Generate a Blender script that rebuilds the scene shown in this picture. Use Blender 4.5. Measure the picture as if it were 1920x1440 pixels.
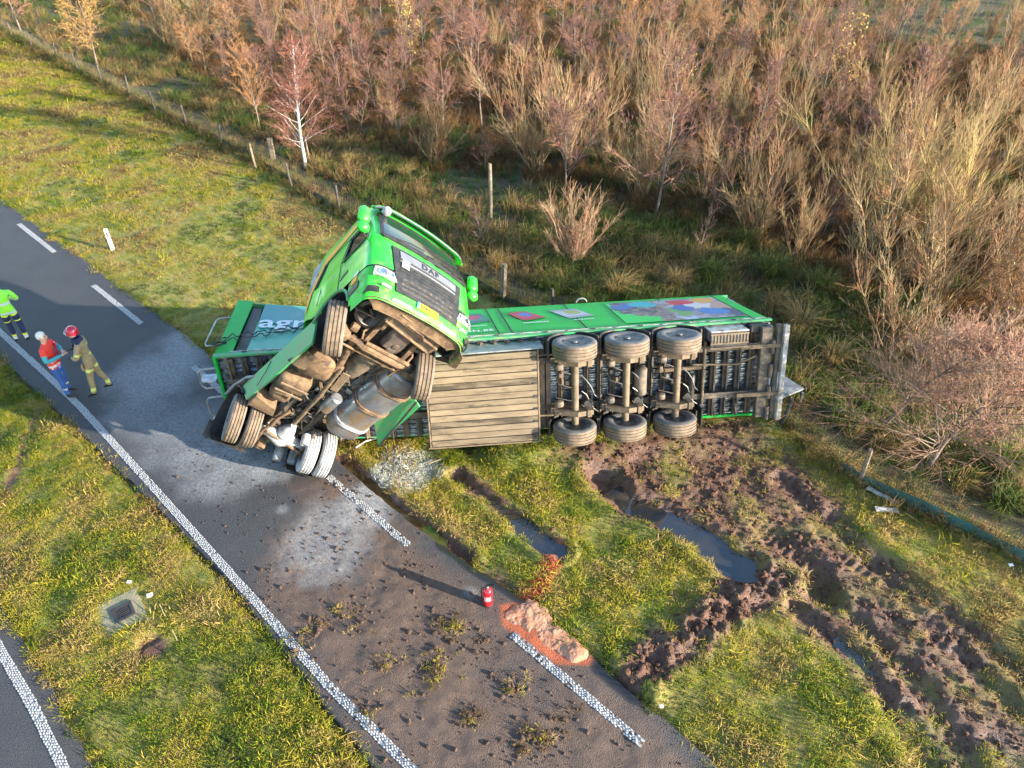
import bpy, bmesh, math, random
import numpy as np
from mathutils import Vector, Matrix
rad = math.radians
for o in list(bpy.data.objects): bpy.data.objects.remove(o)
scn = bpy.context.scene
COL = scn.collection

# ------------------------------------------------------------------ camera
CAM_H, CAM_PITCH, CAM_F = 10.9, 38.0, 1331.0      # metres, degrees below the horizon, focal length for a 1920 px wide frame
cd = bpy.data.cameras.new('camera'); cam = bpy.data.objects.new('camera', cd); COL.objects.link(cam)
cam.location = (0, 0, CAM_H); cam.rotation_euler = (rad(90 - CAM_PITCH), 0, 0)
cd.sensor_width = 36.0; cd.lens = 36.0 * CAM_F / 1920.0
cd.clip_start = 0.1; cd.clip_end = 2000
scn.camera = cam
# ------------------------------------------------------------------ sky and sun
SUN_DIR = Vector((0.918, -0.397, 0)); SUN_EL = 13.5
wd = bpy.data.worlds.new('World'); scn.world = wd; wd.use_nodes = True
nt = wd.node_tree; bg = nt.nodes['Background']
sky = nt.nodes.new('ShaderNodeTexSky'); sky.sky_type = 'NISHITA'; sky.sun_disc = False
sky.sun_elevation = rad(SUN_EL); sky.sun_rotation = math.atan2(SUN_DIR.x, SUN_DIR.y)
sky.dust_density = 0.6; sky.ozone_density = 2.0
nt.links.new(sky.outputs[0], bg.inputs[0]); bg.inputs[1].default_value = 0.15
sl = bpy.data.lights.new('sun', 'SUN'); sl.energy = 4.4; sl.angle = rad(0.6); sl.color = (1.0, 0.90, 0.75)
so = bpy.data.objects.new('sun', sl); COL.objects.link(so)
sv = Vector((SUN_DIR.x * math.cos(rad(SUN_EL)), SUN_DIR.y * math.cos(rad(SUN_EL)), math.sin(rad(SUN_EL))))
so.rotation_euler = sv.to_track_quat('Z', 'Y').to_euler(); so.location = sv * 60
scn.view_settings.view_transform = 'Standard'; scn.view_settings.look = 'None'
scn.view_settings.exposure = 2.2; scn.view_settings.gamma = 1.0
scn.cycles.max_bounces = 5; scn.cycles.transparent_max_bounces = 8
scn.cycles.diffuse_bounces = 2; scn.cycles.glossy_bounces = 3

# ------------------------------------------------------------------ survey: picture pixel -> point on a level plane of the site
_p = rad(CAM_PITCH)
def S(px, py, z=0.0):
    dx = px - 960.0; dy = py - 720.0
    d = np.array([dx, math.cos(_p) * CAM_F - math.sin(_p) * dy, -math.sin(_p) * CAM_F - math.cos(_p) * dy])
    t = (z - CAM_H) / d[2]
    return np.array([d[0] * t, d[1] * t, z])
def SP(pts): return np.array([S(*p)[:2] for p in pts])

# ------------------------------------------------------------------ numpy noise
def _hash(ix, iy, seed):
    h = (ix.astype(np.int64) * 374761393 + iy.astype(np.int64) * 668265263 + seed * 982451653) & 0x7fffffff
    h = ((h ^ (h >> 13)) * 1274126177) & 0x7fffffff
    return ((h ^ (h >> 16)) & 0xffff) / 65535.0
def vnoise(x, y, seed=0):
    x = np.asarray(x, float); y = np.asarray(y, float)
    ix = np.floor(x); iy = np.floor(y); fx = x - ix; fy = y - iy
    fx = fx * fx * (3 - 2 * fx); fy = fy * fy * (3 - 2 * fy)
    a = _hash(ix, iy, seed); b = _hash(ix + 1, iy, seed); c = _hash(ix, iy + 1, seed); d = _hash(ix + 1, iy + 1, seed)
    return (a * (1 - fx) + b * fx) * (1 - fy) + (c * (1 - fx) + d * fx) * fy
def fbm(x, y, freq=1.0, octv=4, seed=0):
    s = 0; a = 0.5; t = 0
    for k in range(octv):
        s = s + a * vnoise(np.asarray(x) * freq, np.asarray(y) * freq, seed + k * 17); t += a; a *= 0.5; freq *= 2.03
    return s / t                                     # 0..1
def sstep(a, b, x):
    t = np.clip((x - a) / (b - a), 0, 1); return t * t * (3 - 2 * t)
def seg_dist(x, y, poly, closed=False):
    """distance to a polyline and the parameter along it"""
    P = np.asarray(poly, float); n = len(P); best = np.full(np.shape(x), 1e9)
    for i in range(n if closed else n - 1):
        a = P[i]; b = P[(i + 1) % n]; ab = b - a; L = ab @ ab + 1e-12
        t = np.clip(((x - a[0]) * ab[0] + (y - a[1]) * ab[1]) / L, 0, 1)
        best = np.minimum(best, np.hypot(x - a[0] - t * ab[0], y - a[1] - t * ab[1]))
    return best
def inside(x, y, poly):
    P = np.asarray(poly, float); n = len(P); c = np.zeros(np.shape(x), bool)
    for i in range(n):
        x1, y1 = P[i]; x2, y2 = P[(i + 1) % n]
        if y1 == y2: continue
        k = ((y1 > y) != (y2 > y)) & (x < (x2 - x1) * (y - y1) / (y2 - y1) + x1); c ^= k
    return c
def sdf(x, y, poly):                                 # negative inside
    d = seg_dist(x, y, poly, True); return np.where(inside(x, y, poly), -d, d)

# ------------------------------------------------------------------ materials
MATS = {}
def _n(nt, kind, **kw):
    n = nt.nodes.new(kind)
    for k, v in kw.items(): setattr(n, k, v)
    return n
def mat(name, col, col2=None, scale=4.0, rough=0.6, metal=0.0, bump=0.0, bscale=30.0, lo=0.4, hi=0.6, spec=0.5,
        col3=None, scale3=1.5, lo3=0.5, hi3=0.65, rough3=None, coat=0.0, detail=6.0, sheen=0.0, trans=0.0, stretch=None):
    """base colour broken up by noise (col2) and a second, larger stain layer (col3)"""
    if name in MATS: return MATS[name]
    m = bpy.data.materials.new(name); m.use_nodes = True; t = m.node_tree; b = t.nodes['Principled BSDF']
    b.inputs['Roughness'].default_value = rough; b.inputs['Metallic'].default_value = metal
    b.inputs['Specular IOR Level'].default_value = spec; b.inputs['Coat Weight'].default_value = coat
    b.inputs['Base Color'].default_value = (*col, 1); m.diffuse_color = (*col, 1)
    tc = _n(t, 'ShaderNodeTexCoord'); co = tc.outputs['Object']
    if stretch:
        mp = _n(t, 'ShaderNodeMapping'); mp.inputs['Scale'].default_value = stretch; t.links.new(co, mp.inputs[0]); co = mp.outputs[0]
    last = None
    if col2:
        no = _n(t, 'ShaderNodeTexNoise'); no.inputs['Scale'].default_value = scale; no.inputs['Detail'].default_value = detail
        no.inputs['Roughness'].default_value = 0.65; t.links.new(co, no.inputs['Vector'])
        r = _n(t, 'ShaderNodeMapRange'); r.inputs[1].default_value = lo; r.inputs[2].default_value = hi; t.links.new(no.outputs[0], r.inputs[0])
        mx = _n(t, 'ShaderNodeMix', data_type='RGBA'); mx.inputs[6].default_value = (*col, 1); mx.inputs[7].default_value = (*col2, 1)
        t.links.new(r.outputs[0], mx.inputs[0]); last = mx.outputs[2]
    if col3:
        no = _n(t, 'ShaderNodeTexNoise'); no.inputs['Scale'].default_value = scale3; no.inputs['Detail'].default_value = 8
        no.inputs['Roughness'].default_value = 0.7; t.links.new(co, no.inputs['Vector'])
        r = _n(t, 'ShaderNodeMapRange'); r.inputs[1].default_value = lo3; r.inputs[2].default_value = hi3; t.links.new(no.outputs[0], r.inputs[0])
        mx = _n(t, 'ShaderNodeMix', data_type='RGBA'); mx.inputs[6].default_value = (*col, 1); mx.inputs[7].default_value = (*col3, 1)
        if last: t.links.new(last, mx.inputs[6])
        t.links.new(r.outputs[0], mx.inputs[0]); last = mx.outputs[2]
        if rough3 is not None:
            rr = _n(t, 'ShaderNodeMapRange'); rr.inputs[3].default_value = rough; rr.inputs[4].default_value = rough3
            t.links.new(r.outputs[0], rr.inputs[0]); t.links.new(rr.outputs[0], b.inputs['Roughness'])
    if last: t.links.new(last, b.inputs['Base Color'])
    if trans: b.inputs['Transmission Weight'].default_value = trans
    if bump:
        no = _n(t, 'ShaderNodeTexNoise'); no.inputs['Scale'].default_value = bscale; no.inputs['Detail'].default_value = 5
        t.links.new(co, no.inputs['Vector'])
        bp = _n(t, 'ShaderNodeBump'); bp.inputs['Strength'].default_value = bump; bp.inputs['Distance'].default_value = 0.02
        t.links.new(no.outputs[0], bp.inputs['Height']); t.links.new(bp.outputs[0], b.inputs['Normal'])
    MATS[name] = m; return m

# ------------------------------------------------------------------ mesh builder
def frame(d, upv=(0, 0, 1)):
    d = np.asarray(d, float); d = d / (np.linalg.norm(d) + 1e-12); upv = np.asarray(upv, float)
    if abs(d @ upv) > 0.95 * np.linalg.norm(upv): upv = np.array([1.0, 0.0, 0.0]) if abs(d[0]) < 0.9 else np.array([0, 1.0, 0])
    a = np.cross(upv, d); a /= np.linalg.norm(a); b = np.cross(d, a); return a, b, d
class MB:
    def __init__(s): s.v = []; s.f = []; s.m = []; s.cur = 0
    def vert(s, p): s.v.append((float(p[0]), float(p[1]), float(p[2]))); return len(s.v) - 1
    def face(s, ids): s.f.append(tuple(ids)); s.m.append(s.cur)
    def poly(s, pts): s.face([s.vert(p) for p in pts])
    def box(s, c, size, ax=None, bev=0.0):
        """box of full size about c; ax = three axis vectors"""
        c = np.asarray(c, float); A = np.eye(3) if ax is None else np.asarray(ax, float)
        h = np.asarray(size, float) / 2
        if bev <= 0:
            ids = [s.vert(c + A[0] * h[0] * i + A[1] * h[1] * j + A[2] * h[2] * k) for i in (-1, 1) for j in (-1, 1) for k in (-1, 1)]
            for q in ((0, 1, 3, 2), (4, 6, 7, 5), (0, 4, 5, 1), (2, 3, 7, 6), (0, 2, 6, 4), (1, 5, 7, 3)): s.face([ids[i] for i in q])
            return
        b = min(bev, *(h * 0.95))
        P = {}
        for i in (-1, 1):
            for j in (-1, 1):
                for k in (-1, 1):
                    for a in range(3):
                        e = [h[0] - b, h[1] - b, h[2] - b]; e[a] = h[a]
                        P[i, j, k, a] = s.vert(c + A[0] * e[0] * i + A[1] * e[1] * j + A[2] * e[2] * k)
        q4 = ((-1, -1), (1, -1), (1, 1), (-1, 1))
        for sg in (-1, 1):
            for a in range(3):
                ids = []
                for (p, q) in (q4 if sg > 0 else q4[::-1]):
                    t = [0, 0, 0]; t[a] = sg; t[(a + 1) % 3] = p; t[(a + 2) % 3] = q; ids.append(P[(*t, a)])
                s.face(ids)
        for a in range(3):
            b1, b2 = (a + 1) % 3, (a + 2) % 3
            for p in (-1, 1):
                for q in (-1, 1):
                    t0 = [0, 0, 0]; t1 = [0, 0, 0]; t0[a] = -1; t1[a] = 1
                    for t in (t0, t1): t[b1] = p; t[b2] = q
                    ids = [P[(*t0, b1)], P[(*t1, b1)], P[(*t1, b2)], P[(*t0, b2)]]
                    s.face(ids if p * q > 0 else ids[::-1])
        for i in (-1, 1):
            for j in (-1, 1):
                for k in (-1, 1):
                    ids = [P[i, j, k, 0], P[i, j, k, 1], P[i, j, k, 2]]; s.face(ids if i * j * k > 0 else ids[::-1])
    def beam(s, a, b, w, h, upv=(0, 0, 1), bev=0.0):
        a = np.asarray(a, float); b = np.asarray(b, float); A, B, D = frame(b - a, upv)
        s.box((a + b) / 2, (w, h, np.linalg.norm(b - a)), (A, B, D), bev)
    def tube(s, path, r, n=8, cap=True, upv=(0, 0, 1)):
        P = [np.asarray(p, float) for p in path]; m = len(P)
        R = [r] * m if np.isscalar(r) else list(r); rings = []
        for i in range(m):
            d = P[min(i + 1, m - 1)] - P[max(i - 1, 0)]
            A, B, _ = frame(d, upv)
            if i and abs(A @ pa) < 0.7 : A, B = (B, -A) if abs(B @ pa) > 0.7 else (A, B)
            if i and A @ pa < 0: A, B = -A, -B
            pa = A
            rings.append([s.vert(P[i] + R[i] * (math.cos(2 * math.pi * k / n) * A + math.sin(2 * math.pi * k / n) * B)) for k in range(n)])
        for i in range(m - 1):
            for k in range(n): s.face((rings[i][k], rings[i][(k + 1) % n], rings[i + 1][(k + 1) % n], rings[i + 1][k]))
        if cap: s.face(rings[0][::-1]); s.face(rings[-1])
    def lathe(s, c, axis, prof, n=24, upv=(0, 0, 1)):
        """profile: list of (along, radius)"""
        c = np.asarray(c, float); A, B, D = frame(axis, upv); rings = []
        for (z, r) in prof:
            rings.append([s.vert(c + D * z + r * (math.cos(2 * math.pi * k / n) * A + math.sin(2 * math.pi * k / n) * B)) for k in range(n)])
        for i in range(len(prof) - 1):
            for k in range(n): s.face((rings[i][k], rings[i][(k + 1) % n], rings[i + 1][(k + 1) % n], rings[i + 1][k]))
        s.face(rings[0][::-1]); s.face(rings[-1])
    def prism(s, poly, d):
        """extrude a 3-D polygon along vector d"""
        d = np.asarray(d, float); a = [s.vert(p) for p in poly]; b = [s.vert(np.asarray(p, float) + d) for p in poly]; n = len(a)
        s.face(a[::-1]); s.face(b)
        for i in range(n): s.face((a[i], a[(i + 1) % n], b[(i + 1) % n], b[i]))
    def grid(s, P):
        """P: array (n, m, 3)"""
        P = np.asarray(P, float); n, m = P.shape[:2]; base = len(s.v)
        s.v.extend(map(tuple, P.reshape(-1, 3)))
        for i in range(n - 1):
            for j in range(m - 1): s.face((base + i * m + j, base + (i + 1) * m + j, base + (i + 1) * m + j + 1, base + i * m + j + 1))
    def slab(s, P, d):
        """a grid surface given thickness by offset d (vector or per-vertex array)"""
        P = np.asarray(P, float); Q = P + np.asarray(d, float); n, m = P.shape[:2]
        b0 = len(s.v); s.grid(P); b1 = len(s.v); k = len(s.f); s.grid(Q)
        for i in range(k, len(s.f)): s.f[i] = s.f[i][::-1]
        def e(i, j): return b0 + i * m + j, b1 + i * m + j
        for i in range(n - 1):
            for j in (0, m - 1):
                a, a2 = e(i, j); b, b2 = e(i + 1, j); s.face((a, b, b2, a2) if j else (b, a, a2, b2))
        for j in range(m - 1):
            for i in (0, n - 1):
                a, a2 = e(i, j); b, b2 = e(i, j + 1); s.face((b, a, a2, b2) if i else (a, b, b2, a2))
    def build(s, name, mats, parent=None, fn=None, smooth=None, kind=None):
        me = bpy.data.meshes.new(name)
        V = s.v if fn is None else [tuple(fn(np.array(p))) for p in s.v]
        me.from_pydata(V, [], s.f)
        for m_ in (mats if isinstance(mats, (list, tuple)) else [mats]): me.materials.append(m_)
        if s.cur or any(s.m): me.polygons.foreach_set('material_index', s.m)
        me.update()
        bm = bmesh.new(); bm.from_mesh(me); bmesh.ops.recalc_face_normals(bm, faces=bm.faces); bm.to_mesh(me); bm.free()
        if smooth: smooth_mesh(me, smooth)
        return link(name, me, parent, kind)
def smooth_mesh(me, angle=40):
    me.polygons.foreach_set('use_smooth', [True] * len(me.polygons))
    me.update()
    try: me.set_sharp_from_angle(angle=rad(angle))
    except Exception: pass
def link(name, me, parent=None, kind=None):
    o = bpy.data.objects.new(name, me); COL.objects.link(o)
    if parent is not None: o.parent = parent
    if kind: o['kind'] = kind
    return o
def np_mesh(name, V, F, mats, attrs=None, smooth=False):
    """fast mesh from arrays; F (n,3) or (n,4)"""
    V = np.asarray(V, np.float32); F = np.asarray(F, np.int32); k = F.shape[1]
    me = bpy.data.meshes.new(name); me.vertices.add(len(V)); me.vertices.foreach_set('co', V.ravel())
    me.loops.add(F.size); me.loops.foreach_set('vertex_index', F.ravel())
    me.polygons.add(len(F)); me.polygons.foreach_set('loop_start', np.arange(0, F.size, k, dtype=np.int32))
    if smooth: me.polygons.foreach_set('use_smooth', np.ones(len(F), bool))
    me.update(calc_edges=True)
    for m_ in (mats if isinstance(mats, (list, tuple)) else [mats]): me.materials.append(m_)
    for n_, a in (attrs or {}).items():
        at = me.attributes.new(n_, 'FLOAT', 'POINT'); at.data.foreach_set('value', np.asarray(a, np.float32).ravel())
    return me
def empty(name, loc=(0, 0, 0)):
    o = bpy.data.objects.new(name, None); COL.objects.link(o); o.location = tuple(float(c) for c in loc); o.empty_display_size = 0.3; return o
def tag(o, label, cat=None, group=None):
    o['label'] = label
    if cat: o['category'] = cat
    if group: o['group'] = group
    return o
# ================================================================== THE SITE: ground, roads, markings, water
ROAD_L = SP([(0, 670), (220, 880), (420, 1080), (560, 1255), (700, 1440)])
ROAD_R = SP([(0, 372), (390, 662), (640, 872), (780, 987), (1000, 1140), (1160, 1275), (1300, 1400)])
def extend(P, a, b):
    d0 = (P[0] - P[1]) / np.linalg.norm(P[0] - P[1]); d1 = (P[-1] - P[-2]) / np.linalg.norm(P[-1] - P[-2])
    return np.vstack([P[0] + d0 * a, P, P[-1] + d1 * b])
ROAD_L = extend(ROAD_L, 60, 12); ROAD_R = extend(ROAD_R, 60, 12)
ROAD_POLY = np.vstack([ROAD_L, ROAD_R[::-1]])
R2_E = extend(SP([(0, 1130), (90, 1285), (180, 1440)]), 40, 12)      # edge of the second carriageway
R2_POLY = np.vstack([R2_E, R2_E[::-1] + np.array([-7.0, -6.5])])
FENCE = extend(SP([(0, 55), (150, 135), (340, 230), (480, 300), (635, 395), (800, 483), (945, 562), (1200, 680), (1450, 795), (1612, 902), (1760, 972), (1905, 1040)]), 30, 14)
MUD = SP([(1030, 870), (1080, 825), (1250, 812), (1400, 800), (1490, 850), (1540, 910), (1600, 965), (1660, 1050), (1760, 1150), (1860, 1250),
          (1960, 1360), (1990, 1500), (1780, 1500), (1720, 1390), (1640, 1290), (1560, 1215), (1450, 1140), (1400, 1170), (1340, 1230), (1262, 1258), (1200, 1300),
          (1160, 1300), (1225, 1222), (1300, 1172), (1385, 1085), (1360, 1040), (1270, 1000), (1180, 950), (1105, 895)])
MOUND = SP([(1165, 1292), (1240, 1235), (1330, 1175), (1400, 1110), (1450, 1080)])
RUT1 = SP([(1120, 890), (1185, 945), (1250, 970), (1310, 1000), (1395, 1068)])
RUT2 = SP([(860, 890), (905, 925), (970, 975), (1045, 1030)])
RUT3 = SP([(640, 868), (700, 925), (780, 985), (860, 1045)])
RUTS = [SP([(1430, 985), (1540, 1080), (1680, 1240), (1800, 1400), (1850, 1480)]), SP([(1470, 905), (1600, 1030), (1760, 1180), (1920, 1340)]),
        SP([(1560, 960), (1700, 1090), (1920, 1270)]), SP([(1500, 1140), (1620, 1240), (1740, 1420)])]
HOLE = S(1545, 1100)[:2]
TRUNDER = SP([(960, 838), (1100, 832), (1300, 810), (1440, 790)])

def masks(x, y):
    """mud, ditch water bed, powder, road distance"""
    n1 = fbm(x, y, 0.9, 5, 3); n2 = fbm(x, y, 3.1, 4, 9)
    jit = (n1 - 0.5) * 1.1 + (n2 - 0.5) * 0.5
    n3 = fbm(x, y, 1.7, 4, 19); m = sstep(0.25, -0.25, sdf(x, y, MUD) + jit * 0.75) * (0.62 + 0.38 * sstep(0.34, 0.52, n3)) * (0.75 + 0.25 * sstep(0.28, 0.52, n2))
    for r in RUTS: m = np.maximum(m, sstep(0.40, 0.08, seg_dist(x, y, r) + jit * 0.5) * (0.55 + 0.4 * sstep(.35, .6, n3)))
    m = np.maximum(m, sstep(0.50, 0.15, seg_dist(x, y, MOUND) + jit * 0.7))
    for r, w in ((RUT1, .34), (RUT2, .2), (RUT3, .3)): m = np.maximum(m, sstep(w + .12, w - .05, seg_dist(x, y, r) + jit * 0.2))
    h = S(285, 1213)[:2]; m = np.maximum(m, sstep(0.28, 0.16, np.hypot(x - h[0], y - h[1]) + jit * 0.2))
    lt = SP([(15, 915), (40, 850), (72, 770)]); m = np.maximum(m, 0.9 * sstep(0.2, 0.06, seg_dist(x, y, lt) + jit * 0.12))
    m = np.maximum(m, 0.8 * sstep(0.25, 0.0, seg_dist(x, y, ROAD_R) + jit * 0.5) * sstep(10.6, 8, y))   # churned verge edge
    m = np.maximum(m, 0.55 * sstep(0.16, 0.0, seg_dist(x, y, ROAD_L) + jit * 0.25))
    p = S(765, 880)[:2]; q = S(700, 860)[:2]
    foam = sstep(1.0, 0.25, np.hypot((x - p[0]) / 1.0, (y - p[1]) / 1.0) + jit * 0.5)
    return np.clip(m, 0, 1), foam, jit
def terrain(x, y, mud=None):
    if mud is None: mud = masks(x, y)[0]
    z = -0.02 + 0.10 * (fbm(x, y, 0.35, 3, 21) - 0.5) + 0.05 * (fbm(x, y, 2.0, 3, 5) - 0.5)
    # churned mud
    rough = fbm(x, y, 2.2, 5, 31) - 0.5; fine = fbm(x, y, 7.0, 3, 41) - 0.5
    z = z + mud * (-0.03 + 0.07 * rough + 0.085 * fine + 0.05 * (fbm(x, y, 16, 2, 43) - .5))
    dm = seg_dist(x, y, MOUND); wob2 = (fbm(x, y, 1.5, 4, 57) - .5) * .7; z = z + sstep(0.65, 0.0, dm + wob2) * (0.10 + 0.22 * rough + 0.20 * fine)
    wb = (fbm(x, y, 1.3, 4, 55) - .5) * .5
    for r in RUTS: d = seg_dist(x, y, r) + wb; z = z - (0.06 + 0.016 * np.sin((x * .68 - y * .73) * 2 * np.pi / .16) * (fbm(x, y, 1.1, 2, 59) > .45)) * sstep(0.28, 0.12, d) + 0.025 * sstep(0.2, 0.34, d) * sstep(0.6, 0.36, d)
    for r, w in ((RUT1, .36), (RUT2, .24), (RUT3, .3)): d = np.maximum(seg_dist(x, y, r) + wb * .8, 0); z = z - 0.13 * sstep(w, w * 0.35, d) + 0.06 * sstep(w * .8, w * 1.2, d) * sstep(w * 2, w * 1.3, d)
    z = z - 0.26 * sstep(0.55, 0.12, np.hypot((x - HOLE[0]) / 0.8, (y - HOLE[1]) / 1.1))
    d = seg_dist(x, y, TRUNDER); z = z + 0.22 * sstep(1.0, 0.2, d)
    # roads are cut in
    dr = np.minimum(sdf(x, y, ROAD_POLY), sdf(x, y, R2_POLY))
    z = np.where(dr < 0, -0.10, -0.10 + (z + 0.10) * sstep(0.0, 0.22, dr))
    # rough land past the fence: falls a little, lumpy
    fs = FENCE; side = sdf(x, y, np.vstack([fs, fs[::-1] + np.array([200.0, 200.0])]))
    z = z + sstep(0.3, -2.5, side) * (-0.10 + 0.30 * (fbm(x, y, 0.6, 4, 77) - 0.5))
    return z

def axis_lines(a0, a1, f0, f1, fine, growth, cap):
    L = list(np.arange(f0, f1 + 1e-6, fine)); st = fine; v = f1
    while v < a1: st = min(st * growth, cap); v += st; L.append(v)
    st = fine; v = f0; pre = []
    while v > a0: st = min(st * growth, cap); v -= st; pre.append(v)
    return np.array(pre[::-1] + L)
gx = axis_lines(-160, 160, -9.5, 11.0, 0.05, 1.05, 6.0); gy = axis_lines(-30, 320, 3.8, 13.5, 0.05, 1.04, 6.0)
GX, GY = np.meshgrid(gx, gy)
gm, gfoam, gj = masks(GX, GY); GZ = terrain(GX, GY, gm)
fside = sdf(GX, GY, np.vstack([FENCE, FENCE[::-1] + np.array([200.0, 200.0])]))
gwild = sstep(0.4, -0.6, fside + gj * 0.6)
st1 = SP([(1045, 1020), (1035, 1060), (1030, 1080)]); st2 = SP([(1000, 1100), (985, 1135), (960, 1150)])
gstain = np.maximum(sstep(0.2, 0.05, seg_dist(GX, GY, st1) + gj * 0.12), sstep(0.3, 0.1, seg_dist(GX, GY, st2) + gj * 0.12))
ny, nx = GX.shape
idx = np.arange(nx * ny).reshape(ny, nx)
GF = np.stack([idx[:-1, :-1], idx[:-1, 1:], idx[1:, 1:], idx[1:, :-1]], -1).reshape(-1, 4)

def ground_material():
    m = bpy.data.materials.new('verge_soil_and_grass'); m.use_nodes = True; t = m.node_tree; b = t.nodes['Principled BSDF']
    L = t.links.new; tc = _n(t, 'ShaderNodeTexCoord'); P = tc.outputs['Object']
    def noise(sc, det=6, ro=0.65):
        n = _n(t, 'ShaderNodeTexNoise'); n.inputs['Scale'].default_value = sc; n.inputs['Detail'].default_value = det; n.inputs['Roughness'].default_value = ro
        L(P, n.inputs['Vector']); return n.outputs[0]
    def ramp(v, stops):
        r = _n(t, 'ShaderNodeValToRGB'); e = r.color_ramp.elements
        while len(e) < len(stops): e.new(0.5)
        for k, (p, c) in enumerate(stops): e[k].position = p; e[k].color = (*c, 1)
        L(v, r.inputs[0]); return r.outputs[0]
    def mix(f, a, c):
        x = _n(t, 'ShaderNodeMix', data_type='RGBA'); L(f, x.inputs[0])
        for s_, v in ((6, a), (7, c)):
            if isinstance(v, tuple): x.inputs[s_].default_value = (*v, 1)
            else: L(v, x.inputs[s_])
        return x.outputs[2]
    def attr(n): a = _n(t, 'ShaderNodeAttribute', attribute_name=n); return a.outputs['Fac']
    grass = ramp(noise(1.3, 8, 0.75), [(0.3, (0.06, 0.06, 0.014)), (0.45, (0.15, 0.16, 0.025)), (0.55, (0.24, 0.19, 0.045)), (0.7, (0.20, 0.12, 0.05))])
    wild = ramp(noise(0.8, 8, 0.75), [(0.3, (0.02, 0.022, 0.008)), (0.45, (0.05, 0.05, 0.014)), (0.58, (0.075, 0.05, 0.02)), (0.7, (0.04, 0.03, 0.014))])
    mud = ramp(noise(5, 9, 0.75), [(0.28, (0.038, 0.017, 0.009)), (0.5, (0.105, 0.048, 0.027)), (0.72, (0.18, 0.09, 0.052))])
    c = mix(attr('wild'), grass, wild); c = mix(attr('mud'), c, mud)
    fo = _n(t, 'ShaderNodeMath', operation='MULTIPLY'); L(attr('foam'), fo.inputs[0])
    rr = _n(t, 'ShaderNodeMapRange'); rr.inputs[1].default_value = 0.35; rr.inputs[2].default_value = 0.6; L(noise(9), rr.inputs[0]); L(rr.outputs[0], fo.inputs[1])
    c = mix(fo.outputs[0], c, (0.5, 0.5, 0.48)); c = mix(attr('stain'), c, (0.33, 0.075, 0.025))
    L(c, b.inputs['Base Color'])
    ro = _n(t, 'ShaderNodeMapRange'); ro.inputs[1].default_value = 0.35; ro.inputs[2].default_value = 0.65; ro.inputs[3].default_value = 0.35; ro.inputs[4].default_value = 0.9
    L(noise(1.7, 4), ro.inputs[0]); rm = _n(t, 'ShaderNodeMix', data_type='FLOAT'); rm.inputs[2].default_value = 0.95; L(attr('mud'), rm.inputs[0]); L(ro.outputs[0], rm.inputs[3]); L(rm.outputs[0], b.inputs['Roughness'])
    bp = _n(t, 'ShaderNodeBump'); bp.inputs['Strength'].default_value = 0.8; bp.inputs['Distance'].default_value = 0.05; L(noise(16, 9, 0.75), bp.inputs['Height']); L(bp.outputs[0], b.inputs['Normal'])
    return m
STAIN_LINES = (st1, st2, SP([(1030, 1075), (1015, 1100), (1000, 1120)]))
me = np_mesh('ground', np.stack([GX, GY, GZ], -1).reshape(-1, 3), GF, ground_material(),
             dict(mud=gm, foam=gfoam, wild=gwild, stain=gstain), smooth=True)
ground = link('ground', me, kind='structure'); ground['label'] = 'grass verge and churned brown mud around the overturned truck'

# ---- asphalt with mud, powder and wet patches
def road_masks(x, y):
    n1 = fbm(x, y, 0.8, 5, 103); n2 = fbm(x, y, 3.5, 4, 109); jit = (n1 - 0.5) * 1.6 + (n2 - 0.5) * 0.7
    pm = SP([(540, 905), (650, 890), (770, 1000), (900, 1090), (1000, 1180), (1120, 1260), (1290, 1400), (1400, 1560), (760, 1560), (690, 1410), (550, 1235), (470, 1105), (500, 1010), (580, 960)])
    mud = sstep(0.35, -0.45, sdf(x, y, pm) + jit * 0.7) * (0.62 + 0.38 * sstep(0.34, 0.54, n2 * 0.5 + n1 * 0.5))
    foam = np.zeros_like(x)
    for (px, py, rx, a) in ((430, 850, 1.7, .9), (500, 870, .9, 1), (610, 1015, 1.2, .62), (560, 1040, .8, .4), (690, 950, .8, 1), (310, 700, 1.9, .75), (355, 640, 1.5, .8), (525, 955, .25, .7), (360, 800, 1.8, .6), (880, 1110, .2, .7), (270, 760, 1.2, .5)):
        c = S(px, py)[:2]; foam = np.maximum(foam, a * sstep(rx, rx * 0.15, np.hypot(x - c[0], y - c[1]) + jit * 0.85 * min(1, rx)))
    wet = np.zeros_like(x)
    for (pl, w) in (([(1000, 1130), (900, 1070), (830, 1020)], .22), ([(1190, 1300), (1130, 1250)], .25)):
        wet = np.maximum(wet, sstep(w, w * 0.4, seg_dist(x, y, SP(pl)) + jit * 0.08))
    st = SP([(948, 1140), (1000, 1130), (1020, 1190), (1090, 1200), (1105, 1240), (1050, 1240), (990, 1200), (950, 1170)])
    stain = sstep(0.1, 0.0, sdf(x, y, st) + jit * 0.06)
    return mud, foam, wet, stain
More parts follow.
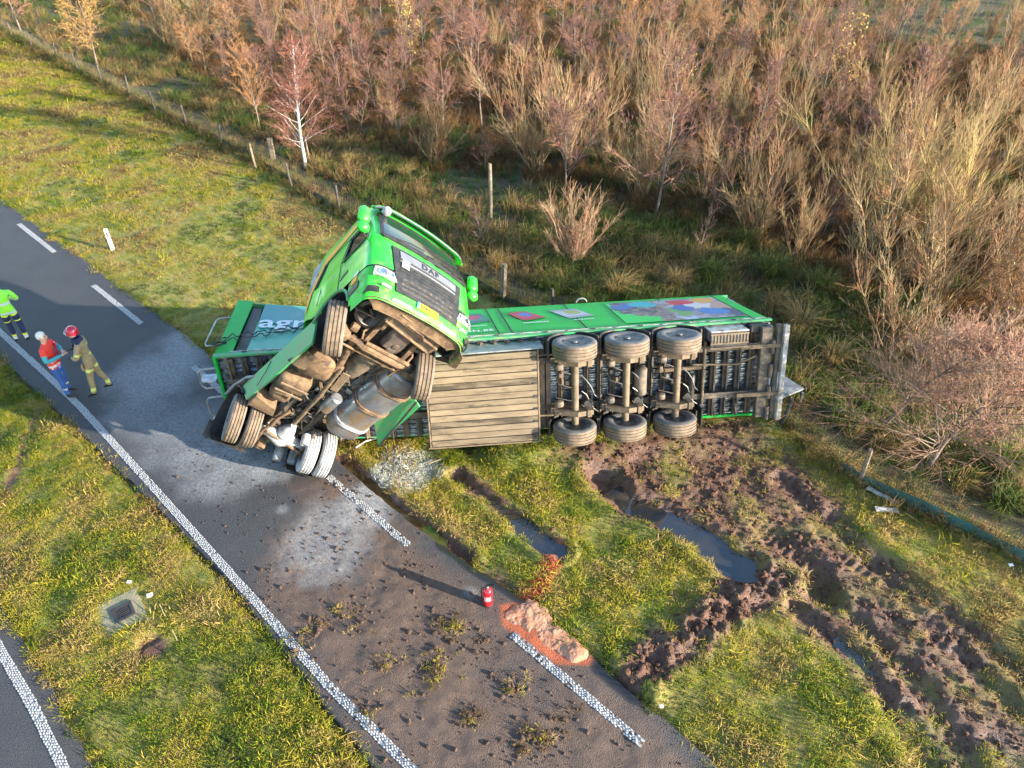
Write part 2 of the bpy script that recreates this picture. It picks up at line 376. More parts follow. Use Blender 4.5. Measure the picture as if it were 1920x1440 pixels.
def road_material():
    m = bpy.data.materials.new('asphalt'); m.use_nodes = True; t = m.node_tree; b = t.nodes['Principled BSDF']; L = t.links.new
    tc = _n(t, 'ShaderNodeTexCoord'); P = tc.outputs['Object']
    def noise(sc, det=6, ro=0.65):
        n = _n(t, 'ShaderNodeTexNoise'); n.inputs['Scale'].default_value = sc; n.inputs['Detail'].default_value = det; n.inputs['Roughness'].default_value = ro
        L(P, n.inputs['Vector']); return n.outputs[0]
    def mapr(v, a, c, lo=0, hi=1):
        r = _n(t, 'ShaderNodeMapRange'); r.inputs[1].default_value = a; r.inputs[2].default_value = c; r.inputs[3].default_value = lo; r.inputs[4].default_value = hi; L(v, r.inputs[0]); return r.outputs[0]
    def mix(f, a, c):
        x = _n(t, 'ShaderNodeMix', data_type='RGBA'); L(f, x.inputs[0])
        for s_, v in ((6, a), (7, c)):
            if isinstance(v, tuple): x.inputs[s_].default_value = (*v, 1)
            else: L(v, x.inputs[s_])
        return x.outputs[2]
    def mul(a, c): x = _n(t, 'ShaderNodeMath', operation='MULTIPLY'); L(a, x.inputs[0]); L(c, x.inputs[1]); return x.outputs[0]
    def attr(n): return _n(t, 'ShaderNodeAttribute', attribute_name=n).outputs['Fac']
    vo = _n(t, 'ShaderNodeTexVoronoi'); vo.inputs['Scale'].default_value = 70; L(P, vo.inputs['Vector'])
    base = mix(mapr(noise(0.9, 6), 0.35, 0.65), (0.014, 0.016, 0.022), (0.028, 0.029, 0.033))
    base = mix(mapr(noise(60, 3), 0.4, 0.75, 0, 0.7), base, (0.066, 0.067, 0.07))
    mud = mix(mapr(noise(8, 9, 0.75), 0.3, 0.7), (0.055, 0.033, 0.023), (0.12, 0.075, 0.053))
    c = mix(attr('mud'), base, mud)
    c = mix(mul(attr('foam'), mapr(noise(14, 8, 0.8), 0.28, 0.62)), c, (0.30, 0.31, 0.32))
    c = mix(attr('stain'), c, (0.33, 0.075, 0.025)); c = mix(attr('wet'), c, (0.018, 0.017, 0.017)); L(c, b.inputs['Base Color'])
    rw = _n(t, 'ShaderNodeMix', data_type='FLOAT'); L(attr('wet'), rw.inputs[0]); rw.inputs[2].default_value = 0.75; rw.inputs[3].default_value = 0.12; L(rw.outputs[0], b.inputs['Roughness'])
    ht = _n(t, 'ShaderNodeMath', operation='ADD'); L(noise(30, 10, 0.8), ht.inputs[0]); L(vo.outputs[0], ht.inputs[1])
    bp = _n(t, 'ShaderNodeBump'); bp.inputs['Distance'].default_value = 0.03; L(ht.outputs[0], bp.inputs['Height'])
    iv = mapr(attr('wet'), 0, 1, 0.7, 0.02); L(iv, bp.inputs['Strength']); L(bp.outputs[0], b.inputs['Normal'])
    return m
M_ROAD = road_material()
def resample(P, step):
    d = np.r_[0, np.cumsum(np.linalg.norm(np.diff(P, axis=0), axis=1))]; n = int(d[-1] / step) + 2; q = np.linspace(0, d[-1], n)
    return np.stack([np.interp(q, d, P[:, 0]), np.interp(q, d, P[:, 1])], -1)
def at_len(P, q):
    d = np.r_[0, np.cumsum(np.linalg.norm(np.diff(P, axis=0), axis=1))]; q = np.asarray(q) * d[-1]
    return np.stack([np.interp(q, d, P[:, 0]), np.interp(q, d, P[:, 1])], -1)
def road_z(X, Y, mud, wet): return mud * (0.03 * sstep(.35, .75, fbm(X, Y, 2.6, 5, 301)) + 0.03 * (fbm(X, Y, 9, 3, 303) - 0.4)) * (1 - wet)
def road_sheet(name, A, B, nu, nv, label):
    us = np.linspace(0, 1, nu); Pa = at_len(A, us); Pb = at_len(B, us); vs = np.linspace(0, 1, nv)
    X = Pa[:, None, 0] * (1 - vs) + Pb[:, None, 0] * vs; Y = Pa[:, None, 1] * (1 - vs) + Pb[:, None, 1] * vs
    wob = 0.06 * (fbm(X, Y, 2.0, 4, 201) - 0.5)
    ee = np.zeros_like(X); ee[:, 0] = -1; ee[:, -1] = 1
    dx = (Pb - Pa) / np.linalg.norm(Pb - Pa, axis=1)[:, None]; X = X + ee * wob * 2.5 * dx[:, None, 0]; Y = Y + ee * wob * 2.5 * dx[:, None, 1]
    mud, foam, wet, stain = road_masks(X, Y)
    Z = road_z(X, Y, mud, wet)
    P = np.stack([X, Y, Z], -1)
    lo = P.copy(); lo[..., 2] = -0.13                    # road edges turn down into the verge
    P = np.concatenate([lo[:, :1], P, lo[:, -1:]], 1)
    pad = lambda a: np.concatenate([a[:, :1], a, a[:, -1:]], 1)
    n, m = P.shape[:2]; ix = np.arange(n * m).reshape(n, m)
    F = np.stack([ix[:-1, :-1], ix[:-1, 1:], ix[1:, 1:], ix[1:, :-1]], -1).reshape(-1, 4)
    me = np_mesh(name, P.reshape(-1, 3), F, M_ROAD, dict(mud=pad(mud), foam=pad(foam), wet=pad(wet), stain=pad(stain)), smooth=True)
    o = link(name, me, kind='structure'); o['label'] = label; return o
# the near stretch of both edge polylines is matched by arc length
lenL = np.linalg.norm(np.diff(ROAD_L, axis=0), axis=1).sum()
road_sheet('road', ROAD_L, ROAD_R, 1500, 70, 'grey asphalt lane smeared with mud and white powder')
road_sheet('second_road', R2_E, R2_E + np.array([-5.6, -5.2]), 220, 24, 'clean grey carriageway in the lower left corner')

# ---- markings: raised blobs of white thermoplastic
M_PAINT0 = mat('worn_road_paint', (0.24, 0.24, 0.24), (0.13, 0.13, 0.13), 30, rough=0.8)
M_PAINT = mat('white_road_paint', (0.33, 0.33, 0.325), (0.21, 0.20, 0.19), 25, rough=0.7, lo=0.45, hi=0.7, bump=0.3, bscale=90)
rng = np.random.default_rng(5)
def marking(name, P, width, label, keep=None):
    P = np.asarray(P); d = np.r_[0, np.cumsum(np.linalg.norm(np.diff(P, axis=0), axis=1))]
    V = []; F = []
    n = int(d[-1] / 0.058); rows = 5
    for i in range(n):
        q = (i + 0.5) * 0.058
        c = np.array([np.interp(q, d, P[:, 0]), np.interp(q, d, P[:, 1])]); c2 = np.array([np.interp(q + .05, d, P[:, 0]), np.interp(q + .05, d, P[:, 1])])
        t = (c2 - c); t /= (np.linalg.norm(t) + 1e-9); nn = np.array([-t[1], t[0]])
        for r in range(rows):
            o = ((r + 0.5) / rows - 0.5) * width + rng.normal() * 0.004; k = c + nn * o + t * ((r % 2) * 0.029 + rng.normal() * 0.006)
            if keep is not None and rng.random() > keep(k[0], k[1]): continue
            a, b_ = 0.034 * rng.uniform(.8, 1.15), width / rows * 0.55 * rng.uniform(.85, 1.15); h = 0.012 + 0.004 * rng.random()
            b0 = len(V); N = 6
            for s_, zz in ((1.0, 0.003), (0.72, h)):
                for j in range(N):
                    an = 2 * math.pi * j / N; V.append((*(k + t * a * s_ * math.cos(an) + nn * b_ * s_ * math.sin(an)), zz))
            for j in range(N): F.append((b0 + j, b0 + (j + 1) % N, b0 + N + (j + 1) % N, b0 + N + j))
            F.append((b0 + 6, b0 + 7, b0 + 8, b0 + 9)); F.append((b0 + 6, b0 + 9, b0 + 10, b0 + 11))
    V = np.array(V, float); C = V.reshape(-1, 12, 3).mean(1); mu, fo, we, sn = road_masks(C[:, 0], C[:, 1]); zz = np.maximum(0, road_z(C[:, 0], C[:, 1], mu, we)) * .9
    V = V.reshape(-1, 12, 3); V[:, :, 2] += zz[:, None]; ok = rng.random(len(C)) > .03 + sn * 1.2 + mu * .45 * (fbm(C[:, 0], C[:, 1], 4, 2, 7) > .5); V = V[ok].reshape(-1, 3)
    F8 = [(j, (j + 1) % 6, 6 + (j + 1) % 6, 6 + j) for j in range(6)] + [(6, 7, 8, 9), (6, 9, 10, 11)]; F = (np.arange(ok.sum())[:, None, None] * 12 + np.array(F8)[None]).reshape(-1, 4)
    nb_ = len(V); nf = len(F); st = int(d[-1] / .05); q = np.linspace(0, d[-1], st); cx, cy = np.interp(q, d, P[:, 0]), np.interp(q, d, P[:, 1]); tx, ty = np.gradient(cx), np.gradient(cy); l_ = np.hypot(tx, ty); nx_, ny_ = -ty / l_, tx / l_
    W = np.linspace(-.5, .5, 4)[None] * width * .97; SX = cx[:, None] + nx_[:, None] * W; SY = cy[:, None] + ny_[:, None] * W; mu, fo, we, sn = road_masks(SX, SY); SZ = .0055 + np.maximum(0, road_z(SX, SY, mu, we)) * .95
    ix = nb_ + np.arange(st * 4).reshape(st, 4); SF = np.stack([ix[:-1, :-1], ix[:-1, 1:], ix[1:, 1:], ix[1:, :-1]], -1).reshape(-1, 4); kp_ = rng.random(len(SF)) > .04 + (mu[:-1, :-1].ravel() * .5 * (fbm(SX, SY, 4, 2, 7)[:-1, :-1].ravel() > .5)) + sn[:-1, :-1].ravel()
    V = np.vstack([V, np.stack([SX, SY, SZ], -1).reshape(-1, 3)]); F = np.vstack([F, SF[kp_]])
    me = np_mesh(name, V, F, [M_PAINT, M_PAINT0]); mi = np.zeros(len(F), np.int32); mi[nf:] = 1; me.polygons.foreach_set('material_index', mi)
    o = link(name, me, kind='structure'); o['label'] = label; return o
def keep_mud(x, y):
    m = float(road_masks(np.array([x]), np.array([y]))[0][0]); s_ = float(road_masks(np.array([x]), np.array([y]))[3][0])
    return max(0.0, 1 - 0.55 * m - s_)
LINE_L = SP([(0, 622), (75, 691), (150, 762), (300, 928), (400, 1040), (480, 1130), (620, 1290), (755, 1425)])
LINE_R = SP([(35, 420), (102, 473), (175, 535), (265, 607), (375, 697), (615, 893), (690, 955), (765, 1022), (960, 1190), (1080, 1290), (1205, 1397)])
LL = extend(LINE_L, 25, 3)
marking('edge_line', resample(LL, 0.3), 0.15, 'long solid white edge line on the left of the muddy lane', None)
bpy.data.objects['edge_line']
def seg(P, a, b):
    k = 12; return np.array([[a[0] + (b[0] - a[0]) * i / k, a[1] + (b[1] - a[1]) * i / k] for i in range(k + 1)])
for a, b, lab in (((35, 420), (102, 473), 'white lane dash farthest up the road beside the white marker post'), ((175, 535), (265, 607), 'white lane dash between the marker post and the trailer front'),
             ((362, 687), (400, 720), 'white lane dash half hidden behind the trailer front'), ((615, 893), (765, 1022), 'powder covered white lane dash below the silver rear tyres'),
             ((960, 1190), (1205, 1397), 'muddy white lane dash beside the orange granules')):
    A = S(*a)[:2]; B = S(*b)[:2]
    if a[0] == 362: B = A + (B - A) / np.linalg.norm(B - A) * 2.9
    marking('lane_dash', seg(None, A, B), 0.15, lab)
marking('edge_line_second_road', resample(extend(SP([(0, 1218), (60, 1322), (115, 1432)]), 12, 2), 0.3), 0.15, 'solid white edge line of the second road at lower left')

# ---- standing water
M_WATER = mat('puddle_water', (0.016, 0.02, 0.028), (0.035, 0.028, 0.02), 2, rough=0.03, spec=1.0, bump=0.02, bscale=6)
M_BROWNW = mat('brown_water', (0.07, 0.045, 0.02), rough=0.08, spec=0.5, bump=0.02, bscale=6)
def puddle(pl, w, z, m_, label):
    P = resample(SP(pl), 0.05); n = len(P); mb = MB(); t = np.gradient(P, axis=0); t /= np.linalg.norm(t, axis=1)[:, None]; nn = np.stack([-t[:, 1], t[:, 0]], -1)
    G = np.zeros((n, 5, 3)); 
    for i in range(n):
        e = w * math.sin(math.pi * min(1, (i + 1) / 8)) if i < 4 else (w * math.sin(math.pi / 2 * min(1, (n - i) / 8)) if n - i < 8 else w)
        for j in range(5): G[i, j] = (*(P[i] + nn[i] * e * (j - 2) / 2), z)
    mb.grid(G); o = mb.build('puddle', m_, kind='structure'); o['label'] = label
puddle([(1150, 912), (1185, 945), (1250, 970), (1310, 1000), (1395, 1068), (1425, 1095)], 0.62, -0.10, M_WATER, 'long puddle in the wheel rut beside the churned mud')
puddle([(890, 912), (905, 925), (970, 975), (1045, 1030), (1075, 1053)], 0.5, -0.09, M_WATER, 'narrow puddle in the rut across the grass verge')
puddle([(640, 868), (700, 925), (780, 985), (830, 1025)], 0.42, -0.092, M_BROWNW, 'brown puddle along the edge of the asphalt')
puddle([(1570, 1190), (1610, 1225), (1650, 1262)], 0.22, -0.075, M_WATER, 'small pale puddle in the track at lower right')
# ================================================================== OVERTURNED SEMI-TRAILER
# trailer frame: s along its length from the nose, a from floor towards roof, b up from its upper edge
TR_O = np.array([-6.07, 11.7, 0.0]); TR_U = np.array([.9931, .1175, 0]); TR_W = np.array([-.1175, .9931, 0]); ZV = np.array([0, 0, 1.0])
TR_BASE = np.array([0.4, 12.1, 0.2])
def TRW(p):
    s, a, b = p; th = rad(np.interp(s, [0, 1.6, 5.4, 12], [4, 9.5, 17, 17.5]))
    return TR_O + TR_U * s + TR_W * (a * math.cos(th) + b * math.sin(th)) + ZV * (2.45 - a * math.sin(th) + b * math.cos(th)) - TR_BASE
TAN = (0.16, 0.113, 0.068)
M_GREEN = mat('green_paint', (0.003, 0.36, 0.045), (0.005, 0.31, 0.04), 1.5, rough=0.5, spec=.3, col3=(0.10, 0.22, 0.07), scale3=2.2, lo3=0.6, hi3=0.8, rough3=0.6, bump=0.02, bscale=3)
M_GREEN_D = mat('dusty_green_paint', (0.025, 0.30, 0.09), (0.09, 0.25, 0.10), 4, rough=0.5, col3=(0.22, 0.19, 0.10), scale3=3.0, lo3=0.52, hi3=0.72, bump=0.05)
M_TEAL = mat('teal_print', (0.03, 0.20, 0.21), (0.025, 0.18, 0.19), 2, rough=0.45, col3=(0.05, 0.23, 0.21), scale3=1.2)
M_TEALG = mat('teal_print_light', (0.045, 0.29, 0.20), (0.035, 0.26, 0.19), 2, rough=0.45)
M_TEALN = mat('dark_teal_print', (0.012, 0.27, 0.14), (0.02, 0.33, 0.12), 1, rough=0.4)
M_WHITEP = mat('white_print', (0.58, 0.60, 0.60), rough=0.5)
M_CHASSIS = mat('dirty_chassis_steel', (0.075, 0.062, 0.05), (0.15, 0.11, 0.075), 5, rough=0.75, col3=(0.02, 0.018, 0.017), scale3=3, lo3=0.5, hi3=0.7, bump=0.25, bscale=25)
M_TAN = mat('dusty_tan_steel', TAN, (0.105, 0.073, 0.044), 6, rough=0.8, col3=(0.06, 0.045, 0.03), scale3=2.5, lo3=0.58, hi3=0.74, bump=0.2, bscale=30)
M_DARK = mat('black_plastic', (0.012, 0.012, 0.013), (0.035, 0.03, 0.026), 5, rough=0.55, col3=(0.09, 0.07, 0.05), scale3=3, lo3=0.6, hi3=0.75)
M_ZINC = mat('galvanised_floor', (0.38, 0.41, 0.45), (0.05, 0.055, 0.06), 7, rough=0.32, metal=0.85, lo=0.42, hi=0.62, bump=0.2, bscale=20)
M_GREY = mat('grey_painted_steel', (0.22, 0.23, 0.235), (0.13, 0.135, 0.14), 5, rough=0.5, col3=(0.3, 0.24, 0.17), scale3=3, lo3=0.6, hi3=0.8)
M_ALU = mat('worn_aluminium', (0.36, 0.37, 0.385), (0.22, 0.22, 0.21), 6, rough=0.4, metal=0.8, bump=0.05)
M_WHITE = mat('scuffed_white_paint', (0.42, 0.41, 0.39), (0.26, 0.22, 0.17), 7, rough=0.6, col3=(0.08, 0.06, 0.05), scale3=5, lo3=0.56, hi3=0.66)
M_BOARD = mat('dusty_board', (0.18, 0.137, 0.087), (0.12, 0.088, 0.055), 5, rough=0.85, col3=(0.04, 0.03, 0.018), scale3=3.2, lo3=0.57, hi3=0.66, bump=0.2, bscale=14, stretch=(0.22, 1, 1.3))
M_BOARDS = [mat('dusty_board_%d' % k, tuple(c * f for c in (0.18, 0.137, 0.087)), tuple(c * f for c in (0.12, 0.088, 0.055)), 5 + k, rough=0.85, col3=(0.04, 0.03, 0.018), scale3=3.2 + .4 * k, lo3=l3, hi3=l3 + .09, bump=0.2, bscale=14, stretch=(0.22, 1, 1.3)) for k, (f, l3) in enumerate(((1, .55), (.78, .47), (1.12, .58), (.9, .50)))]
M_TYRE = mat('muddy_tyre_rubber', (0.175, 0.128, 0.085), (0.11, 0.08, 0.055), 7, rough=0.9, col3=(0.10, 0.055, 0.035), scale3=5, lo3=0.6, hi3=0.72, bump=0.3, bscale=40)
M_TWALL = mat('grey_tyre_sidewall', (0.085, 0.085, 0.088), (0.15, 0.135, 0.12), 5, rough=0.8, bump=0.1, bscale=40)
M_RIM = mat('steel_rim', (0.15, 0.15, 0.155), (0.06, 0.055, 0.05), 12, rough=0.5, metal=0.5)
M_STUD = mat('wheel_stud', (0.4, 0.4, 0.41), rough=0.35, metal=0.7)
M_RUB = mat('black_hose_rubber', (0.015, 0.015, 0.016), (0.05, 0.04, 0.03), 8, rough=0.6)
def wheel(parent, c, axis, width, R, name='wheel', tread=None, wallm=None, fn=None, face=1, deep=0.08, grooves=4):
    """tyre with circumferential grooves and shoulders, rim dish with studs; axis points to the outer face"""
    tread = tread or M_TYRE; wallm = wallm or M_TWALL
    h = width / 2; mb = MB(); prof = []
    ri = R * 0.535
    def P(z, r): prof.append((z, r))
    P(-h * .80, ri); P(-h * .98, R * .66); P(-h, R * .80); P(-h * .96, R * .92); P(-h * .86, R * .975)
    gw = 0.011
    for k in range(grooves):
        z = (-0.62 + 1.24 * k / (grooves - 1)) * h
        P(z - gw, R); P(z - gw * .8, R - .02); P(z + gw * .8, R - .02); P(z + gw, R)
    P(h * .86, R * .975); P(h * .96, R * .92); P(h, R * .80); P(h * .98, R * .66); P(h * .80, ri)
    n = 40; A, B, D = frame(axis); c = np.asarray(c, float)
    rings = [[mb.vert(c + D * z + r * (math.cos(2 * math.pi * k / n) * A + math.sin(2 * math.pi * k / n) * B)) for k in range(n)] for (z, r) in prof]
    for i in range(len(prof) - 1):
        mb.cur = 1 if prof[i][1] < R * .93 or prof[i + 1][1] < R * .93 else 0
        for k in range(n): mb.face((rings[i][k], rings[i][(k + 1) % n], rings[i + 1][(k + 1) % n], rings[i + 1][k]))
    w = mb.build(name, [tread, wallm], parent, fn, smooth=35)
    rm = MB()
    rm.lathe(c, D, [(-h * .80, ri), (-h * .80, ri * .93), (-h * .2, ri * .86), (h * .78 - deep - .05, ri * .84), (h * .78 - deep, ri * .62), (h * .78 - deep * .4, ri * .5), (h * .78 - deep * .4, ri * .34), (h * .95, ri * .3), (h * 1.0, ri * .22), (h * 1.0, .001)], 28)
    rm.lathe(c, D, [(h * .80, ri * 1.0), (h * .84, ri * 1.02), (h * .80, ri * .9), (h * .4, ri * .87), (h * .3, ri * .86)], 28)
    for k in range(10):
        an = 2 * math.pi * k / 10; q = c + ri * .42 * (math.cos(an) * A + math.sin(an) * B)
        pass
    rim = rm.build('rim', M_RIM, w, fn, smooth=35); sb = MB()
    for k in range(10):
        an = 2 * math.pi * k / 10; q = c + ri * .56 * (math.cos(an) * A + math.sin(an) * B); sb.lathe(q, D, [(h * .78 - deep * .9, .02), (h * .78 - deep * .25, .02), (h * .78 - deep * .2, .001)], 6)
    sb.build('wheel_nuts', M_STUD, w, fn, kind='stuff')
    return w
trailer = empty('semi_trailer', TR_BASE)
tag(trailer, 'long green semi-trailer lying on its side with its axles facing the camera', 'trailer')
def tp(name, mb, m_, parent=None, smooth=None): return mb.build(name, m_, parent or trailer, TRW, smooth)
L_T = 11.83; RF = 2.42; WT = 2.2
def top_panel(name, s0, s1, a0, a1, m_, b=0.0, th=0.03, sag=0.0, skew=0.0, parent=None):
    mb = MB(); n = max(3, int((s1 - s0) / 0.35)); G = np.zeros((n, 8, 3))
    for i, s in enumerate(np.linspace(s0, s1, n)):
        for j, a in enumerate(np.linspace(a0, a1, 8)):
            G[i, j] = (s - skew * a, a, b - sag * math.sin(math.pi * (a - a0) / (a1 - a0)) * (0.5 + 0.5 * math.sin(s * 2.1)))
    mb.slab(G, (0, 0, -th)); return tp(name, mb, m_, parent, 40)
# --- body shell
for s0, s1 in ((0.62, 3.3), (3.32, 5.88), (5.9, 6.17), (6.19, 7.79), (7.81, 10.16), (10.18, 11.5)):
    top_panel('side_panel', s0, s1, 0.14, RF, M_TEALG if s0 < 1 else M_GREEN, sag=0.012, skew=0.06 if s0 > 3 else 0)
top_panel('rear_corner_panel', 11.52, L_T, 0.14, RF, M_GREEN, skew=0.09)
top_panel('corner_post', 0.0, 0.34, 0.06, RF + .12, M_GREEN)
mb = MB(); mb.beam((-.01, .03, .01), (L_T, .03, .01), .13, .05, (0, 0, 1), 0.01); tp('side_rail', mb, M_GREEN_D)
mb = MB(); mb.beam((0.3, .12, .03), (L_T - .1, .12, .03), .03, .02); tp('rail_strip', mb, M_WHITE)
for i in range(22):                                            # hooks and latches along the rail
    s = 0.6 + i * 0.52
    mb = MB(); mb.box((s, .085, .04), (.10, .05, .025), bev=.006); tp('latch', mb, M_GREY if i % 2 else M_DARK)
for s in (5.89, 6.18, 7.80, 10.17, 11.51, 3.31):
    mb = MB(); mb.beam((s, .14, .002), (s - .06 * RF, RF, .002), .02, .012); tp('panel_seam', mb, M_DARK)
mb = MB(); G = np.zeros((14, 6, 3))
for i, s in enumerate(np.linspace(0.02, L_T, 14)):
    for j, b in enumerate(np.linspace(0, -WT, 6)): G[i, j] = (s, RF + .02, b - .02)
mb.slab(G, (0, .04, 0)); tp('roof', mb, M_GREEN_D)
mb = MB(); mb.box((.02, RF / 2, -WT / 2), (.05, RF, WT - .06)); tp('front_wall', mb, M_DARK)
mb = MB(); mb.box((.02, .0, -WT / 2), (.07, .10, WT), bev=.01); tp('front_sill', mb, M_GREEN)
mb = MB(); mb.box((L_T - .03, RF / 2, -WT / 2 - .02), (.05, RF - .1, WT - .1)); tp('rear_door', mb, M_GREY)
mb = MB(); mb.beam((.05, .04, -WT - .02), (L_T - .1, .04, -WT - .02), .10, .06, (0, 0, 1), .01); tp('lower_side_rail', mb, M_GREEN)
mb = MB(); G = np.zeros((12, 6, 3))
for i, s in enumerate(np.linspace(0.05, L_T - .05, 12)):
    for j, a in enumerate(np.linspace(.12, RF, 6)): G[i, j] = (s, a, -WT - .03)
mb.slab(G, (0, 0, .03)); tp('lower_side_panel', mb, M_GREEN_D)
# dark hole between the corner post and the torn teal curtain
mb = MB(); mb.slab(np.array([[(0.36, .3, -.06), (.36, 2.3, -.06)], [(.64, .3, -.06), (.56, 2.3, -.06)]], float), (0, 0, -.03)); tp('torn_opening', mb, M_DARK)
# prints
def print_mat():
    m = bpy.data.materials.new('colour_print'); m.use_nodes = True; t = m.node_tree; b = t.nodes['Principled BSDF']
    a = _n(t, 'ShaderNodeAttribute', attribute_name='ink'); t.links.new(a.outputs['Color'], b.inputs['Base Color']); b.inputs['Roughness'].default_value = 0.45; return m
M_PRINT = print_mat()
def print_patch(name, corners, colfn, nu=40, nv=24, lift=0.012, parent=None, fn=TRW):
    """a printed sheet; corners (s,a) of the four corners, colfn(u,v)->rgb"""
    c = np.array(corners, float); us = np.linspace(0, 1, nu + 1); vs = np.linspace(0, 1, nv + 1); V = []; F = []; C = []
    for u_ in us:
        for v_ in vs:
            q = (c[0] * (1 - u_) + c[1] * u_) * (1 - v_) + (c[3] * (1 - u_) + c[2] * u_) * v_
            V.append(tuple(fn(np.array([q[0], q[1], lift]))))
    for i in range(nu):
        for j in range(nv):
            k = i * (nv + 1) + j; F.append((k, k + nv + 1, k + nv + 2, k + 1)); C.append(colfn((i + .5) / nu, (j + .5) / nv))
    me = bpy.data.meshes.new(name); me.from_pydata(V, [], F); at = me.attributes.new('ink', 'FLOAT_COLOR', 'FACE')
    at.data.foreach_set('color', np.array([(*(c_ if c_ == GREENINK else [v * .62 for v in c_]), 1) for c_ in C], np.float32).ravel()); me.materials.append(M_PRINT); me.update()
    return link(name, me, parent or trailer)
def nz(u_, v_, f, sd): return float(fbm(np.array([u_ * f]), np.array([v_ * f]), 1.0, 3, sd)[0])
def blob(u_, v_, cx, cy, rx, ry): return ((u_ - cx) / rx) ** 2 + ((v_ - cy) / ry) ** 2 < 1
GREENINK = (0.004, 0.42, 0.06)
def picture(u_, v_):
    du = u_ + (nz(u_, v_, 9, 1) - .5) * .10; dv = v_ + (nz(u_, v_, 9, 2) - .5) * .22
    edge = 0.10 + 0.05 * math.sin(du * 14) if du < 0.45 else 0.03
    if du < 0.03 + 0.22 * max(0, .55 - dv): return GREENINK
    if dv < 0.52 - 1.1 * du and du < .3: return GREENINK
    if blob(du, dv, .30, .82, .12, .16): return (.04, .42, .48)
    if blob(du, dv, .12, .80, .13, .13): return (.06, .16, .45)
    if du < .38 and dv > .45: return (.09, .08, .10) if nz(u_, v_, 20, 4) < .55 else (.32, .24, .2)
    if du < .45: return (.20, .14, .11) if nz(u_, v_, 26, 5) < .5 else (.34, .28, .24)
    if blob(du, dv, .66, .80, .13, .12): return (.60, .03, .05)
    if blob(du, dv, .88, .88, .10, .10): return (.70, .36, .06)
    if blob(du, dv, .76, .62, .10, .16): return (.66, .62, .6)
    if blob(du, dv, .62, .55, .10, .2): return (.06, .13, .40)
    if blob(du, dv, .80, .30, .12, .14): return (.04, .20, .52)
    if blob(du, dv, .55, .35, .08, .2): return (.16, .40, .09)
    if blob(du, dv, .95, .25, .10, .2): return (.05, .07, .16)
    if blob(du, dv, .90, .6, .2, .2): return (.50, .30, .24)
    if dv < .12 and du < .6: return (.55, .6, .66)
    return (.42, .40, .42) if nz(u_, v_, 16, 7) > .5 else (.26, .22, .24)
print_patch('picture_print', [(8.7, .42), (11.46, .42), (11.33, 2.22), (8.62, 2.22)], picture, 90, 50)
def bag(base, mid, accent):
    def f(u_, v_):
        if blob(u_, v_, .6, .62, .28, .24): return accent
        if .22 < v_ < .86 and .06 < u_ < .94: return mid if nz(u_, v_, 8, 3) > .42 else tuple(.6 * a + .4 * b for a, b in zip(mid, base))
        return base
    return f
print_patch('product_print', [(6.52, 1.16), (7.06, 1.34), (6.62, 1.98), (6.2, 1.86)], bag((.5, .02, .06), (.62, .05, .08), (.06, .20, .55)), 24, 18)
print_patch('product_print', [(7.56, 1.10), (8.16, 1.24), (7.84, 1.92), (7.2, 1.88)], bag((.36, .38, .42), (.55, .56, .6), (.38, .42, .10)), 24, 18)
print_patch('product_print', [(4.95, 1.05), (5.75, 1.3), (5.6, 2.0), (4.9, 1.95)], bag((.02, .16, .15), (.03, .24, .22), (.5, .06, .16)), 24, 18)
def text_mesh(body, size, bold=0.0, spacing=1.0, shear=0.0):
    cu = bpy.data.curves.new('t', 'FONT'); cu.body = body; cu.size = size; cu.offset = bold; cu.space_character = spacing; cu.shear = shear; cu.resolution_u = 3
    o = bpy.data.objects.new('t', cu); COL.objects.link(o); bpy.context.view_layer.update()
    me = bpy.data.meshes.new_from_object(o.evaluated_get(bpy.context.evaluated_depsgraph_get()))
    bpy.data.objects.remove(o); bpy.data.curves.remove(cu); return me
def lettering(name, body, size, fn, m_, parent, bold=0.0, spacing=1.0, wx=1.0):
    """flat letters mapped through fn(x, y)"""
    me = text_mesh(body, size, bold, spacing)
    for v in me.vertices:
        p = fn(v.co.x * wx, v.co.y); v.co = tuple(float(c) for c in p)
    me.materials.clear(); me.materials.append(m_); me.name = name; me.update(); return link(name, me, parent)
def on_side(s, a, lift=0.016): return lambda x, y: TRW(np.array([s + x - .05 * y, a + y, lift]))
mb = MB(); G = np.array([[(0.64 + 2.6 * i / 8, 1.62 - 1.15 * (i / 8) ** .9 + (2.36 - 1.62 + 1.15 * (i / 8) ** .9) * j / 5, .006) for j in range(6)] for i in range(9)]); mb.grid(G); tp('teal_wave_print', mb, M_TEAL)
lettering('lettering', 'agricon', .78, on_side(.66, 1.22), M_WHITEP, trailer, bold=.012, wx=1.05)
lettering('lettering', 'AGRICON.BE', .20, on_side(4.45, .52), M_WHITEP, trailer, bold=.006, spacing=1.15, wx=1.02)
for s, t_ in ((6.48, 'PEPINIERES'), (7.62, 'GAZONS'), (4.95, 'ORANGERIES')):
    lettering('lettering', t_, .11, on_side(s, .93), M_WHITEP, trailer, bold=.003, spacing=1.1)
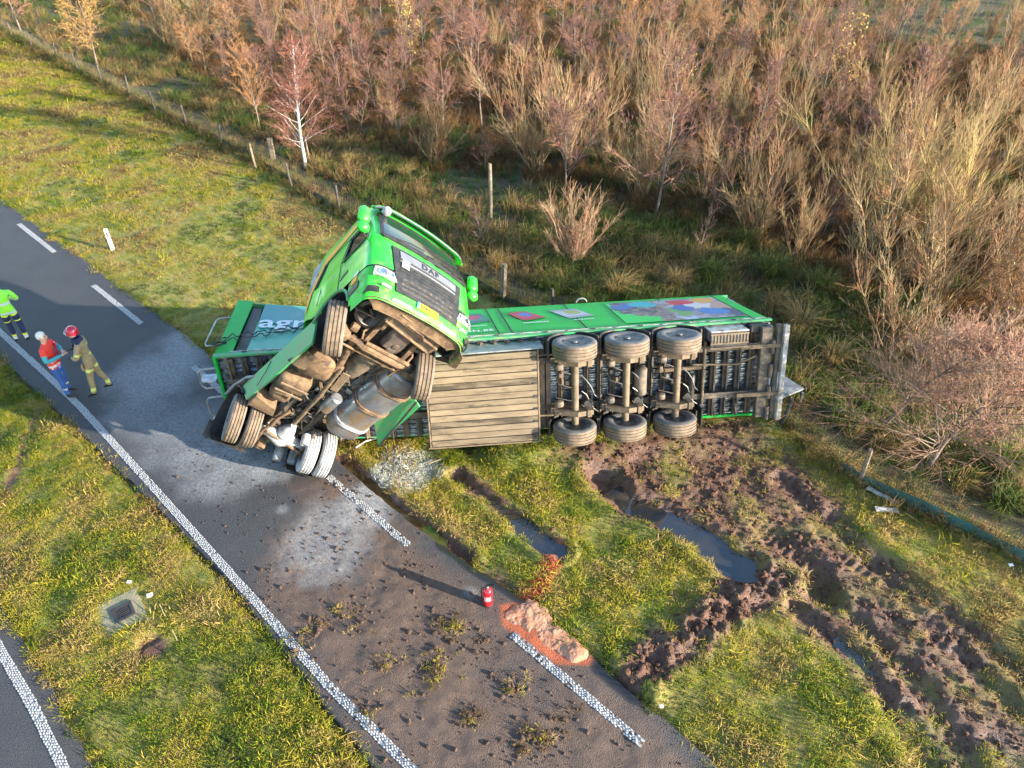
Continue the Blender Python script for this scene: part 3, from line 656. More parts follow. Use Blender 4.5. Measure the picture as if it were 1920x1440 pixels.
# grab bars, cables and plate on the nose
mb = MB(); mb.tube([(.02, .4, .05), (-.22, .4, .04), (-.26, .5, .04), (-.26, 1.5, .04), (-.2, 1.6, .04), (.02, 1.6, .05)], .018); tp('grab_bar', mb, M_ALU, smooth=50)
for b0 in (-.25, -.95, -1.45):
    mb = MB(); mb.tube([(.0, -.02, b0), (-.30, -.05, b0), (-.36, -.05, b0 - .08), (-.36, -.05, b0 - .38), (-.30, -.05, b0 - .46), (0, -.02, b0 - .46)], .022); tp('grab_bar', mb, M_ALU, smooth=50)
mb = MB(); mb.box((-.22, .08, -.55), (.34, .3, .03), bev=.008); tp('step_plate', mb, M_ALU)
for k in range(2):
    mb = MB(); P = [(-.12 + .33 * i * .12, .52 + .16 * k + .05 * math.sin(i * (1.4 + .2 * k)) + i * .012, .04 + .03 * math.sin(i * .9)) for i in range(48)]; mb.tube(P, .012, 5); tp('air_hose', mb, M_RUB)
mb = MB()
for k in range(26):
    a_ = k * .55; r_ = .13 + .03 * math.sin(k * 2.3)
    if k: mb.tube([q0, (.04 + r_ * math.cos(a_), .42 + .6 * r_ * math.sin(a_), .05 + .02 * k / 10)], .010, 5)
    q0 = (.04 + r_ * math.cos(a_), .42 + .6 * r_ * math.sin(a_), .05 + .02 * k / 10)
tp('tangled_cable', mb, M_RUB)
# --- underside
mb = MB(); rows = 74; G = np.zeros((12, rows, 3))
for i, s in enumerate(np.linspace(.06, L_T - .06, 12)):
    for j in range(rows): G[i, j] = (s, .04 + (.035 if (j // 2) % 2 else 0), -.04 - (WT - .08) * j / (rows - 1))
mb.slab(G, (0, .02, 0)); tp('corrugated_floor', mb, M_ZINC)
for b0 in (-.47, -1.58):                                         # main rails: webs and flanges
    mb = MB(); mb.beam((.35, -.12, b0), (L_T, -.12, b0), .30, .02, (0, 0, 1)); mb.beam((.35, -.275, b0), (L_T, -.275, b0), .02, .13, (0, 0, 1)); mb.beam((.35, .02, b0), (L_T, .02, b0), .02, .12, (0, 0, 1)); tp('main_rail', mb, M_CHASSIS)
i = 0; s = .3
while s < L_T - .3:
    mb = MB(); mb.beam((s, -.02, -.06), (s, -.02, -WT + .06), .06, .12, (1, 0, 0)); mb.beam((s, -.085, -.06), (s, -.085, -WT + .06), .09, .012, (1, 0, 0)); tp('cross_member', mb, M_CHASSIS if i % 3 else M_TAN); s += .285; i += 1
for s, a, r in ((11.62, -.22, .05), (10.25, -.26, .035)):
    mb = MB(); mb.tube([(s, a, -.3), (s, a, -1.75)], r, 10); tp('cross_tube', mb, M_TAN if s < 11 else M_CHASSIS, smooth=50)
mb = MB(); mb.tube([(10.0, -.3, -.8), (11.0, -.3, -.86), (11.4, -.25, -.72)], .02, 6); tp('brake_pipe', mb, M_TAN, smooth=50)
mb = MB(); mb.tube([(9.2, -.2, -.92), (10.3, -.22, -.9)], .05, 8); tp('conduit', mb, M_TAN, smooth=50)
mb = MB()
for k in range(5): mb.tube([(10.15, -.1, -1.05 - .2 * k), (10.05, -.1, -1.25 - .12 * k), (10.1, -.12, -1.6)], .008, 5)
tp('hanging_wire', mb, M_RUB)
# axles
AX = (7.34, 8.44, 9.55)
for k, s in enumerate(AX):
    mb = MB(); mb.tube([(s + .02, -.52, -.3), (s + .02, -.52, -1.9)], .075, 14); tp('axle_beam', mb, M_TAN, smooth=50)
    for b0 in (-.47, -1.60):
        mb = MB(); mb.prism([(s - .42, -.30, b0 - .05), (s + .36, -.42, b0 - .05), (s + .40, -.62, b0 - .05), (s + .05, -.70, b0 - .05), (s - .40, -.48, b0 - .05)], (0, 0, .11)); mb.box((s + .3, -.55, b0), (.1, .26, .16), bev=.01); tp('trailing_arm', mb, M_TAN)
        mb = MB(); mb.lathe((s + .32, -.10, b0 + (.14 if b0 > -1 else .12)), (0, -1, 0), [(0, .10), (.06, .14), (.14, .125), (.22, .145), (.30, .125), (.36, .10)], 16, (1, 0, 0)); tp('air_spring', mb, M_DARK, smooth=50)
        mb = MB(); mb.lathe((s - .33, -.52, b0 + (-.14 if b0 > -1 else .16)), (0, 0, 1), [(0, .06), (.01, .10), (.06, .11), (.07, .10), (.12, .10), (.14, .05)], 16); mb.tube([(s - .33, -.52, b0), (s - .05, -.55, b0)], .02, 6); tp('brake_chamber', mb, M_CHASSIS, smooth=45)
        mb = MB(); mb.box((s - .42, -.22, b0), (.14, .36, .14), bev=.02); tp('spring_hanger', mb, M_CHASSIS)
    mb = MB()
    for j in range(4):
        b0 = -.5 - .3 * j; mb.tube([(s - .38, -.45, b0), (s - .30 - .05 * j, -.62, b0 - .1), (s - .1, -.6, b0 - .2), (s - .05 + .1 * j, -.3, b0 - .3)], .012, 5)
    for j in range(3):
        b0 = -.9 - .2 * j; mb.tube([(s + .2, -.3, b0), (s + .38, -.5, b0 - .05), (s + .42, -.35, b0 - .4)], .012, 5)
    tp('brake_hose', mb, M_RUB)
    for j in range(3):
        mb = MB(); b0 = -.75 - .35 * j; mb.tube([(s + .16 + .1 * q, -.44 - .10 * math.sin(q * 1.1 + j), b0 - .16 * q - .05 * math.cos(q * 2 + j)) for q in range(5)], .011, 5); tp('air_line', mb, (M_GREY, M_ALU, M_RUB)[j], smooth=60)
    for j in range(4):
        mb = MB(); mb.box((s - .25 + .14 * j, -.20 - .04 * (j % 2), -.85 - .17 * j), (.09, .10, .11), bev=.015); tp('valve_block', mb, (M_CHASSIS, M_DARK, M_TAN, M_ALU)[(j + k) % 4])
    for side, b0, ax in ((1, -.15, (0, 0, 1)), (-1, -2.02, (0, 0, -1))):
        wheel(trailer, (s, -.57, b0), ax, .34, .465, fn=TRW, deep=.13 if side > 0 else .02)
    mb = MB(); G = np.zeros((15, 2, 3))                          # mudguard over the upper wheel
    for i in range(15):
        an = rad(8 + 164 * i / 14)
        for j, b0 in enumerate((.04, -.34)): G[i, j] = (s + .545 * math.cos(an), -.52 + .52 * math.sin(an), b0)
    mb.slab(G, (0, -.001, 0)); mb2 = MB()
    mb = MB()
    for i in range(14):
        a1, a2 = rad(8 + 164 * i / 14), rad(8 + 164 * (i + 1) / 14)
        def q(an, r, b0): return (s + r * math.cos(an), -.52 + r * math.sin(an) * .96, b0)
        for b0 in (.04,):
            pts = [q(a1, .52, .04), q(a2, .52, .04), q(a2, .55, .04), q(a1, .55, .04)]
            mb.prism(pts, (0, 0, -.40))
    tp('mudguard', mb, M_DARK)
    mb = MB()
    for i in range(14):
        a1, a2 = rad(8 + 164 * i / 14), rad(8 + 164 * (i + 1) / 14)
        pts = [q(a1, .52, -1.82), q(a2, .52, -1.82), q(a2, .55, -1.82), q(a1, .55, -1.82)]; mb.prism(pts, (0, 0, -.36))
    tp('mudguard', mb, M_DARK)
mb = MB(); mb.lathe((8.80, -.42, -.72), (0, 0, -1), [(0, .02), (.0, .10), (.03, .135), (.60, .135), (.63, .10), (.63, .02)], 20); tp('air_tank', mb, M_CHASSIS, smooth=45)
mb = MB(); mb.lathe((9.95, -.35, -1.0), (0, 0, -1), [(0, .02), (.0, .06), (.02, .08), (.45, .08), (.47, .06), (.47, .02)], 16); tp('air_tank', mb, M_DARK, smooth=45)
# pallet box
PB0, PB1 = 4.24, 6.58
nb = 14
for k in range(nb):
    b0 = -.16 - (2.19 - .16) * k / nb; b1 = -.16 - (2.19 - .16) * (k + 1) / nb
    mb = MB(); rr = random.Random(k); mb.box(((PB0 + PB1) / 2 + .0, -.50 - .004 * rr.random() - .012 * (k % 2), (b0 + b1) / 2), (PB1 - PB0 - .06, .05, abs(b1 - b0) - .016), bev=.006); tp('board', mb, M_BOARDS[(k * 7 + k // 3) % 4])
    mb = MB(); mb.box((PB1 - .075, -.525, b1 + .02), (.09, .02, .05)); tp('board_clip', mb, M_DARK)
mb = MB(); mb.box(((PB0 + PB1) / 2, -.462, -1.17), (PB1 - PB0 - .04, .02, 2.02)); tp('box_backing', mb, M_DARK)
for s in (PB0, PB1):
    mb = MB(); mb.beam((s, -.27, -.12), (s, -.27, -2.2), .52, .045, (0, 1, 0)) if False else mb.box((s, -.26, -1.17), (.04, .54, 2.08), bev=.008); tp('box_side_plate', mb, M_TAN)
mb = MB(); mb.box(((PB0 + PB1) / 2 + .03, -.24, -.11), (PB1 - PB0 + .18, .60, .03), bev=.006); tp('box_lid', mb, M_GREY)
mb = MB(); mb.box(((PB0 + PB1) / 2, -.27, -2.215), (PB1 - PB0 + .1, .54, .03), bev=.006); tp('box_base', mb, M_TAN)
for s in (6.85, 6.72):
    mb = MB(); mb.beam((s, -.12, -.1), (s, -.12, -2.1), .05, .1, (1, 0, 0)); tp('box_bracket', mb, M_CHASSIS)
for b0 in (-.34, -1.72):
    mb = MB(); mb.tube([(6.6, -.3, b0), (7.0, -.32, b0)], .02, 6); tp('stay_rod', mb, M_TAN, smooth=50)
# battery crate with slots
mb = MB(); mb.box((10.72, -.22, -.20), (.80, .40, .20), bev=.01); tp('tool_box', mb, M_GREY)
for b0 in (-.115, -.32, -.42): mb = MB(); mb.box((10.72, -.43, b0), (.84, .03, .035)); tp('crate_rail', mb, M_TAN)
for k in range(12): mb = MB(); mb.box((10.72 - .39 + .071 * k, -.43, -.22), (.032, .028, .19)); tp('crate_bar', mb, M_TAN)
mb = MB(); mb.box((10.72, -.395, -.24), (.8, .02, .36)); tp('crate_back', mb, M_DARK)
mb = MB(); mb.box((10.72, -.20, -.06), (.84, .46, .03), bev=.008); tp('crate_lid', mb, M_WHITE)
# tail lift and bumper
mb = MB(); mb.box((11.62, -.24, -1.12), (.26, .14, 2.1), bev=.015); tp('tail_lift_beam', mb, M_CHASSIS)
mb = MB(); mb.box((11.98, -.40, -1.1), (.11, .10, 2.2), bev=.01); tp('bumper_bar', mb, M_WHITE)
mb = MB(); mb.box((11.86, -.30, -1.1), (.10, .12, 2.18), bev=.01); tp('bumper_beam', mb, M_CHASSIS)
for b0 in (-.47, -1.58): mb = MB(); mb.beam((11.0, -.34, b0), (11.98, -.36, b0), .07, .09, (0, 0, 1), .01); tp('lift_arm', mb, M_TAN)
for b0 in (-.35, -.9, -1.4, -1.9): mb = MB(); mb.lathe((11.74, -.34, b0), (0, 0, -1), [(0, .01), (0, .05), (.30, .05), (.30, .01)], 10); tp('lift_cylinder', mb, M_CHASSIS, smooth=45)
mb = MB(); mb.box((11.45, -.10, -.12), (.35, .2, .18), bev=.02); tp('rear_lamp_box', mb, M_DARK)
for s in (11.05, 11.5, 11.75): mb = MB(); mb.box((s, -.08, -.16), (.09, .18, .16), bev=.02); tp('rear_bracket', mb, M_ALU)
# green strip and mud flap at the lower edge
mb = MB(); mb.box((10.2, -.25, -2.0), (.03, .42, .42), bev=.005); tp('mud_flap', mb, M_DARK)
for s in (10.6, 11.1): mb = MB(); mb.tube([(s, -.05, -1.8), (s, -.2, -2.12)], .025, 6); tp('stay_rod', mb, M_CHASSIS)
# the folded tail platform standing out behind the doors
plat = []
P0 = S(1458, 700, .42); P1 = S(1507, 731, .34); P2 = S(1455, 752, .30)
mb = MB(); A0 = P0 - TR_BASE; A1 = P1 - TR_BASE; A2 = P2 - TR_BASE; A3 = A0 + (A2 - A1)
mb.prism([A0 + (A0 - A1) * 1.2, A1, A2, A2 + (A0 - A1) * 1.2], (0, 0, .045)); mb.build('tail_platform', M_GREY, trailer)
mb = MB(); mb.beam(A1 + np.array([-.05, -.1, .0]), A1 + np.array([-.05, -.1, -.3]), .05, .05); mb.build('platform_foot', M_ALU, trailer)
# lights and small fittings on the far roof edge
mb = MB(); P = [(8.1 + .13 * math.cos(rad(t_)), RF + .02, .02 + .10 * math.sin(rad(t_))) for t_ in range(0, 181, 20)]; mb.tube(P, .02, 6); tp('roof_hoop', mb, M_GREY, smooth=60)
# ================================================================== TRACTOR UNIT, reared up over the trailer
# its own frame: x forward from the front axle, y left, z up from its tyre line (metres at full size)
tractor = empty('tractor_unit')
_R = np.array([[0.688, 0.725, -0.039], [-0.137, 0.182, 0.974], [0.713, -0.664, 0.225]]); _u, _, _v = np.linalg.svd(_R); _R = _u @ _v
_M = Matrix([[*(_R[i] * 0.91), [-2.309, 9.803, 3.4875][i]] for i in range(3)] + [[0, 0, 0, 1]])
tractor.matrix_world = _M
tag(tractor, 'bright green truck cab and chassis reared up against the overturned trailer', 'truck')
def kp(name, mb, m_, parent=None, smooth=None): return mb.build(name, m_, parent or tractor, None, smooth)
M_CAB = mat('cab_green_paint', (0.025, 0.52, 0.025), (0.02, 0.45, 0.03), 1.2, rough=0.3, coat=0.25, spec=.4, col3=(0.15, 0.19, 0.07), scale3=2.6, lo3=0.53, hi3=0.78, rough3=.7, bump=.06, bscale=2.5)
M_GLASS = mat('cab_glass', (0.02, 0.035, 0.035), rough=0.03, spec=0.8, trans=0.35)
M_SILV = mat('silver_trim', (0.17, 0.18, 0.205), (0.14, 0.15, 0.17), 4, rough=0.4, metal=0.3)
M_BLACK = mat('matt_black_trim', (0.012, 0.012, 0.013), (0.03, 0.028, 0.025), 8, rough=0.5)
M_GRIL = mat('dusty_grille', (0.03, 0.028, 0.026), (0.13, 0.10, 0.08), 14, rough=0.7, lo=.5, hi=.7)
M_LAMP = mat('headlamp_lens', (0.3, 0.31, 0.33), (0.18, 0.18, 0.2), 3, rough=0.12, spec=0.8)
M_CHROME = mat('lamp_reflector', (0.85, 0.85, 0.86), rough=0.12, metal=1.0)
M_ORANGE = mat('orange_stripe', (0.70, 0.27, 0.01), rough=0.4)
M_YELLOW = mat('yellow_plate', (0.58, 0.38, 0.0), rough=0.4)
M_BLUE = mat('blue_plate_band', (0.05, 0.30, 0.55), rough=0.4)
M_INK = mat('black_ink', (0.015, 0.015, 0.015), rough=0.5)
M_DGREEN = mat('dark_green_ink', (0.005, 0.16, 0.05), rough=0.5)
M_BROWN = mat('mud_caked_steel', (0.17, 0.108, 0.058), (0.09, 0.054, 0.028), 6, rough=0.85, col3=(0.045, 0.026, 0.016), scale3=3.5, lo3=0.50, hi3=0.64, bump=0.3, bscale=18)
M_TANK = mat('aluminium_tank', (0.38, 0.41, 0.45), (0.22, 0.25, 0.3), 2.5, rough=0.3, metal=0.75, col3=(0.22, 0.15, 0.085), scale3=0.9, lo3=0.45, hi3=0.62, rough3=0.7, bump=0.05, bscale=8)
M_POWD = mat('powder_white_steel', (0.36, 0.36, 0.36), (0.20, 0.20, 0.20), 6, rough=0.8, col3=(0.10, 0.09, 0.085), scale3=5, lo3=0.60, hi3=0.72, bump=0.2)
M_POWT = mat('powder_white_tyre', (0.36, 0.36, 0.36), (0.27, 0.265, 0.26), 4, rough=0.9, col3=(0.16, 0.12, 0.09), scale3=3.5, lo3=0.60, hi3=0.68, bump=0.3, bscale=40)
M_SEAT = mat('dark_cab_trim', (0.03, 0.03, 0.032), rough=0.8)
M_CREAM = mat('pale_curtain', (0.42, 0.42, 0.28), rough=0.8)
def hw(z): return float(np.interp(z, [.36, .6, 2.0, 3.2, 3.45, 3.65, 3.78], [1.14, 1.22, 1.22, 1.12, 1.06, .94, .66]))
def fx(z): return float(np.interp(z, [.36, .46, .6, .8, 1.1, 1.6, 2.05, 2.3, 2.6, 2.95, 3.1, 3.3, 3.5, 3.65, 3.78], [1.36, 1.43, 1.47, 1.49, 1.48, 1.45, 1.40, 1.34, 1.25, 1.14, 1.12, 1.08, .98, .82, .45]))
def xr(z): return -1.05 + .15 * float(sstep(1.5, 3.3, z)) + .2 * float(sstep(3.3, 3.78, z))
def FXs(y, z):
    h = hw(z); c = fx(z); k = h - .36
    if abs(y) <= k: return c - .05 * (y / k) ** 2
    f = min(1.0, (abs(y) - k) / .36); return c - .34 + .29 * math.sqrt(max(0, 1 - f * f))
def FP(y, z, off=0.0):
    """point on the cab front, pushed out by off"""
    e = .02; p = np.array([FXs(y, z), y, z]); ty = np.array([FXs(y + e, z) - FXs(y - e, z), 2 * e, 0]); tz = np.array([FXs(y, z + e) - FXs(y, z - e), 0, 2 * e])
    n = np.cross(ty, tz); n /= np.linalg.norm(n); return p + n * off
def SPt(x, z, off=0.0, side=-1): return np.array([x, side * (hw(z) + off), z])
def outline(z):
    h = hw(z); c = fx(z); P = []; xc = c - .34; a = xr(z)
    for i in range(30): P.append((a + (xc - a) * i / 30, -h))
    for i in range(9): ph = math.pi / 2 * i / 8; P.append((xc + .29 * math.sin(ph), -h + .36 * (1 - math.cos(ph))))
    k = h - .36
    for i in range(1, 24): y = -k + 2 * k * i / 24; P.append((c - .05 * (y / k) ** 2, y))
    Q = [(x, -y) for (x, y) in P[:39]][::-1]
    return P + Q
def low_edge(x):
    if x < -.30: return 1.02 + (-.30 - x) * .42
    return .0
def shell(name, zs, m_, skip):
    mb = MB()
    def dent(x, y, z):
        n_ = float(fbm(np.array([x * 1.3 + y * .7 + 5]), np.array([z * 1.3 + y * .5 + 9]), 1.0, 3, 501)[0]) - .5; k = 1 - .022 * (n_ + .5)
        for (cx, cy, cz, r_, a_) in ((1.3, -1.05, .75, .35, .03), (1.2, 1.1, .6, .4, .05), (.9, .9, 3.4, .5, .05), (-.4, -1.2, 1.6, .4, .03), (1.4, .1, 1.95, .3, .015)):
            d_ = ((x - cx) ** 2 + (y - cy) ** 2 + (z - cz) ** 2) / r_ ** 2; k -= a_ * math.exp(-d_ * 2)
        return (x * k, y * k, z)
    rings = [[mb.vert(dent(x, y, z)) for (x, y) in outline(z)] for z in zs]; n = len(rings[0])
    for i in range(len(zs) - 1):
        for k in range(n - 1):
            q = (rings[i][k], rings[i][k + 1], rings[i + 1][k + 1], rings[i + 1][k]); c = np.mean([mb.v[j] for j in q], axis=0)
            if not skip(c): mb.face(q)
    return mb, rings, n
def skip_cab(c):
    x, y, z = c
    if abs(y) > hw(z) - .02:
        if (x) ** 2 + (z - .52) ** 2 < .70 ** 2 or z < low_edge(x): return True
        if .36 < x < 1.02 and 1.98 + .12 * (x - .36) < z < 2.58: return True
    elif x > .9 and abs(y) < 1.0 and 2.10 < z < 2.93: return True
    return False
zs = list(np.arange(1.14, 3.62, .04)) + [3.64, 3.68, 3.71, 3.74, 3.76, 3.78]
mb, rings, n = shell('cab', zs, M_CAB, skip_cab)
mb.face(rings[-1])
for i in range(len(zs) - 1): mb.face((rings[i][0], rings[i + 1][0], rings[i + 1][-1], rings[i][-1]))
cab = kp('cab_shell', mb, M_CAB, None, 35)
zs = list(np.arange(.38, 1.09, .035)) + [1.10]
mb, rings, n = shell('bumper', zs, M_CAB, lambda c: (abs(c[1]) > hw(c[2]) - .02 and (c[0] ** 2 + (c[2] - .52) ** 2 < .70 ** 2 or c[0] < .2 and c[2] < low_edge(c[0])) ) or (c[0] > 1.38 and abs(c[1]) < .66 and .66 < c[2] < 1.06) or (c[0] < .66))
bumper = kp('bumper', mb, mat('scuffed_cab_green', (0.03, 0.50, 0.03), (0.035, 0.42, 0.035), 3, rough=0.45, spec=.35, col3=(0.17, 0.20, 0.07), scale3=3.5, lo3=0.5, hi3=0.68, rough3=.8, bump=.08, bscale=5), None, 35)
mb, rings, n = shell('s', [1.0 + .02 * i for i in range(9)], M_CAB, lambda c: c[0] > -.3 or c[2] < low_edge(c[0]))
kp('cab_sill', mb, M_CAB, None, 35)
# dark gap between bonnet and bumper, inner floor, cab back trim
mb = MB(); G = np.array([[FP(y, z, -.03) for y in np.linspace(-1.2, 1.2, 41)] for z in (1.08, 1.16)]); mb.slab(G, (-.05, 0, 0)); kp('bonnet_gap', mb, M_BLACK)
mb = MB(); mb.box((.1, 0, 1.16), (2.2, 2.3, .06)); kp('cab_floor', mb, M_BLACK)
mb = MB(); mb.box((.5, 0, .98), (1.0, 1.3, .3), bev=.03); kp('engine_tunnel', mb, M_BLACK)
def patch(name, quad, off, m_, parent=None, th=.03, nu=14, nv=6, inset=None, side=None):
    """slab on the front surface from four (y,z) corners"""
    c = np.array(quad, float); G = np.zeros((nu + 1, nv + 1, 3)); H = np.zeros_like(G)
    for i in range(nu + 1):
        for j in range(nv + 1):
            a, b = i / nu, j / nv; q = (c[0] * (1 - a) + c[1] * a) * (1 - b) + (c[3] * (1 - a) + c[2] * a) * b
            if side: G[i, j] = SPt(q[0], q[1], off, side); H[i, j] = SPt(q[0], q[1], off - th, side)
            else: G[i, j] = FP(q[0], q[1], off); H[i, j] = FP(q[0], q[1], off - th)
    mb = MB(); mb.slab(G, H - G); return kp(name, mb, m_, parent, 40)
# windscreen, visor, dashboard
ws = patch('windscreen', [(-1.02, 2.08), (1.02, 2.08), (.98, 2.95), (-.98, 2.95)], .004, M_GLASS, th=.012, nu=24, nv=8)
for q in ([(-1.08, 2.05), (1.08, 2.05), (1.05, 2.12), (-1.05, 2.12)], [(-1.04, 2.90), (1.04, 2.90), (1.02, 2.98), (-1.02, 2.98)]): patch('windscreen_seal', q, .012, M_BLACK, ws, .03, 24, 1)
for s_ in (-1, 1): patch('windscreen_seal', [(s_ * 1.06, 2.06), (s_ * 1.0, 2.06), (s_ * .95, 2.96), (s_ * 1.01, 2.96)], .011, M_BLACK, ws, .03, 1, 10)
patch('cowl', [(-1.0, 1.98), (1.0, 1.98), (1.04, 2.06), (-1.04, 2.06)], .02, M_BLACK, None, .05, 24, 1)
for y0 in (-.75, -.05, .6):
    mb = MB(); mb.tube([FP(y0, 2.04, .045), FP(y0 + .32, 2.16, .035), FP(y0 + .66, 2.2, .03)], .014, 5); kp('wiper', mb, M_BLACK)
mb = MB(); mb.box((1.02, 0, 1.98), (.5, 2.0, .25), bev=.05); kp('dashboard', mb, M_SEAT)
mb = MB(); mb.lathe((.82, .55, 2.15), (-.6, 0, .8), [(-.015, .20), (.015, .22), (.015, .19), (-.015, .18)], 18); kp('steering_wheel', mb, M_BLACK)
for y0 in (-.55, .55):
    mb = MB(); mb.box((.15, y0, 1.75), (.5, .52, .2), bev=.06); mb.box((-.12, y0, 2.2), (.16, .5, .8), bev=.06); mb.box((-.14, y0, 2.68), (.12, .28, .2), bev=.04); kp('seat', mb, M_SEAT)
mb = MB(); mb.box((-.55, 0, 2.2), (.04, 2.1, 1.9)); kp('rear_curtain', mb, M_CREAM)
mb = MB(); mb.beam((.95, -.9, 2.78), (.95, .9, 2.78), .12, .03); kp('inner_sun_blind', mb, M_CREAM)
mb = MB(); G = np.zeros((25, 4, 3))
for i, y in enumerate(np.linspace(-1.08, 1.08, 25)):
    for j in range(4): f = j / 3; G[i, j] = FP(y, 3.14 - .12 * f, .02 + .11 * f)
mb.slab(G, (.012, 0, .03)); visor = kp('sun_visor', mb, M_CAB, None, 40)
mb = MB(); G = np.array([[FP(y, 3.03 - .03 * j, .135) for y in np.linspace(-1.05, 1.05, 25)] for j in range(3)]); mb.slab(G, (.015, 0, 0)); kp('visor_edge', mb, M_SILV, visor)
for y0 in (-.9,):
    mb = MB(); mb.lathe(FP(y0, 2.97, .06), (1, 0, -.2), [(0, .09), (.07, .10), (.12, .075), (.14, .01)], 14); kp('roof_lamp', mb, M_LAMP, None, 40)
patch('roof_lip', [(-1.0, 3.16), (1.0, 3.16), (.92, 3.3), (-.92, 3.3)], .02, M_BLACK, None, .03, 24, 2)
for y0 in (-.62, -.1, .42): patch('roof_logo', [(y0, 3.42), (y0 + .3, 3.42), (y0 + .29, 3.46), (y0, 3.46)], .005, M_DGREEN if y0 > -.5 else M_ORANGE, None, .006, 6, 1)
# grille
patch('grille_panel', [(-.70, .62), (.70, .62), (.84, 1.82), (-.84, 1.82)], .008, M_BLACK, None, .03, 20, 14)
gp = patch('grille_surround', [(-.74, 1.74), (.74, 1.74), (.75, 1.82), (-.75, 1.82)], .012, M_BLACK, None, .03, 20, 2)
patch('badge_panel', [(-.66, 1.53), (.66, 1.53), (.68, 1.73), (-.68, 1.73)], .028, M_SILV, None, .04, 20, 4)
lettering('badge_letters', 'DAF', .20, lambda x, y: FP(-.20 + x, 1.56 + y, .034), M_INK, tractor, bold=.008, spacing=1.2)
for k in range(4): patch('grille_slat', [(-.66, 1.18 + .085 * k), (.66, 1.18 + .085 * k), (.66, 1.225 + .085 * k), (-.66, 1.225 + .085 * k)], .016, M_GREY if k == 3 else M_BLACK, None, .03, 18, 1)
for z0, z1 in ((.70, .76), (.82, .88), (.95, 1.02)):
    for y0 in (-.6, -.02):
        patch('lower_grille_bar', [(y0, z0), (y0 + .58, z0), (y0 + .58, z1), (y0, z1)], .012, M_GRIL, None, .03, 10, 1)
for k in range(11): patch('grille_rib', [(-.58 + .115 * k, .70), (-.56 + .115 * k, .70), (-.56 + .115 * k, 1.02), (-.58 + .115 * k, 1.02)], .006, M_BLACK, None, .03, 1, 4)
for y0, z0 in ((-.55, .90), (.12, .76), (.3, .90), (-.35, .77)): patch('radiator_dust', [(y0, z0), (y0 + .32, z0), (y0 + .32, z0 + .05), (y0, z0 + .05)], .001, M_TAN, None, .02, 5, 1)
patch('paper_note', [(-.64, 1.28), (-.48, 1.27), (-.47, 1.5), (-.62, 1.51)], .04, M_WHITEP, None, .006, 4, 3)
for z_, t_, sz in ((1.87, 'agricon', .085), (1.82, 'groen', .05)): lettering('bonnet_logo', t_, sz, lambda x, y, z_=z_: FP(-.10 + x, z_ + y, .006), M_DGREEN, tractor)
for a0, a1 in ((0, 160), (180, 340)):
    mb = MB(); mb.tube([FP(.04 + .14 * math.cos(rad(t_)), 1.90 + .05 * math.sin(rad(t_)), .006) for t_ in range(a0, a1, 20)], .006, 4); kp('bonnet_emblem', mb, M_DGREEN)
plate = patch('number_plate', [(-.24, .50), (.24, .50), (.24, .62), (-.24, .62)], .02, M_YELLOW, None, .02, 8, 2)
patch('plate_band', [(-.24, .50), (-.19, .50), (-.19, .62), (-.24, .62)], .024, M_BLUE, plate, .006, 2, 2)
lettering('plate_number', '96-BSD-7', .10, lambda x, y: FP(-.175 + x, .525 + y, .026), M_INK, plate, bold=.002, wx=.92)
for s_ in (-1, 1):
    def q(*pts): return [(s_ * y, z) for (y, z) in pts]
    hl = patch('headlight', q((.70, .80), (1.14, .84), (1.12, 1.06), (.78, 1.02)), .012, M_LAMP, None, .04, 12, 6)
    for yy, rr_ in ((.84, .07), (1.0, .085)):
        d = FP(s_ * yy, .93, .012) - FP(s_ * yy, .93, 0); mb = MB(); mb.lathe(FP(s_ * yy, .93, .012), d, [(0, rr_), (.012, rr_ * .9), (.004, rr_ * .6), (-.02, .005)], 16); kp('reflector', mb, M_CHROME, hl, 40)
    patch('headlight_rim', q((.68, 1.02), (1.14, 1.06), (1.14, 1.085), (.68, 1.045)), .016, M_BLACK, hl, .03, 12, 1)
    patch('fog_lamp', q((.78, .60), (.98, .62), (.97, .67), (.80, .66)), .010, M_LAMP, None, .03, 8, 2)
    patch('bumper_chrome', q((.28, .425), (.72, .43), (.70, .465), (.34, .46)), .014, M_SILV, None, .03, 8, 1)
    patch('bumper_recess', q((.98, .46), (1.18, .48), (1.17, .58), (1.0, .56)), .006, M_BLACK, None, .02, 6, 2)
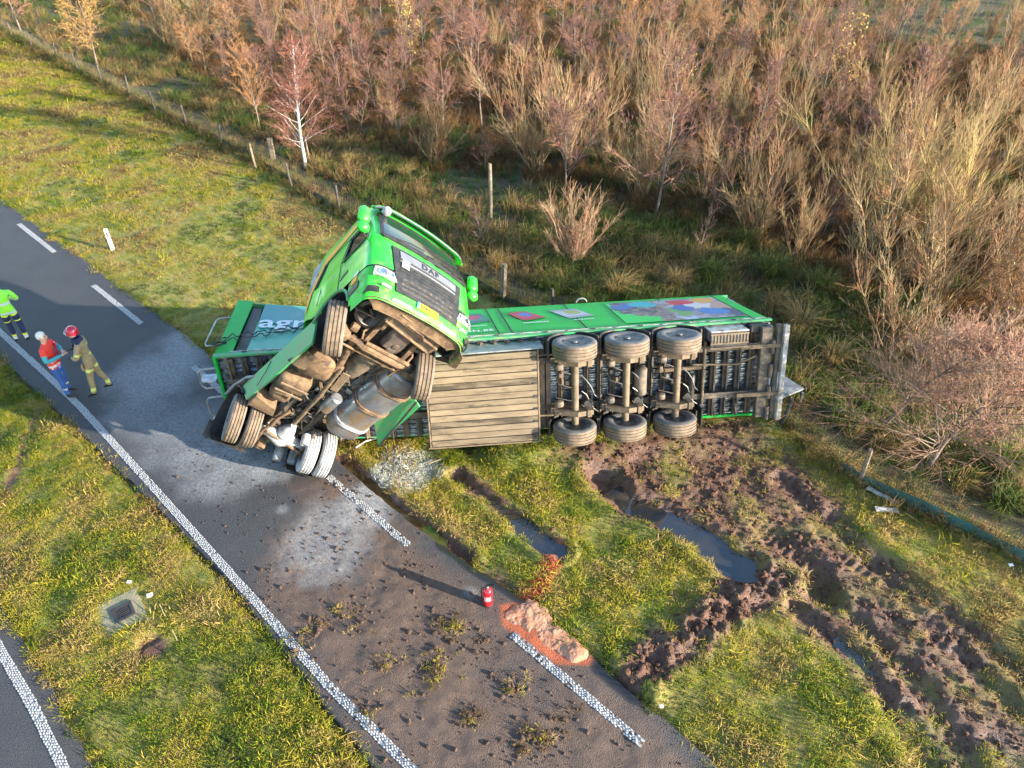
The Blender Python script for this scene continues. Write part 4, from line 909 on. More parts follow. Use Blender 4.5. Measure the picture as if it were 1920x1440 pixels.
# side fittings (truck's right hand side shows)
for sd in (-1, 1):
    patch('door_window', [(.34, 1.97), (1.04, 2.05), (1.0, 2.60), (.46, 2.60)], -.012, M_GLASS, None, .012, 6, 6, side=sd)
    for a, b in (((.30, 1.96), (1.06, 2.04)), ((.42, 2.60), (1.03, 2.60)), ((.30, 1.96), (.42, 2.60)), ((1.06, 2.04), (1.03, 2.60))):
        mb = MB(); mb.tube([SPt(*a, .005, sd), SPt(*b, .005, sd)], .016, 5); kp('window_seal', mb, M_BLACK)
    for P in ([(.22, 1.2), (.20, 2.0), (.34, 2.66), (1.0, 2.66)], [(.2, 2.0), (1.05, 1.93)], [(-.55, 1.4), (-.52, 2.9)], [(-.95, 2.62), (.95, 2.75)]):
        mb = MB(); mb.tube([SPt(*p, .001, sd) for p in P], .007, 4); kp('door_gap', mb, M_BLACK)
    patch('door_handle', [(.26, 1.45), (.50, 1.50), (.52, 1.57), (.32, 1.54)], .006, M_BLACK, None, .02, 4, 2, side=sd)
    vt = patch('side_vent', [(-.80, 2.05), (-.68, 2.05), (-.50, 2.68), (-.60, 2.68)], .006, M_BLACK, None, .02, 2, 10, side=sd)
    for k in range(11):
        f = k / 11; x0 = -.80 + .2 * f; z0 = 2.07 + .58 * f; patch('vent_slat', [(x0 + .01, z0), (x0 + .11, z0), (x0 + .115, z0 + .02), (x0 + .015, z0 + .02)], .018, M_GRIL, vt, .015, 2, 1, side=sd)
    patch('orange_stripe', [(-1.02, 1.45), (-.90, 1.9), (-.93, 2.3), (-1.02, 1.95)], .006, M_ORANGE, None, .006, 6, 3, side=sd)
    patch('orange_stripe', [(-.90, 1.95), (-.64, 2.66), (-.66, 2.98), (-.94, 2.35)], .006, M_ORANGE, None, .006, 6, 3, side=sd)
    patch('orange_stripe', [(-.64, 2.70), (.85, 3.0), (.85, 3.2), (-.66, 2.98)], .006, M_ORANGE, None, .006, 16, 3, side=sd)
    mk = patch('marker_light', [(.74, .92), (.92, .95), (.92, 1.08), (.76, 1.06)], .012, M_ORANGE, None, .03, 3, 3, side=sd); patch('hazard_sticker', [(.80, 1.10), (.95, 1.12), (.95, 1.2), (.80, 1.18)], .006, M_WHITEP, None, .004, 2, 2, side=sd)
    patch('step_recess', [(.68, .66), (.98, .74), (.98, .90), (.70, .86)], .006, M_BLACK, None, .02, 3, 3, side=sd)
    for k, sz in ((0, .10), (1, .055), (2, .055)):
        x0 = .28; lettering('door_lettering', ('agricon', 'tuin en landbouw', 'www.agricon.be')[k], sz, lambda x, y, k=k, sd=sd: SPt(.30 + x if sd < 0 else .95 - x, 1.82 - .075 * k + y + .06 * x, .004, sd), M_WHITEP if k else M_DGREEN, tractor)
    mb = MB()                                                     # wheel arch lip
    P = [SPt(.70 * math.cos(rad(t_)), .52 + .70 * math.sin(rad(t_)), .0, sd) for t_ in range(8, 150, 8)]; mb.tube(P, .035, 6); kp('arch_lip', mb, M_GREEN_D, None, 60)
    mb = MB(); G = np.array([[(.69 * math.cos(rad(t_)), sd * yy, .52 + .69 * math.sin(rad(t_))) for yy in (.62, .9, 1.19)] for t_ in range(0, 181, 12)]); mb.slab(G, (0, 0, .02)); kp('arch_liner', mb, M_BLACK, None, 40)
    # mirrors
    m_ = kp('mirror_arm', (lambda mb: (mb.tube([SPt(1.02, 2.05, 0, sd), (1.12, sd * 1.34, 2.02), (1.12, sd * 1.36, 2.2)], .025, 6), mb.tube([SPt(.95, 2.75, 0, sd), (1.12, sd * 1.34, 2.66)], .022, 6), mb)[-1])(MB()), M_BLACK, None, 40)
    mb = MB(); mb.box((1.14, sd * 1.38, 2.5), (.18, .24, .42), bev=.06); kp('mirror_head', mb, M_CAB, m_, 60)
    mb = MB(); mb.box((1.15, sd * 1.37, 2.13), (.20, .25, .22), bev=.07); kp('wide_mirror_head', mb, M_CAB, m_, 60)
# air deflector behind the cab
mb = MB(); mb.prism([(-.95, -1.08, 2.3), (-1.35, -1.08, 2.2), (-1.35, -1.08, 3.2), (-.9, -1.02, 3.45)], (0, .05, 0)); kp('side_deflector', mb, M_GREY)
mb = MB(); mb.prism([(-.95, 1.08, 1.4), (-1.35, 1.08, 1.4), (-1.35, 1.08, 3.2), (-.9, 1.02, 3.45)], (0, -.05, 0)); kp('side_deflector', mb, M_GREY)
# --- wheels
wheel(tractor, (0, -1.03, .52), (-.47, -.88, 0), .36, .53, deep=.10)
wheel(tractor, (0, 1.03, .52), (.47, .88, 0), .36, .53, deep=.10)
for s_, tm in ((-1, M_TYRE), (1, M_POWT)):
    wheel(tractor, (-3.8 - .27 * s_ * -1 * .0, s_ * 1.10, .52), (s_ * .24, s_ * .97, 0), .30, .53, tread=tm, wallm=M_POWT if s_ > 0 else None, deep=.12)
    wheel(tractor, (-3.8 - s_ * .08, s_ * .74, .52), (s_ * .24, s_ * .97, 0), .30, .53, tread=tm, wallm=M_POWT if s_ > 0 else None, deep=.12)
# --- chassis
for y0 in (-.40, .40):
    mb = MB(); mb.beam((1.1, y0, .84), (-4.75, y0, .84), .02, .26, (0, 0, 1)); mb.beam((1.1, y0 * .9, .72), (-4.75, y0 * .9, .72), .10, .015, (0, 0, 1)); kp('chassis_rail', mb, M_CHASSIS)
for x in (-1.1, -1.75, -2.5, -3.2, -4.4):
    mb = MB(); mb.box((x, 0, .82), (.10, .80, .16), bev=.01); kp('chassis_cross_member', mb, M_CHASSIS)
mb = MB(); mb.tube([(.0, -.86, .50), (.02, -.55, .46), (.02, -.40, .40), (.02, .40, .40), (.02, .55, .46), (.0, .86, .50)], [.06, .065, .075, .075, .065, .06], 8); kp('front_axle', mb, M_BROWN, None, 40)
mb = MB(); mb.tube([(-.17, -.80, .42), (-.17, .80, .42)], .025, 8); mb.box((-.17, .2, .42), (.06, .1, .06)); kp('track_rod', mb, M_BROWN)
mb = MB(); mb.tube([(.13, -.42, .43), (.13, .62, .43)], .045, 8); kp('front_stabiliser', mb, M_BROWN, None, 40)
for y0 in (-.42, .42):
    mb = MB(); mb.prism([(1.0, y0 - .045, .62), (.3, y0 - .045, .50), (0, y0 - .045, .47), (-.75, y0 - .045, .60), (-.75, y0 - .045, .66), (0, y0 - .045, .55), (1.0, y0 - .045, .69)], (0, .09, 0)); kp('leaf_spring', mb, M_BROWN)
    mb = MB(); mb.tube([(.15, y0 * 1.25, .45), (.25, y0 * 1.35, .55), (.35, y0 * 1.2, .62), (.3, y0 * 1.1, .7)], .025, 6); kp('shock_absorber', mb, M_BROWN, None, 40)
for s_ in (-1, 1):
    mb = MB(); mb.lathe((.0, s_ * .86, .52), (0, s_, 0), [(-.1, .05), (-.1, .14), (.0, .17), (.06, .18)], 14); kp('wheel_hub', mb, M_BROWN, None, 40)
    mb = MB(); mb.lathe((.22, s_ * .68, .56), (0, s_, .1), [(0, .03), (.0, .09), (.08, .1), (.14, .09), (.15, .03)], 12); kp('front_brake_chamber', mb, M_BROWN, None, 40)
mb = MB(); mb.box((.46, .05, .58), (.62, .46, .22), bev=.07); mb.lathe((.36, .10, .47), (0, 0, -1), [(0, .07), (.02, .065), (.02, .03), (.03, .01)], 14); mb.box((.20, .08, .50), (.16, .2, .08), bev=.02); kp('engine_sump', mb, mat('rusty_sump', (0.10, 0.07, 0.055), (0.05, 0.045, 0.04), 4, rough=.7, col3=(.16, .10, .06), scale3=3), None, 45)
mb = MB(); mb.box((.35, 0, .9), (1.1, .7, .5), bev=.08); kp('engine_block', mb, M_BLACK)
mb = MB(); mb.lathe((.62, -.66, .72), (.2, 0, -1), [(0, .30), (.08, .32), (.1, .26), (.04, .2), (.03, .01)], 20); mb.tube([(.8, -.8, .6), (.62, -.62, .58), (.45, -.66, .6), (.36, -.55, .64)], .035, 6); kp('fan_cowl', mb, M_BLACK, None, 45)
mb = MB(); mb.box((.62, .66, .75), (.7, .5, .2), bev=.05); kp('intake_duct', mb, M_BLACK)
# front underrun frame and bumper underside
mb = MB(); mb.prism([(.84, -.52, .46), (1.10, -.44, .46), (.96, .66, .46), (.62, .60, .46)][:4], (0, 0, .03)); kp('underrun_plate', mb, M_CHASSIS)
for a, b in (((1.18, -.36, .44), (1.0, .66, .44)), ((1.06, -.40, .42), (.86, .70, .42)), ((.86, -.50, .43), (.66, .62, .43))):
    mb = MB(); mb.tube([a, b], .028, 7); kp('underrun_tube', mb, M_BROWN, None, 50)
for y0 in (-.4, .66): mb = MB(); mb.beam((1.2, y0, .46), (.58, y0, .48), .08, .05, (0, 0, 1), .01); kp('underrun_bracket', mb, M_BROWN)
mb = MB(); mb.tube([(1.02, -.16, .40), (1.06, -.12, .40), (1.0, .26, .40), (.92, .34, .40), (.90, .46, .41)], .022, 6); kp('tow_loop', mb, M_BROWN, None, 50)
mb = MB(); G = np.zeros((31, 4, 3))
for i, y in enumerate(np.linspace(-1.12, 1.12, 31)):
    for j in range(4): f = j / 3; p = FP(y, .40, -.005 - .32 * f); G[i, j] = (p[0] - .06 * f, p[1] * (1 - .05 * f), .385 + .05 * math.sin(f * 3))
mb.slab(G, (0, 0, .02)); kp('bumper_underside', mb, M_BROWN, None, 40)
mb = MB(); mb.prism([(1.18, 1.0, .42), (1.0, 1.24, .40), (.62, 1.38, .46), (.56, 1.24, .5), (.78, 1.08, .5)], (0, 0, .05)); kp('torn_bumper_corner', mb, M_BROWN)
mb = MB(); mb.prism([(.80, 1.0, .50), (.95, 1.2, .50), (.60, 1.34, .55), (.45, 1.0, .6)], (0, 0, .03)); kp('torn_liner', mb, M_BLACK)
# drive line
mb = MB(); mb.lathe((-.15, 0, .78), (-1, 0, 0), [(0, .30), (.2, .33), (.25, .26), (.7, .24), (.95, .2), (1.0, .1), (1.1, .08)], 16); kp('gearbox', mb, M_CHASSIS, None, 40)
mb = MB(); mb.tube([(-.9, -.30, .55), (-2.0, -.14, .55), (-3.35, .0, .60)], .05, 10); kp('drive_shaft', mb, M_TAN, None, 50)
mb = MB(); mb.tube([(-1.0, -.12, .62), (-1.9, .02, .62), (-3.1, .3, .66)], .03, 8); kp('cross_brace', mb, M_CHASSIS, None, 50)
mb = MB(); mb.tube([(.0, -.60, .56), (-.45, -.50, .5), (-.75, -.42, .48), (-1.1, -.45, .5), (-1.25, -.62, .56)], .075, 10); kp('exhaust_pipe', mb, M_BROWN, None, 50)
mb = MB()
rr = random.Random(7)
for k in range(120):
    x = -rr.uniform(.6, 4.3); y = rr.uniform(-.42, .5); z = rr.uniform(.58, .86); mb.tube([(x, y, z), (x + rr.uniform(-.25, .25), y + rr.uniform(-.15, .15), z + rr.uniform(-.06, .06)), (x + rr.uniform(-.4, .4), y + rr.uniform(-.25, .25), z)], rr.uniform(.008, .016), 4)
kp('cable_loom', mb, M_RUB)
for k in range(26):
    x = -rr.uniform(.7, 4.2); y = rr.uniform(-.36, .36); mb = MB(); mb.box((x, y, rr.uniform(.64, .82)), (rr.uniform(.06, .2), rr.uniform(.05, .14), rr.uniform(.05, .12)), frame((rr.uniform(-.3, .3), rr.uniform(-.3, .3), 1)), bev=.012); kp('valve_block', mb, [M_CHASSIS, M_TAN, M_BLACK, M_ALU, M_POWD][k % 5])
mb = MB()
for k in range(14): mb.box((-1.05 - .045 * k, -.10 + .006 * k, .56), (.025, .17, .03))
kp('gearbox_fins', mb, M_TAN)
for i in range(0): pass
# right hand boxes: silencer shells, battery box
def bucket(name, c, size, rot, m_):
    A = Matrix.Rotation(rad(rot), 3, 'Z'); ax = [np.array(A @ Vector(v)) for v in ((1, 0, 0), (0, 1, 0), (0, 0, 1))]
    mb = MB(); mb.box(c, size, ax, bev=.09); return kp(name, mb, m_, None, 50)
bucket('silencer_box', (-1.12, -.72, .56), (.62, .66, .40), -12, M_BROWN)
mb = MB(); G = np.array([[(-.86 - .5 * i / 6 + .12 * math.sin(j * .6), -1.12 + .10 * j - .02 * i, .34 + .16 * (abs(j - 2.5) / 2.5) ** 2) for j in range(6)] for i in range(7)]); mb.slab(G, (0, 0, .02)); kp('silencer_shield', mb, M_BROWN, None, 50)
bucket('reservoir_box', (-1.86, -.80, .54), (.50, .64, .42), -10, M_BROWN)
for dx in (-.22, .02): mb = MB(); mb.box((-1.86 + dx, -.78, .325), (.06, .62, .03), bev=.012); kp('reservoir_strap', mb, M_TAN)
bucket('battery_box', (-2.45, -.78, .62), (.40, .44, .34), -8, M_BROWN)
mb = MB(); mb.prism([(-2.72, -1.16, .46), (-2.84, -.66, .40), (-3.06, -.60, .40), (-3.10, -1.16, .46)], (0, 0, .30)); kp('mudguard_front_panel', mb, M_BROWN)
# skirts
def skirt(name, pts, th, m_):
    c = np.array(pts, float); G = np.zeros((13, 5, 3))
    for i in range(13):
        for j in range(5):
            a, b = i / 12, j / 4; G[i, j] = (c[0] * (1 - a) + c[1] * a) * (1 - b) + (c[3] * (1 - a) + c[2] * a) * b; G[i, j, 1] += .02 * math.sin(3 * a + 2 * b)
    mb = MB(); mb.slab(G, th); return kp(name, mb, m_, None, 40)
skirt('side_skirt', [(-.46, -1.22, .36), (-3.12, -1.22, .58), (-3.37, -1.24, 1.08), (-.5, -1.22, 1.05)], (0, .04, 0), M_GREEN_D)
mb = MB(); mb.tube([(-2.6, -1.25, .62), (-2.3, -1.25, .8), (-2.15, -1.25, 1.0)], .008, 4); kp('skirt_seam', mb, M_BLACK)
skirt('torn_side_skirt', [(-.66, 1.20, .52), (-2.0, 1.20, .66), (-2.60, 1.80, .46), (-.80, 1.56, .42)], (0, .02, .03), M_GREEN_D)
mb = MB(); mb.tube([(-.70, 1.42, .42), (-2.6, 1.80, .44)], .022, 5); kp('torn_skirt_edge', mb, M_BLACK)
# left tank with straps, air tank
mb = MB(); prof = []
G = np.zeros((13, 25, 3))
for i, x in enumerate([-.18, -.185, -.22, -.8, -1.3, -1.8, -2.2, -2.5, -2.62, -2.66, -2.67, -2.67, -2.67]):
    sc = [0.01, .9, 1, 1, 1, 1, 1, 1, 1, .96, .85, .4, .01][i]
    for j in range(25):
        an = 2 * math.pi * j / 24; cx, sx = math.cos(an), math.sin(an); k = (abs(cx) ** 3.2 + abs(sx) ** 3.2) ** (-1 / 3.2); G[i, j] = (x, .82 + .41 * sc * cx * k, .68 + .40 * sc * sx * k)
mb.grid(G); kp('fuel_tank', mb, M_TANK, None, 40)
for x in (-.75, -1.5, -2.25):
    P = [(x, .82 + .425 * math.cos(an) * k_, .68 + .415 * math.sin(an) * k_) for an, k_ in ((t_, (abs(math.cos(t_)) ** 3.2 + abs(math.sin(t_)) ** 3.2) ** (-1 / 3.2)) for t_ in np.linspace(math.pi * .95, math.pi * 2.1, 18))]
    mb = MB()
    for a, b in zip(P[:-1], P[1:]): mb.beam(a, b, .09, .018, (0, .01, 1) if abs(a[1] - b[1]) > .03 else (0, 1, 0)) if False else mb.tube([np.array(a) + (.0, 0, 0), np.array(b)], .022, 5, cap=False); mb.tube([np.array(a) + (.05, 0, 0), np.array(b) + (.05, 0, 0)], .022, 5, cap=False)
    kp('tank_strap', mb, M_BROWN if x > -1.8 else M_POWD, None, 50)
mb = MB(); mb.prism([(-.35, .42, .36), (.02, .5, .42), (.05, 1.1, .46), (-.32, 1.12, .36)], (0, 0, .3)); kp('tank_step_box', mb, M_BROWN)
mb = MB(); mb.box((-.12, .72, .66), (.5, .5, .5), bev=.1); kp('rear_arch_liner', mb, M_BLACK)
mb = MB(); mb.lathe((-1.72, .14, .50), (-1, .0, 0), [(0, .02), (.0, .10), (.03, .135), (.50, .135), (.54, .10), (.54, .02)], 20); kp('air_tank', mb, M_TANK, None, 40)
# rear axle, differential, air springs
mb = MB(); mb.tube([(-3.8, -.62, .53), (-3.8, -.32, .54), (-3.8, 0, .54), (-3.8, .32, .54), (-3.8, .62, .53)], [.085, .11, .24, .11, .085], 16); mb.lathe((-3.62, .0, .54), (1, 0, 0), [(0, .2), (.1, .17), (.24, .12), (.3, .08), (.36, .07)], 14); kp('rear_axle', mb, M_POWD, None, 45)
mb = MB(); mb.beam((-3.62, -.44, .40), (-3.92, .62, .38), .06, .06, (0, 0, 1), .012); kp('axle_link', mb, M_BROWN)
for p, r, l, m_ in (((-4.34, .26, .62), .10, .30, M_GREY), ((-4.26, .58, .62), .10, .30, M_GREY), ((-4.30, -.22, .62), .11, .2, M_BROWN), ((-3.45, .44, .6), .10, .26, M_POWD)):
    mb = MB(); mb.lathe(p, (-.3, 0, -1), [(0, .03), (0, r), (l * .3, r * 1.08), (l * .5, r), (l * .8, r * 1.06), (l, r * .9), (l, r * .5), (l * .9, r * .45), (l * .9, .005)], 16); kp('air_spring', mb, m_, None, 40)
mb = MB(); mb.tube([(-3.3, -.36, .62), (-3.7, -.48, .44), (-4.2, -.44, .40), (-4.5, -.36, .50)], .04, 7); kp('anti_roll_bar', mb, M_BROWN, None, 50)
mb = MB(); mb.tube([(-3.2, .5, .6), (-3.5, .56, .46), (-4.0, .52, .42), (-4.45, .62, .45)], .03, 7); kp('anti_roll_bar', mb, M_CHASSIS, None, 50)
mb = MB(); mb.tube([(-2.9, -.3, .6), (-3.2, -.42, .52), (-3.5, -.40, .50)], .045, 7); kp('suspension_arm', mb, M_BROWN, None, 50)
# rear mudguards
for s_ in (-1, 1):
    mb = MB(); G = np.array([[(-3.8 + .66 * math.cos(rad(t_)), s_ * yy, .52 + .66 * math.sin(rad(t_))) for yy in (.5, .9, 1.32)] for t_ in range(20, 215, 12)]); mb.slab(G, (0, 0, .025)); kp('rear_mudguard', mb, M_BLACK, None, 40)
mb = MB(); mb.tube([(-2.75, -1.2, 1.0), (-3.1, -1.32, 1.12), (-3.6, -1.36, 1.2), (-4.0, -1.36, 1.18)], .03, 6); kp('mudguard_edge', mb, M_GREY, None, 50)
mb = MB(); mb.prism([(-4.42, -1.42, .70), (-4.62, -1.42, .40), (-4.62, -.7, .40), (-4.42, -.7, .70)], (-.02, 0, 0)); kp('mud_flap', mb, M_BLACK)
mb = MB(); mb.lathe((-3.3, 0, 1.06), (0, 0, 1), [(0, .45), (.06, .5), (.08, .48), (.08, .01)], 20); kp('fifth_wheel', mb, M_BLACK, None, 40)
# ================================================================== FENCES
M_POST = mat('weathered_post', (0.22, 0.17, 0.11), (0.12, 0.09, 0.06), 9, rough=0.9, bump=0.4, bscale=30)
M_POSTD = mat('dark_post', (0.05, 0.042, 0.035), (0.09, 0.075, 0.06), 9, rough=0.9, bump=0.3)
M_WIRE = mat('fence_wire', (0.12, 0.10, 0.07), (0.07, 0.055, 0.035), 6, rough=0.6, metal=0.3)
M_STRIP = mat('green_plastic_sheet', (0.012, 0.10, 0.085), (0.02, 0.065, 0.05), 3, rough=0.5, col3=(0.10, 0.07, 0.04), scale3=2, lo3=0.58, hi3=0.72)
M_STRIPD = mat('dark_plastic_sheet', (0.016, 0.035, 0.03), (0.03, 0.035, 0.025), 3, rough=0.6)
def gz(x, y): return float(terrain(np.array([x]), np.array([y]))[0])
def fence(name, P, wires, posts, strip_h, strip_m, h, lean, label):
    base = P[len(P) // 2]; root = empty(name, (base[0], base[1], gz(*base))); off = np.array(root.location)
    tag(root, label, 'fence')
    Q = resample(P, 0.6); T = np.gradient(Q, axis=0); T /= np.linalg.norm(T, axis=1)[:, None]; N = np.stack([-T[:, 1], T[:, 0]], -1)
    N *= np.sign(N @ np.array([1.0, 1.0]))[:, None]
    Z = terrain(Q[:, 0], Q[:, 1]); rr = random.Random(3)
    wav = [rr.uniform(-.05, .05) for _ in Q]
    def pt(i, hh): return np.array([*(Q[i] + N[i] * (lean * hh + wav[i] * hh)), Z[i] + hh]) - off
    mb = MB()
    for hh in np.linspace(0.06, h, 7 if wires > .1 else 9): mb.tube([pt(i, hh + wav[i] * .5 * hh) for i in range(len(Q))], .006, 3, cap=False)
    d = np.r_[0, np.cumsum(np.linalg.norm(np.diff(Q, axis=0), axis=1))]
    for q in np.arange(0, d[-1], wires):
        f = np.interp(q, d, np.arange(len(Q))); i = min(int(f), len(Q) - 2); f -= i
        a = pt(i, .04) * (1 - f) + pt(i + 1, .04) * f; b = pt(i, h) * (1 - f) + pt(i + 1, h) * f; mb.tube([a, b], .005, 3, cap=False)
    mb.build('wire_mesh', M_WIRE, root)
    i0 = 3 if wires < .1 else 0
    mb = MB(); G = np.array([[pt(i, -.05 + (strip_h + .05 + .04 * math.sin(i * 1.3)) * j / 2) - np.array([*(N[i] * .02), 0]) for j in range(3)] for i in range(i0, len(Q))]); mb.slab(G, (-.008, -.008, 0)); mb.build('plastic_strip', strip_m, root)
    for (px, py, ph, w_, m_) in posts:
        p = S(px, py, 0); p[2] = gz(p[0], p[1]); mb = MB(); k = rr.uniform(-.08, .08)
        mb.tube([p - off - ZV * .2, p - off + np.array([k, .02, ph * .5]), p - off + np.array([k * 1.6, .05, ph])], [w_, w_ * .95, w_ * .9], 7); mb.build('post', m_, root)
fi = resample(FENCE, .25)
kL = fi[fi[:, 0] < 1.2]; kR = fi[fi[:, 0] > 5.9]
fence('mesh_fence', kL, .16, [(25, 72, 1.0, .05, M_POSTD), (62, 92, 1.0, .05, M_POSTD), (108, 113, 1.0, .05, M_POSTD), (150, 137, 1.0, .045, M_POSTD), (192, 158, 1.0, .05, M_POSTD), (243, 180, 1.0, .05, M_POSTD), (293, 212, 1.0, .05, M_POSTD), (352, 238, 1.0, .055, M_POSTD), (415, 270, .9, .05, M_POSTD),
      (480, 316, 1.05, .055, M_POST), (548, 352, 1.0, .045, M_POSTD), (637, 396, 1.0, .045, M_POSTD), (943, 562, 1.15, .085, M_POST), (1040, 600, 1.0, .05, M_POSTD)], .2, M_STRIPD, .75, .15, 'long low mesh fence with dark strip between grass verge and scrub')
fence('mesh_fence', kR, .055, [(1612, 902, .9, .055, M_POST), (1460, 806, .7, .05, M_POSTD)], .22, M_STRIP, .62, .35, 'mesh fence with dark green plastic strip right of the trailer')
for (px, py, ph, w_, sq, lab) in ((920, 402, 2.0, .07, False, 'tall round timber post standing alone in the rough grass behind the cab'), (514, 301, .95, .16, True, 'thick square sawn post beside the young birch')):
    p = S(px, py, 0); p[2] = gz(p[0], p[1]); mb = MB()
    if sq: mb.box((0, 0, ph / 2 - .1), (w_ * 1.3, w_, ph + .2), bev=.015); mb.box((0, 0, ph - .02), (w_ * 1.2, w_ * .9, .06))
    else: mb.tube([(0, 0, -.2), (.01, 0, ph * .5), (0, 0, ph - .03), (0, 0, ph)], [w_, w_, w_ * .97, w_ * .8], 10)
    o = mb.build('timber_post', M_POST, None, None, 40); o.location = tuple(p); tag(o, lab, 'post')

# ================================================================== BARE SCRUB: willows and birches
def rnd_mat(name, c1, c2, rough=0.8, pos=0.0, c3=None, trans=0.0):
    """colour differs from plant to plant and along it"""
    m = bpy.data.materials.new(name); m.use_nodes = True; t = m.node_tree; b = t.nodes['Principled BSDF']; b.inputs['Roughness'].default_value = rough
    b.inputs['Specular IOR Level'].default_value = 0.25
    oi = _n(t, 'ShaderNodeObjectInfo'); mx = _n(t, 'ShaderNodeMix', data_type='RGBA'); mx.inputs[6].default_value = (*c1, 1); mx.inputs[7].default_value = (*c2, 1)
    t.links.new(oi.outputs['Random'], mx.inputs[0]); out = mx.outputs[2]
    if c3:
        tc = _n(t, 'ShaderNodeTexCoord'); no = _n(t, 'ShaderNodeTexNoise'); no.inputs['Scale'].default_value = pos; t.links.new(tc.outputs['Object'], no.inputs['Vector'])
        r = _n(t, 'ShaderNodeMapRange'); r.inputs[1].default_value = .4; r.inputs[2].default_value = .65; t.links.new(no.outputs[0], r.inputs[0])
        m2 = _n(t, 'ShaderNodeMix', data_type='RGBA'); t.links.new(r.outputs[0], m2.inputs[0]); t.links.new(out, m2.inputs[6]); m2.inputs[7].default_value = (*c3, 1); out = m2.outputs[2]
    t.links.new(out, b.inputs['Base Color'])
    if trans:
        tr_ = _n(t, 'ShaderNodeBsdfTranslucent'); t.links.new(out, tr_.inputs[0]); ms = _n(t, 'ShaderNodeMixShader'); ms.inputs[0].default_value = trans
        t.links.new(b.outputs[0], ms.inputs[1]); t.links.new(tr_.outputs[0], ms.inputs[2]); t.links.new(ms.outputs[0], t.nodes['Material Output'].inputs[0])
    return m
M_WILLOW = rnd_mat('willow_bark', (0.30, 0.235, 0.115), (0.26, 0.175, 0.09), pos=1.2, c3=(0.270, 0.135, 0.068))
M_BIRCHT = rnd_mat('birch_twigs', (0.205, 0.098, 0.085), (0.165, 0.09, 0.085), pos=1.0, c3=(0.28, 0.135, 0.075))
M_RUSTY = rnd_mat('rusty_twigs', (0.405, 0.196, 0.074), (0.324, 0.176, 0.081), pos=1.0, c3=(0.257, 0.135, 0.081))
M_BIRCHB = mat('birch_bark', (0.55, 0.50, 0.45), (0.32, 0.27, 0.23), 8, rough=0.8, col3=(0.08, 0.06, 0.05), scale3=9, lo3=.6, hi3=.68)
M_BARK = rnd_mat('grey_brown_bark', (0.20, 0.16, 0.12), (0.15, 0.11, 0.085), pos=3, c3=(0.11, 0.08, 0.06))
M_LEAFY = rnd_mat('yellow_leaves', (0.42, 0.40, 0.09), (0.36, 0.28, 0.08))
M_LEAFD = rnd_mat('withered_leaves', (0.30, 0.14, 0.08), (0.36, 0.20, 0.08), pos=4, c3=(0.20, 0.09, 0.06))
M_LEAFG = rnd_mat('orange_brown_leaves', (0.34, 0.19, 0.055), (0.30, 0.16, 0.05), pos=3, c3=(0.22, 0.11, 0.04))
class Twigs:
    def __init__(s): s.g = {}
    def add(s, P, r0, r1): s.g.setdefault(len(P), []).append((np.asarray(P, float), r0, r1))
    def arrays(s, n=3):
        V = []; F = []; base = 0
        for m, L in s.g.items():
            P = np.stack([a[0] for a in L]); N = len(L); r0 = np.array([a[1] for a in L]); r1 = np.array([a[2] for a in L])
            T = np.gradient(P, axis=1); T /= np.linalg.norm(T, axis=2)[..., None] + 1e-9
            ref = np.where(np.abs(T[..., 2:3]) > .8, np.array([1.0, 0, 0]), np.array([0, 0, 1.0])); A = np.cross(T, ref); A /= np.linalg.norm(A, axis=2)[..., None] + 1e-9; B = np.cross(T, A)
            R = r0[:, None] + (r1 - r0)[:, None] * np.linspace(0, 1, m)[None]
            ring = [P + (R[..., None]) * (math.cos(2 * math.pi * k / n) * A + math.sin(2 * math.pi * k / n) * B) for k in range(n)]
            V.append(np.stack(ring, 2).reshape(-1, 3))
            ix = base + np.arange(N * m * n).reshape(N, m, n)
            for k in range(n):
                k2 = (k + 1) % n; F.append(np.stack([ix[:, :-1, k], ix[:, :-1, k2], ix[:, 1:, k2], ix[:, 1:, k]], -1).reshape(-1, 4))
            base += N * m * n
        return np.concatenate(V), np.concatenate(F)
def curve(p, d, L, m, rng, up=0.0, wob=0.08, droop=0.0):
    P = [np.array(p, float)]; d = np.array(d, float); st = L / (m - 1)
    for i in range(m - 1):
        d = d + rng.normal(size=3) * wob + np.array([0, 0, up - droop * (i / m)]); d /= np.linalg.norm(d); P.append(P[-1] + d * st)
    return np.array(P), d
def tilt(d, ang, az):
    a, b, _ = frame(d); return np.asarray(d) * math.cos(ang) + (a * math.cos(az) + b * math.sin(az)) * math.sin(ang)
def leaves_into(V, F, pts, size, rng):
    b0 = len(V)
    for p in pts:
        d = rng.normal(size=3); d /= np.linalg.norm(d); e = np.cross(d, rng.normal(size=3)); e /= np.linalg.norm(e) + 1e-9; s_ = size * rng.uniform(.6, 1.3); k = len(V)
        V += [p, p + d * s_ * .5 + e * s_ * .3, p + d * s_, p + d * s_ * .5 - e * s_ * .3]; F.append((k, k + 1, k + 2, k + 3))
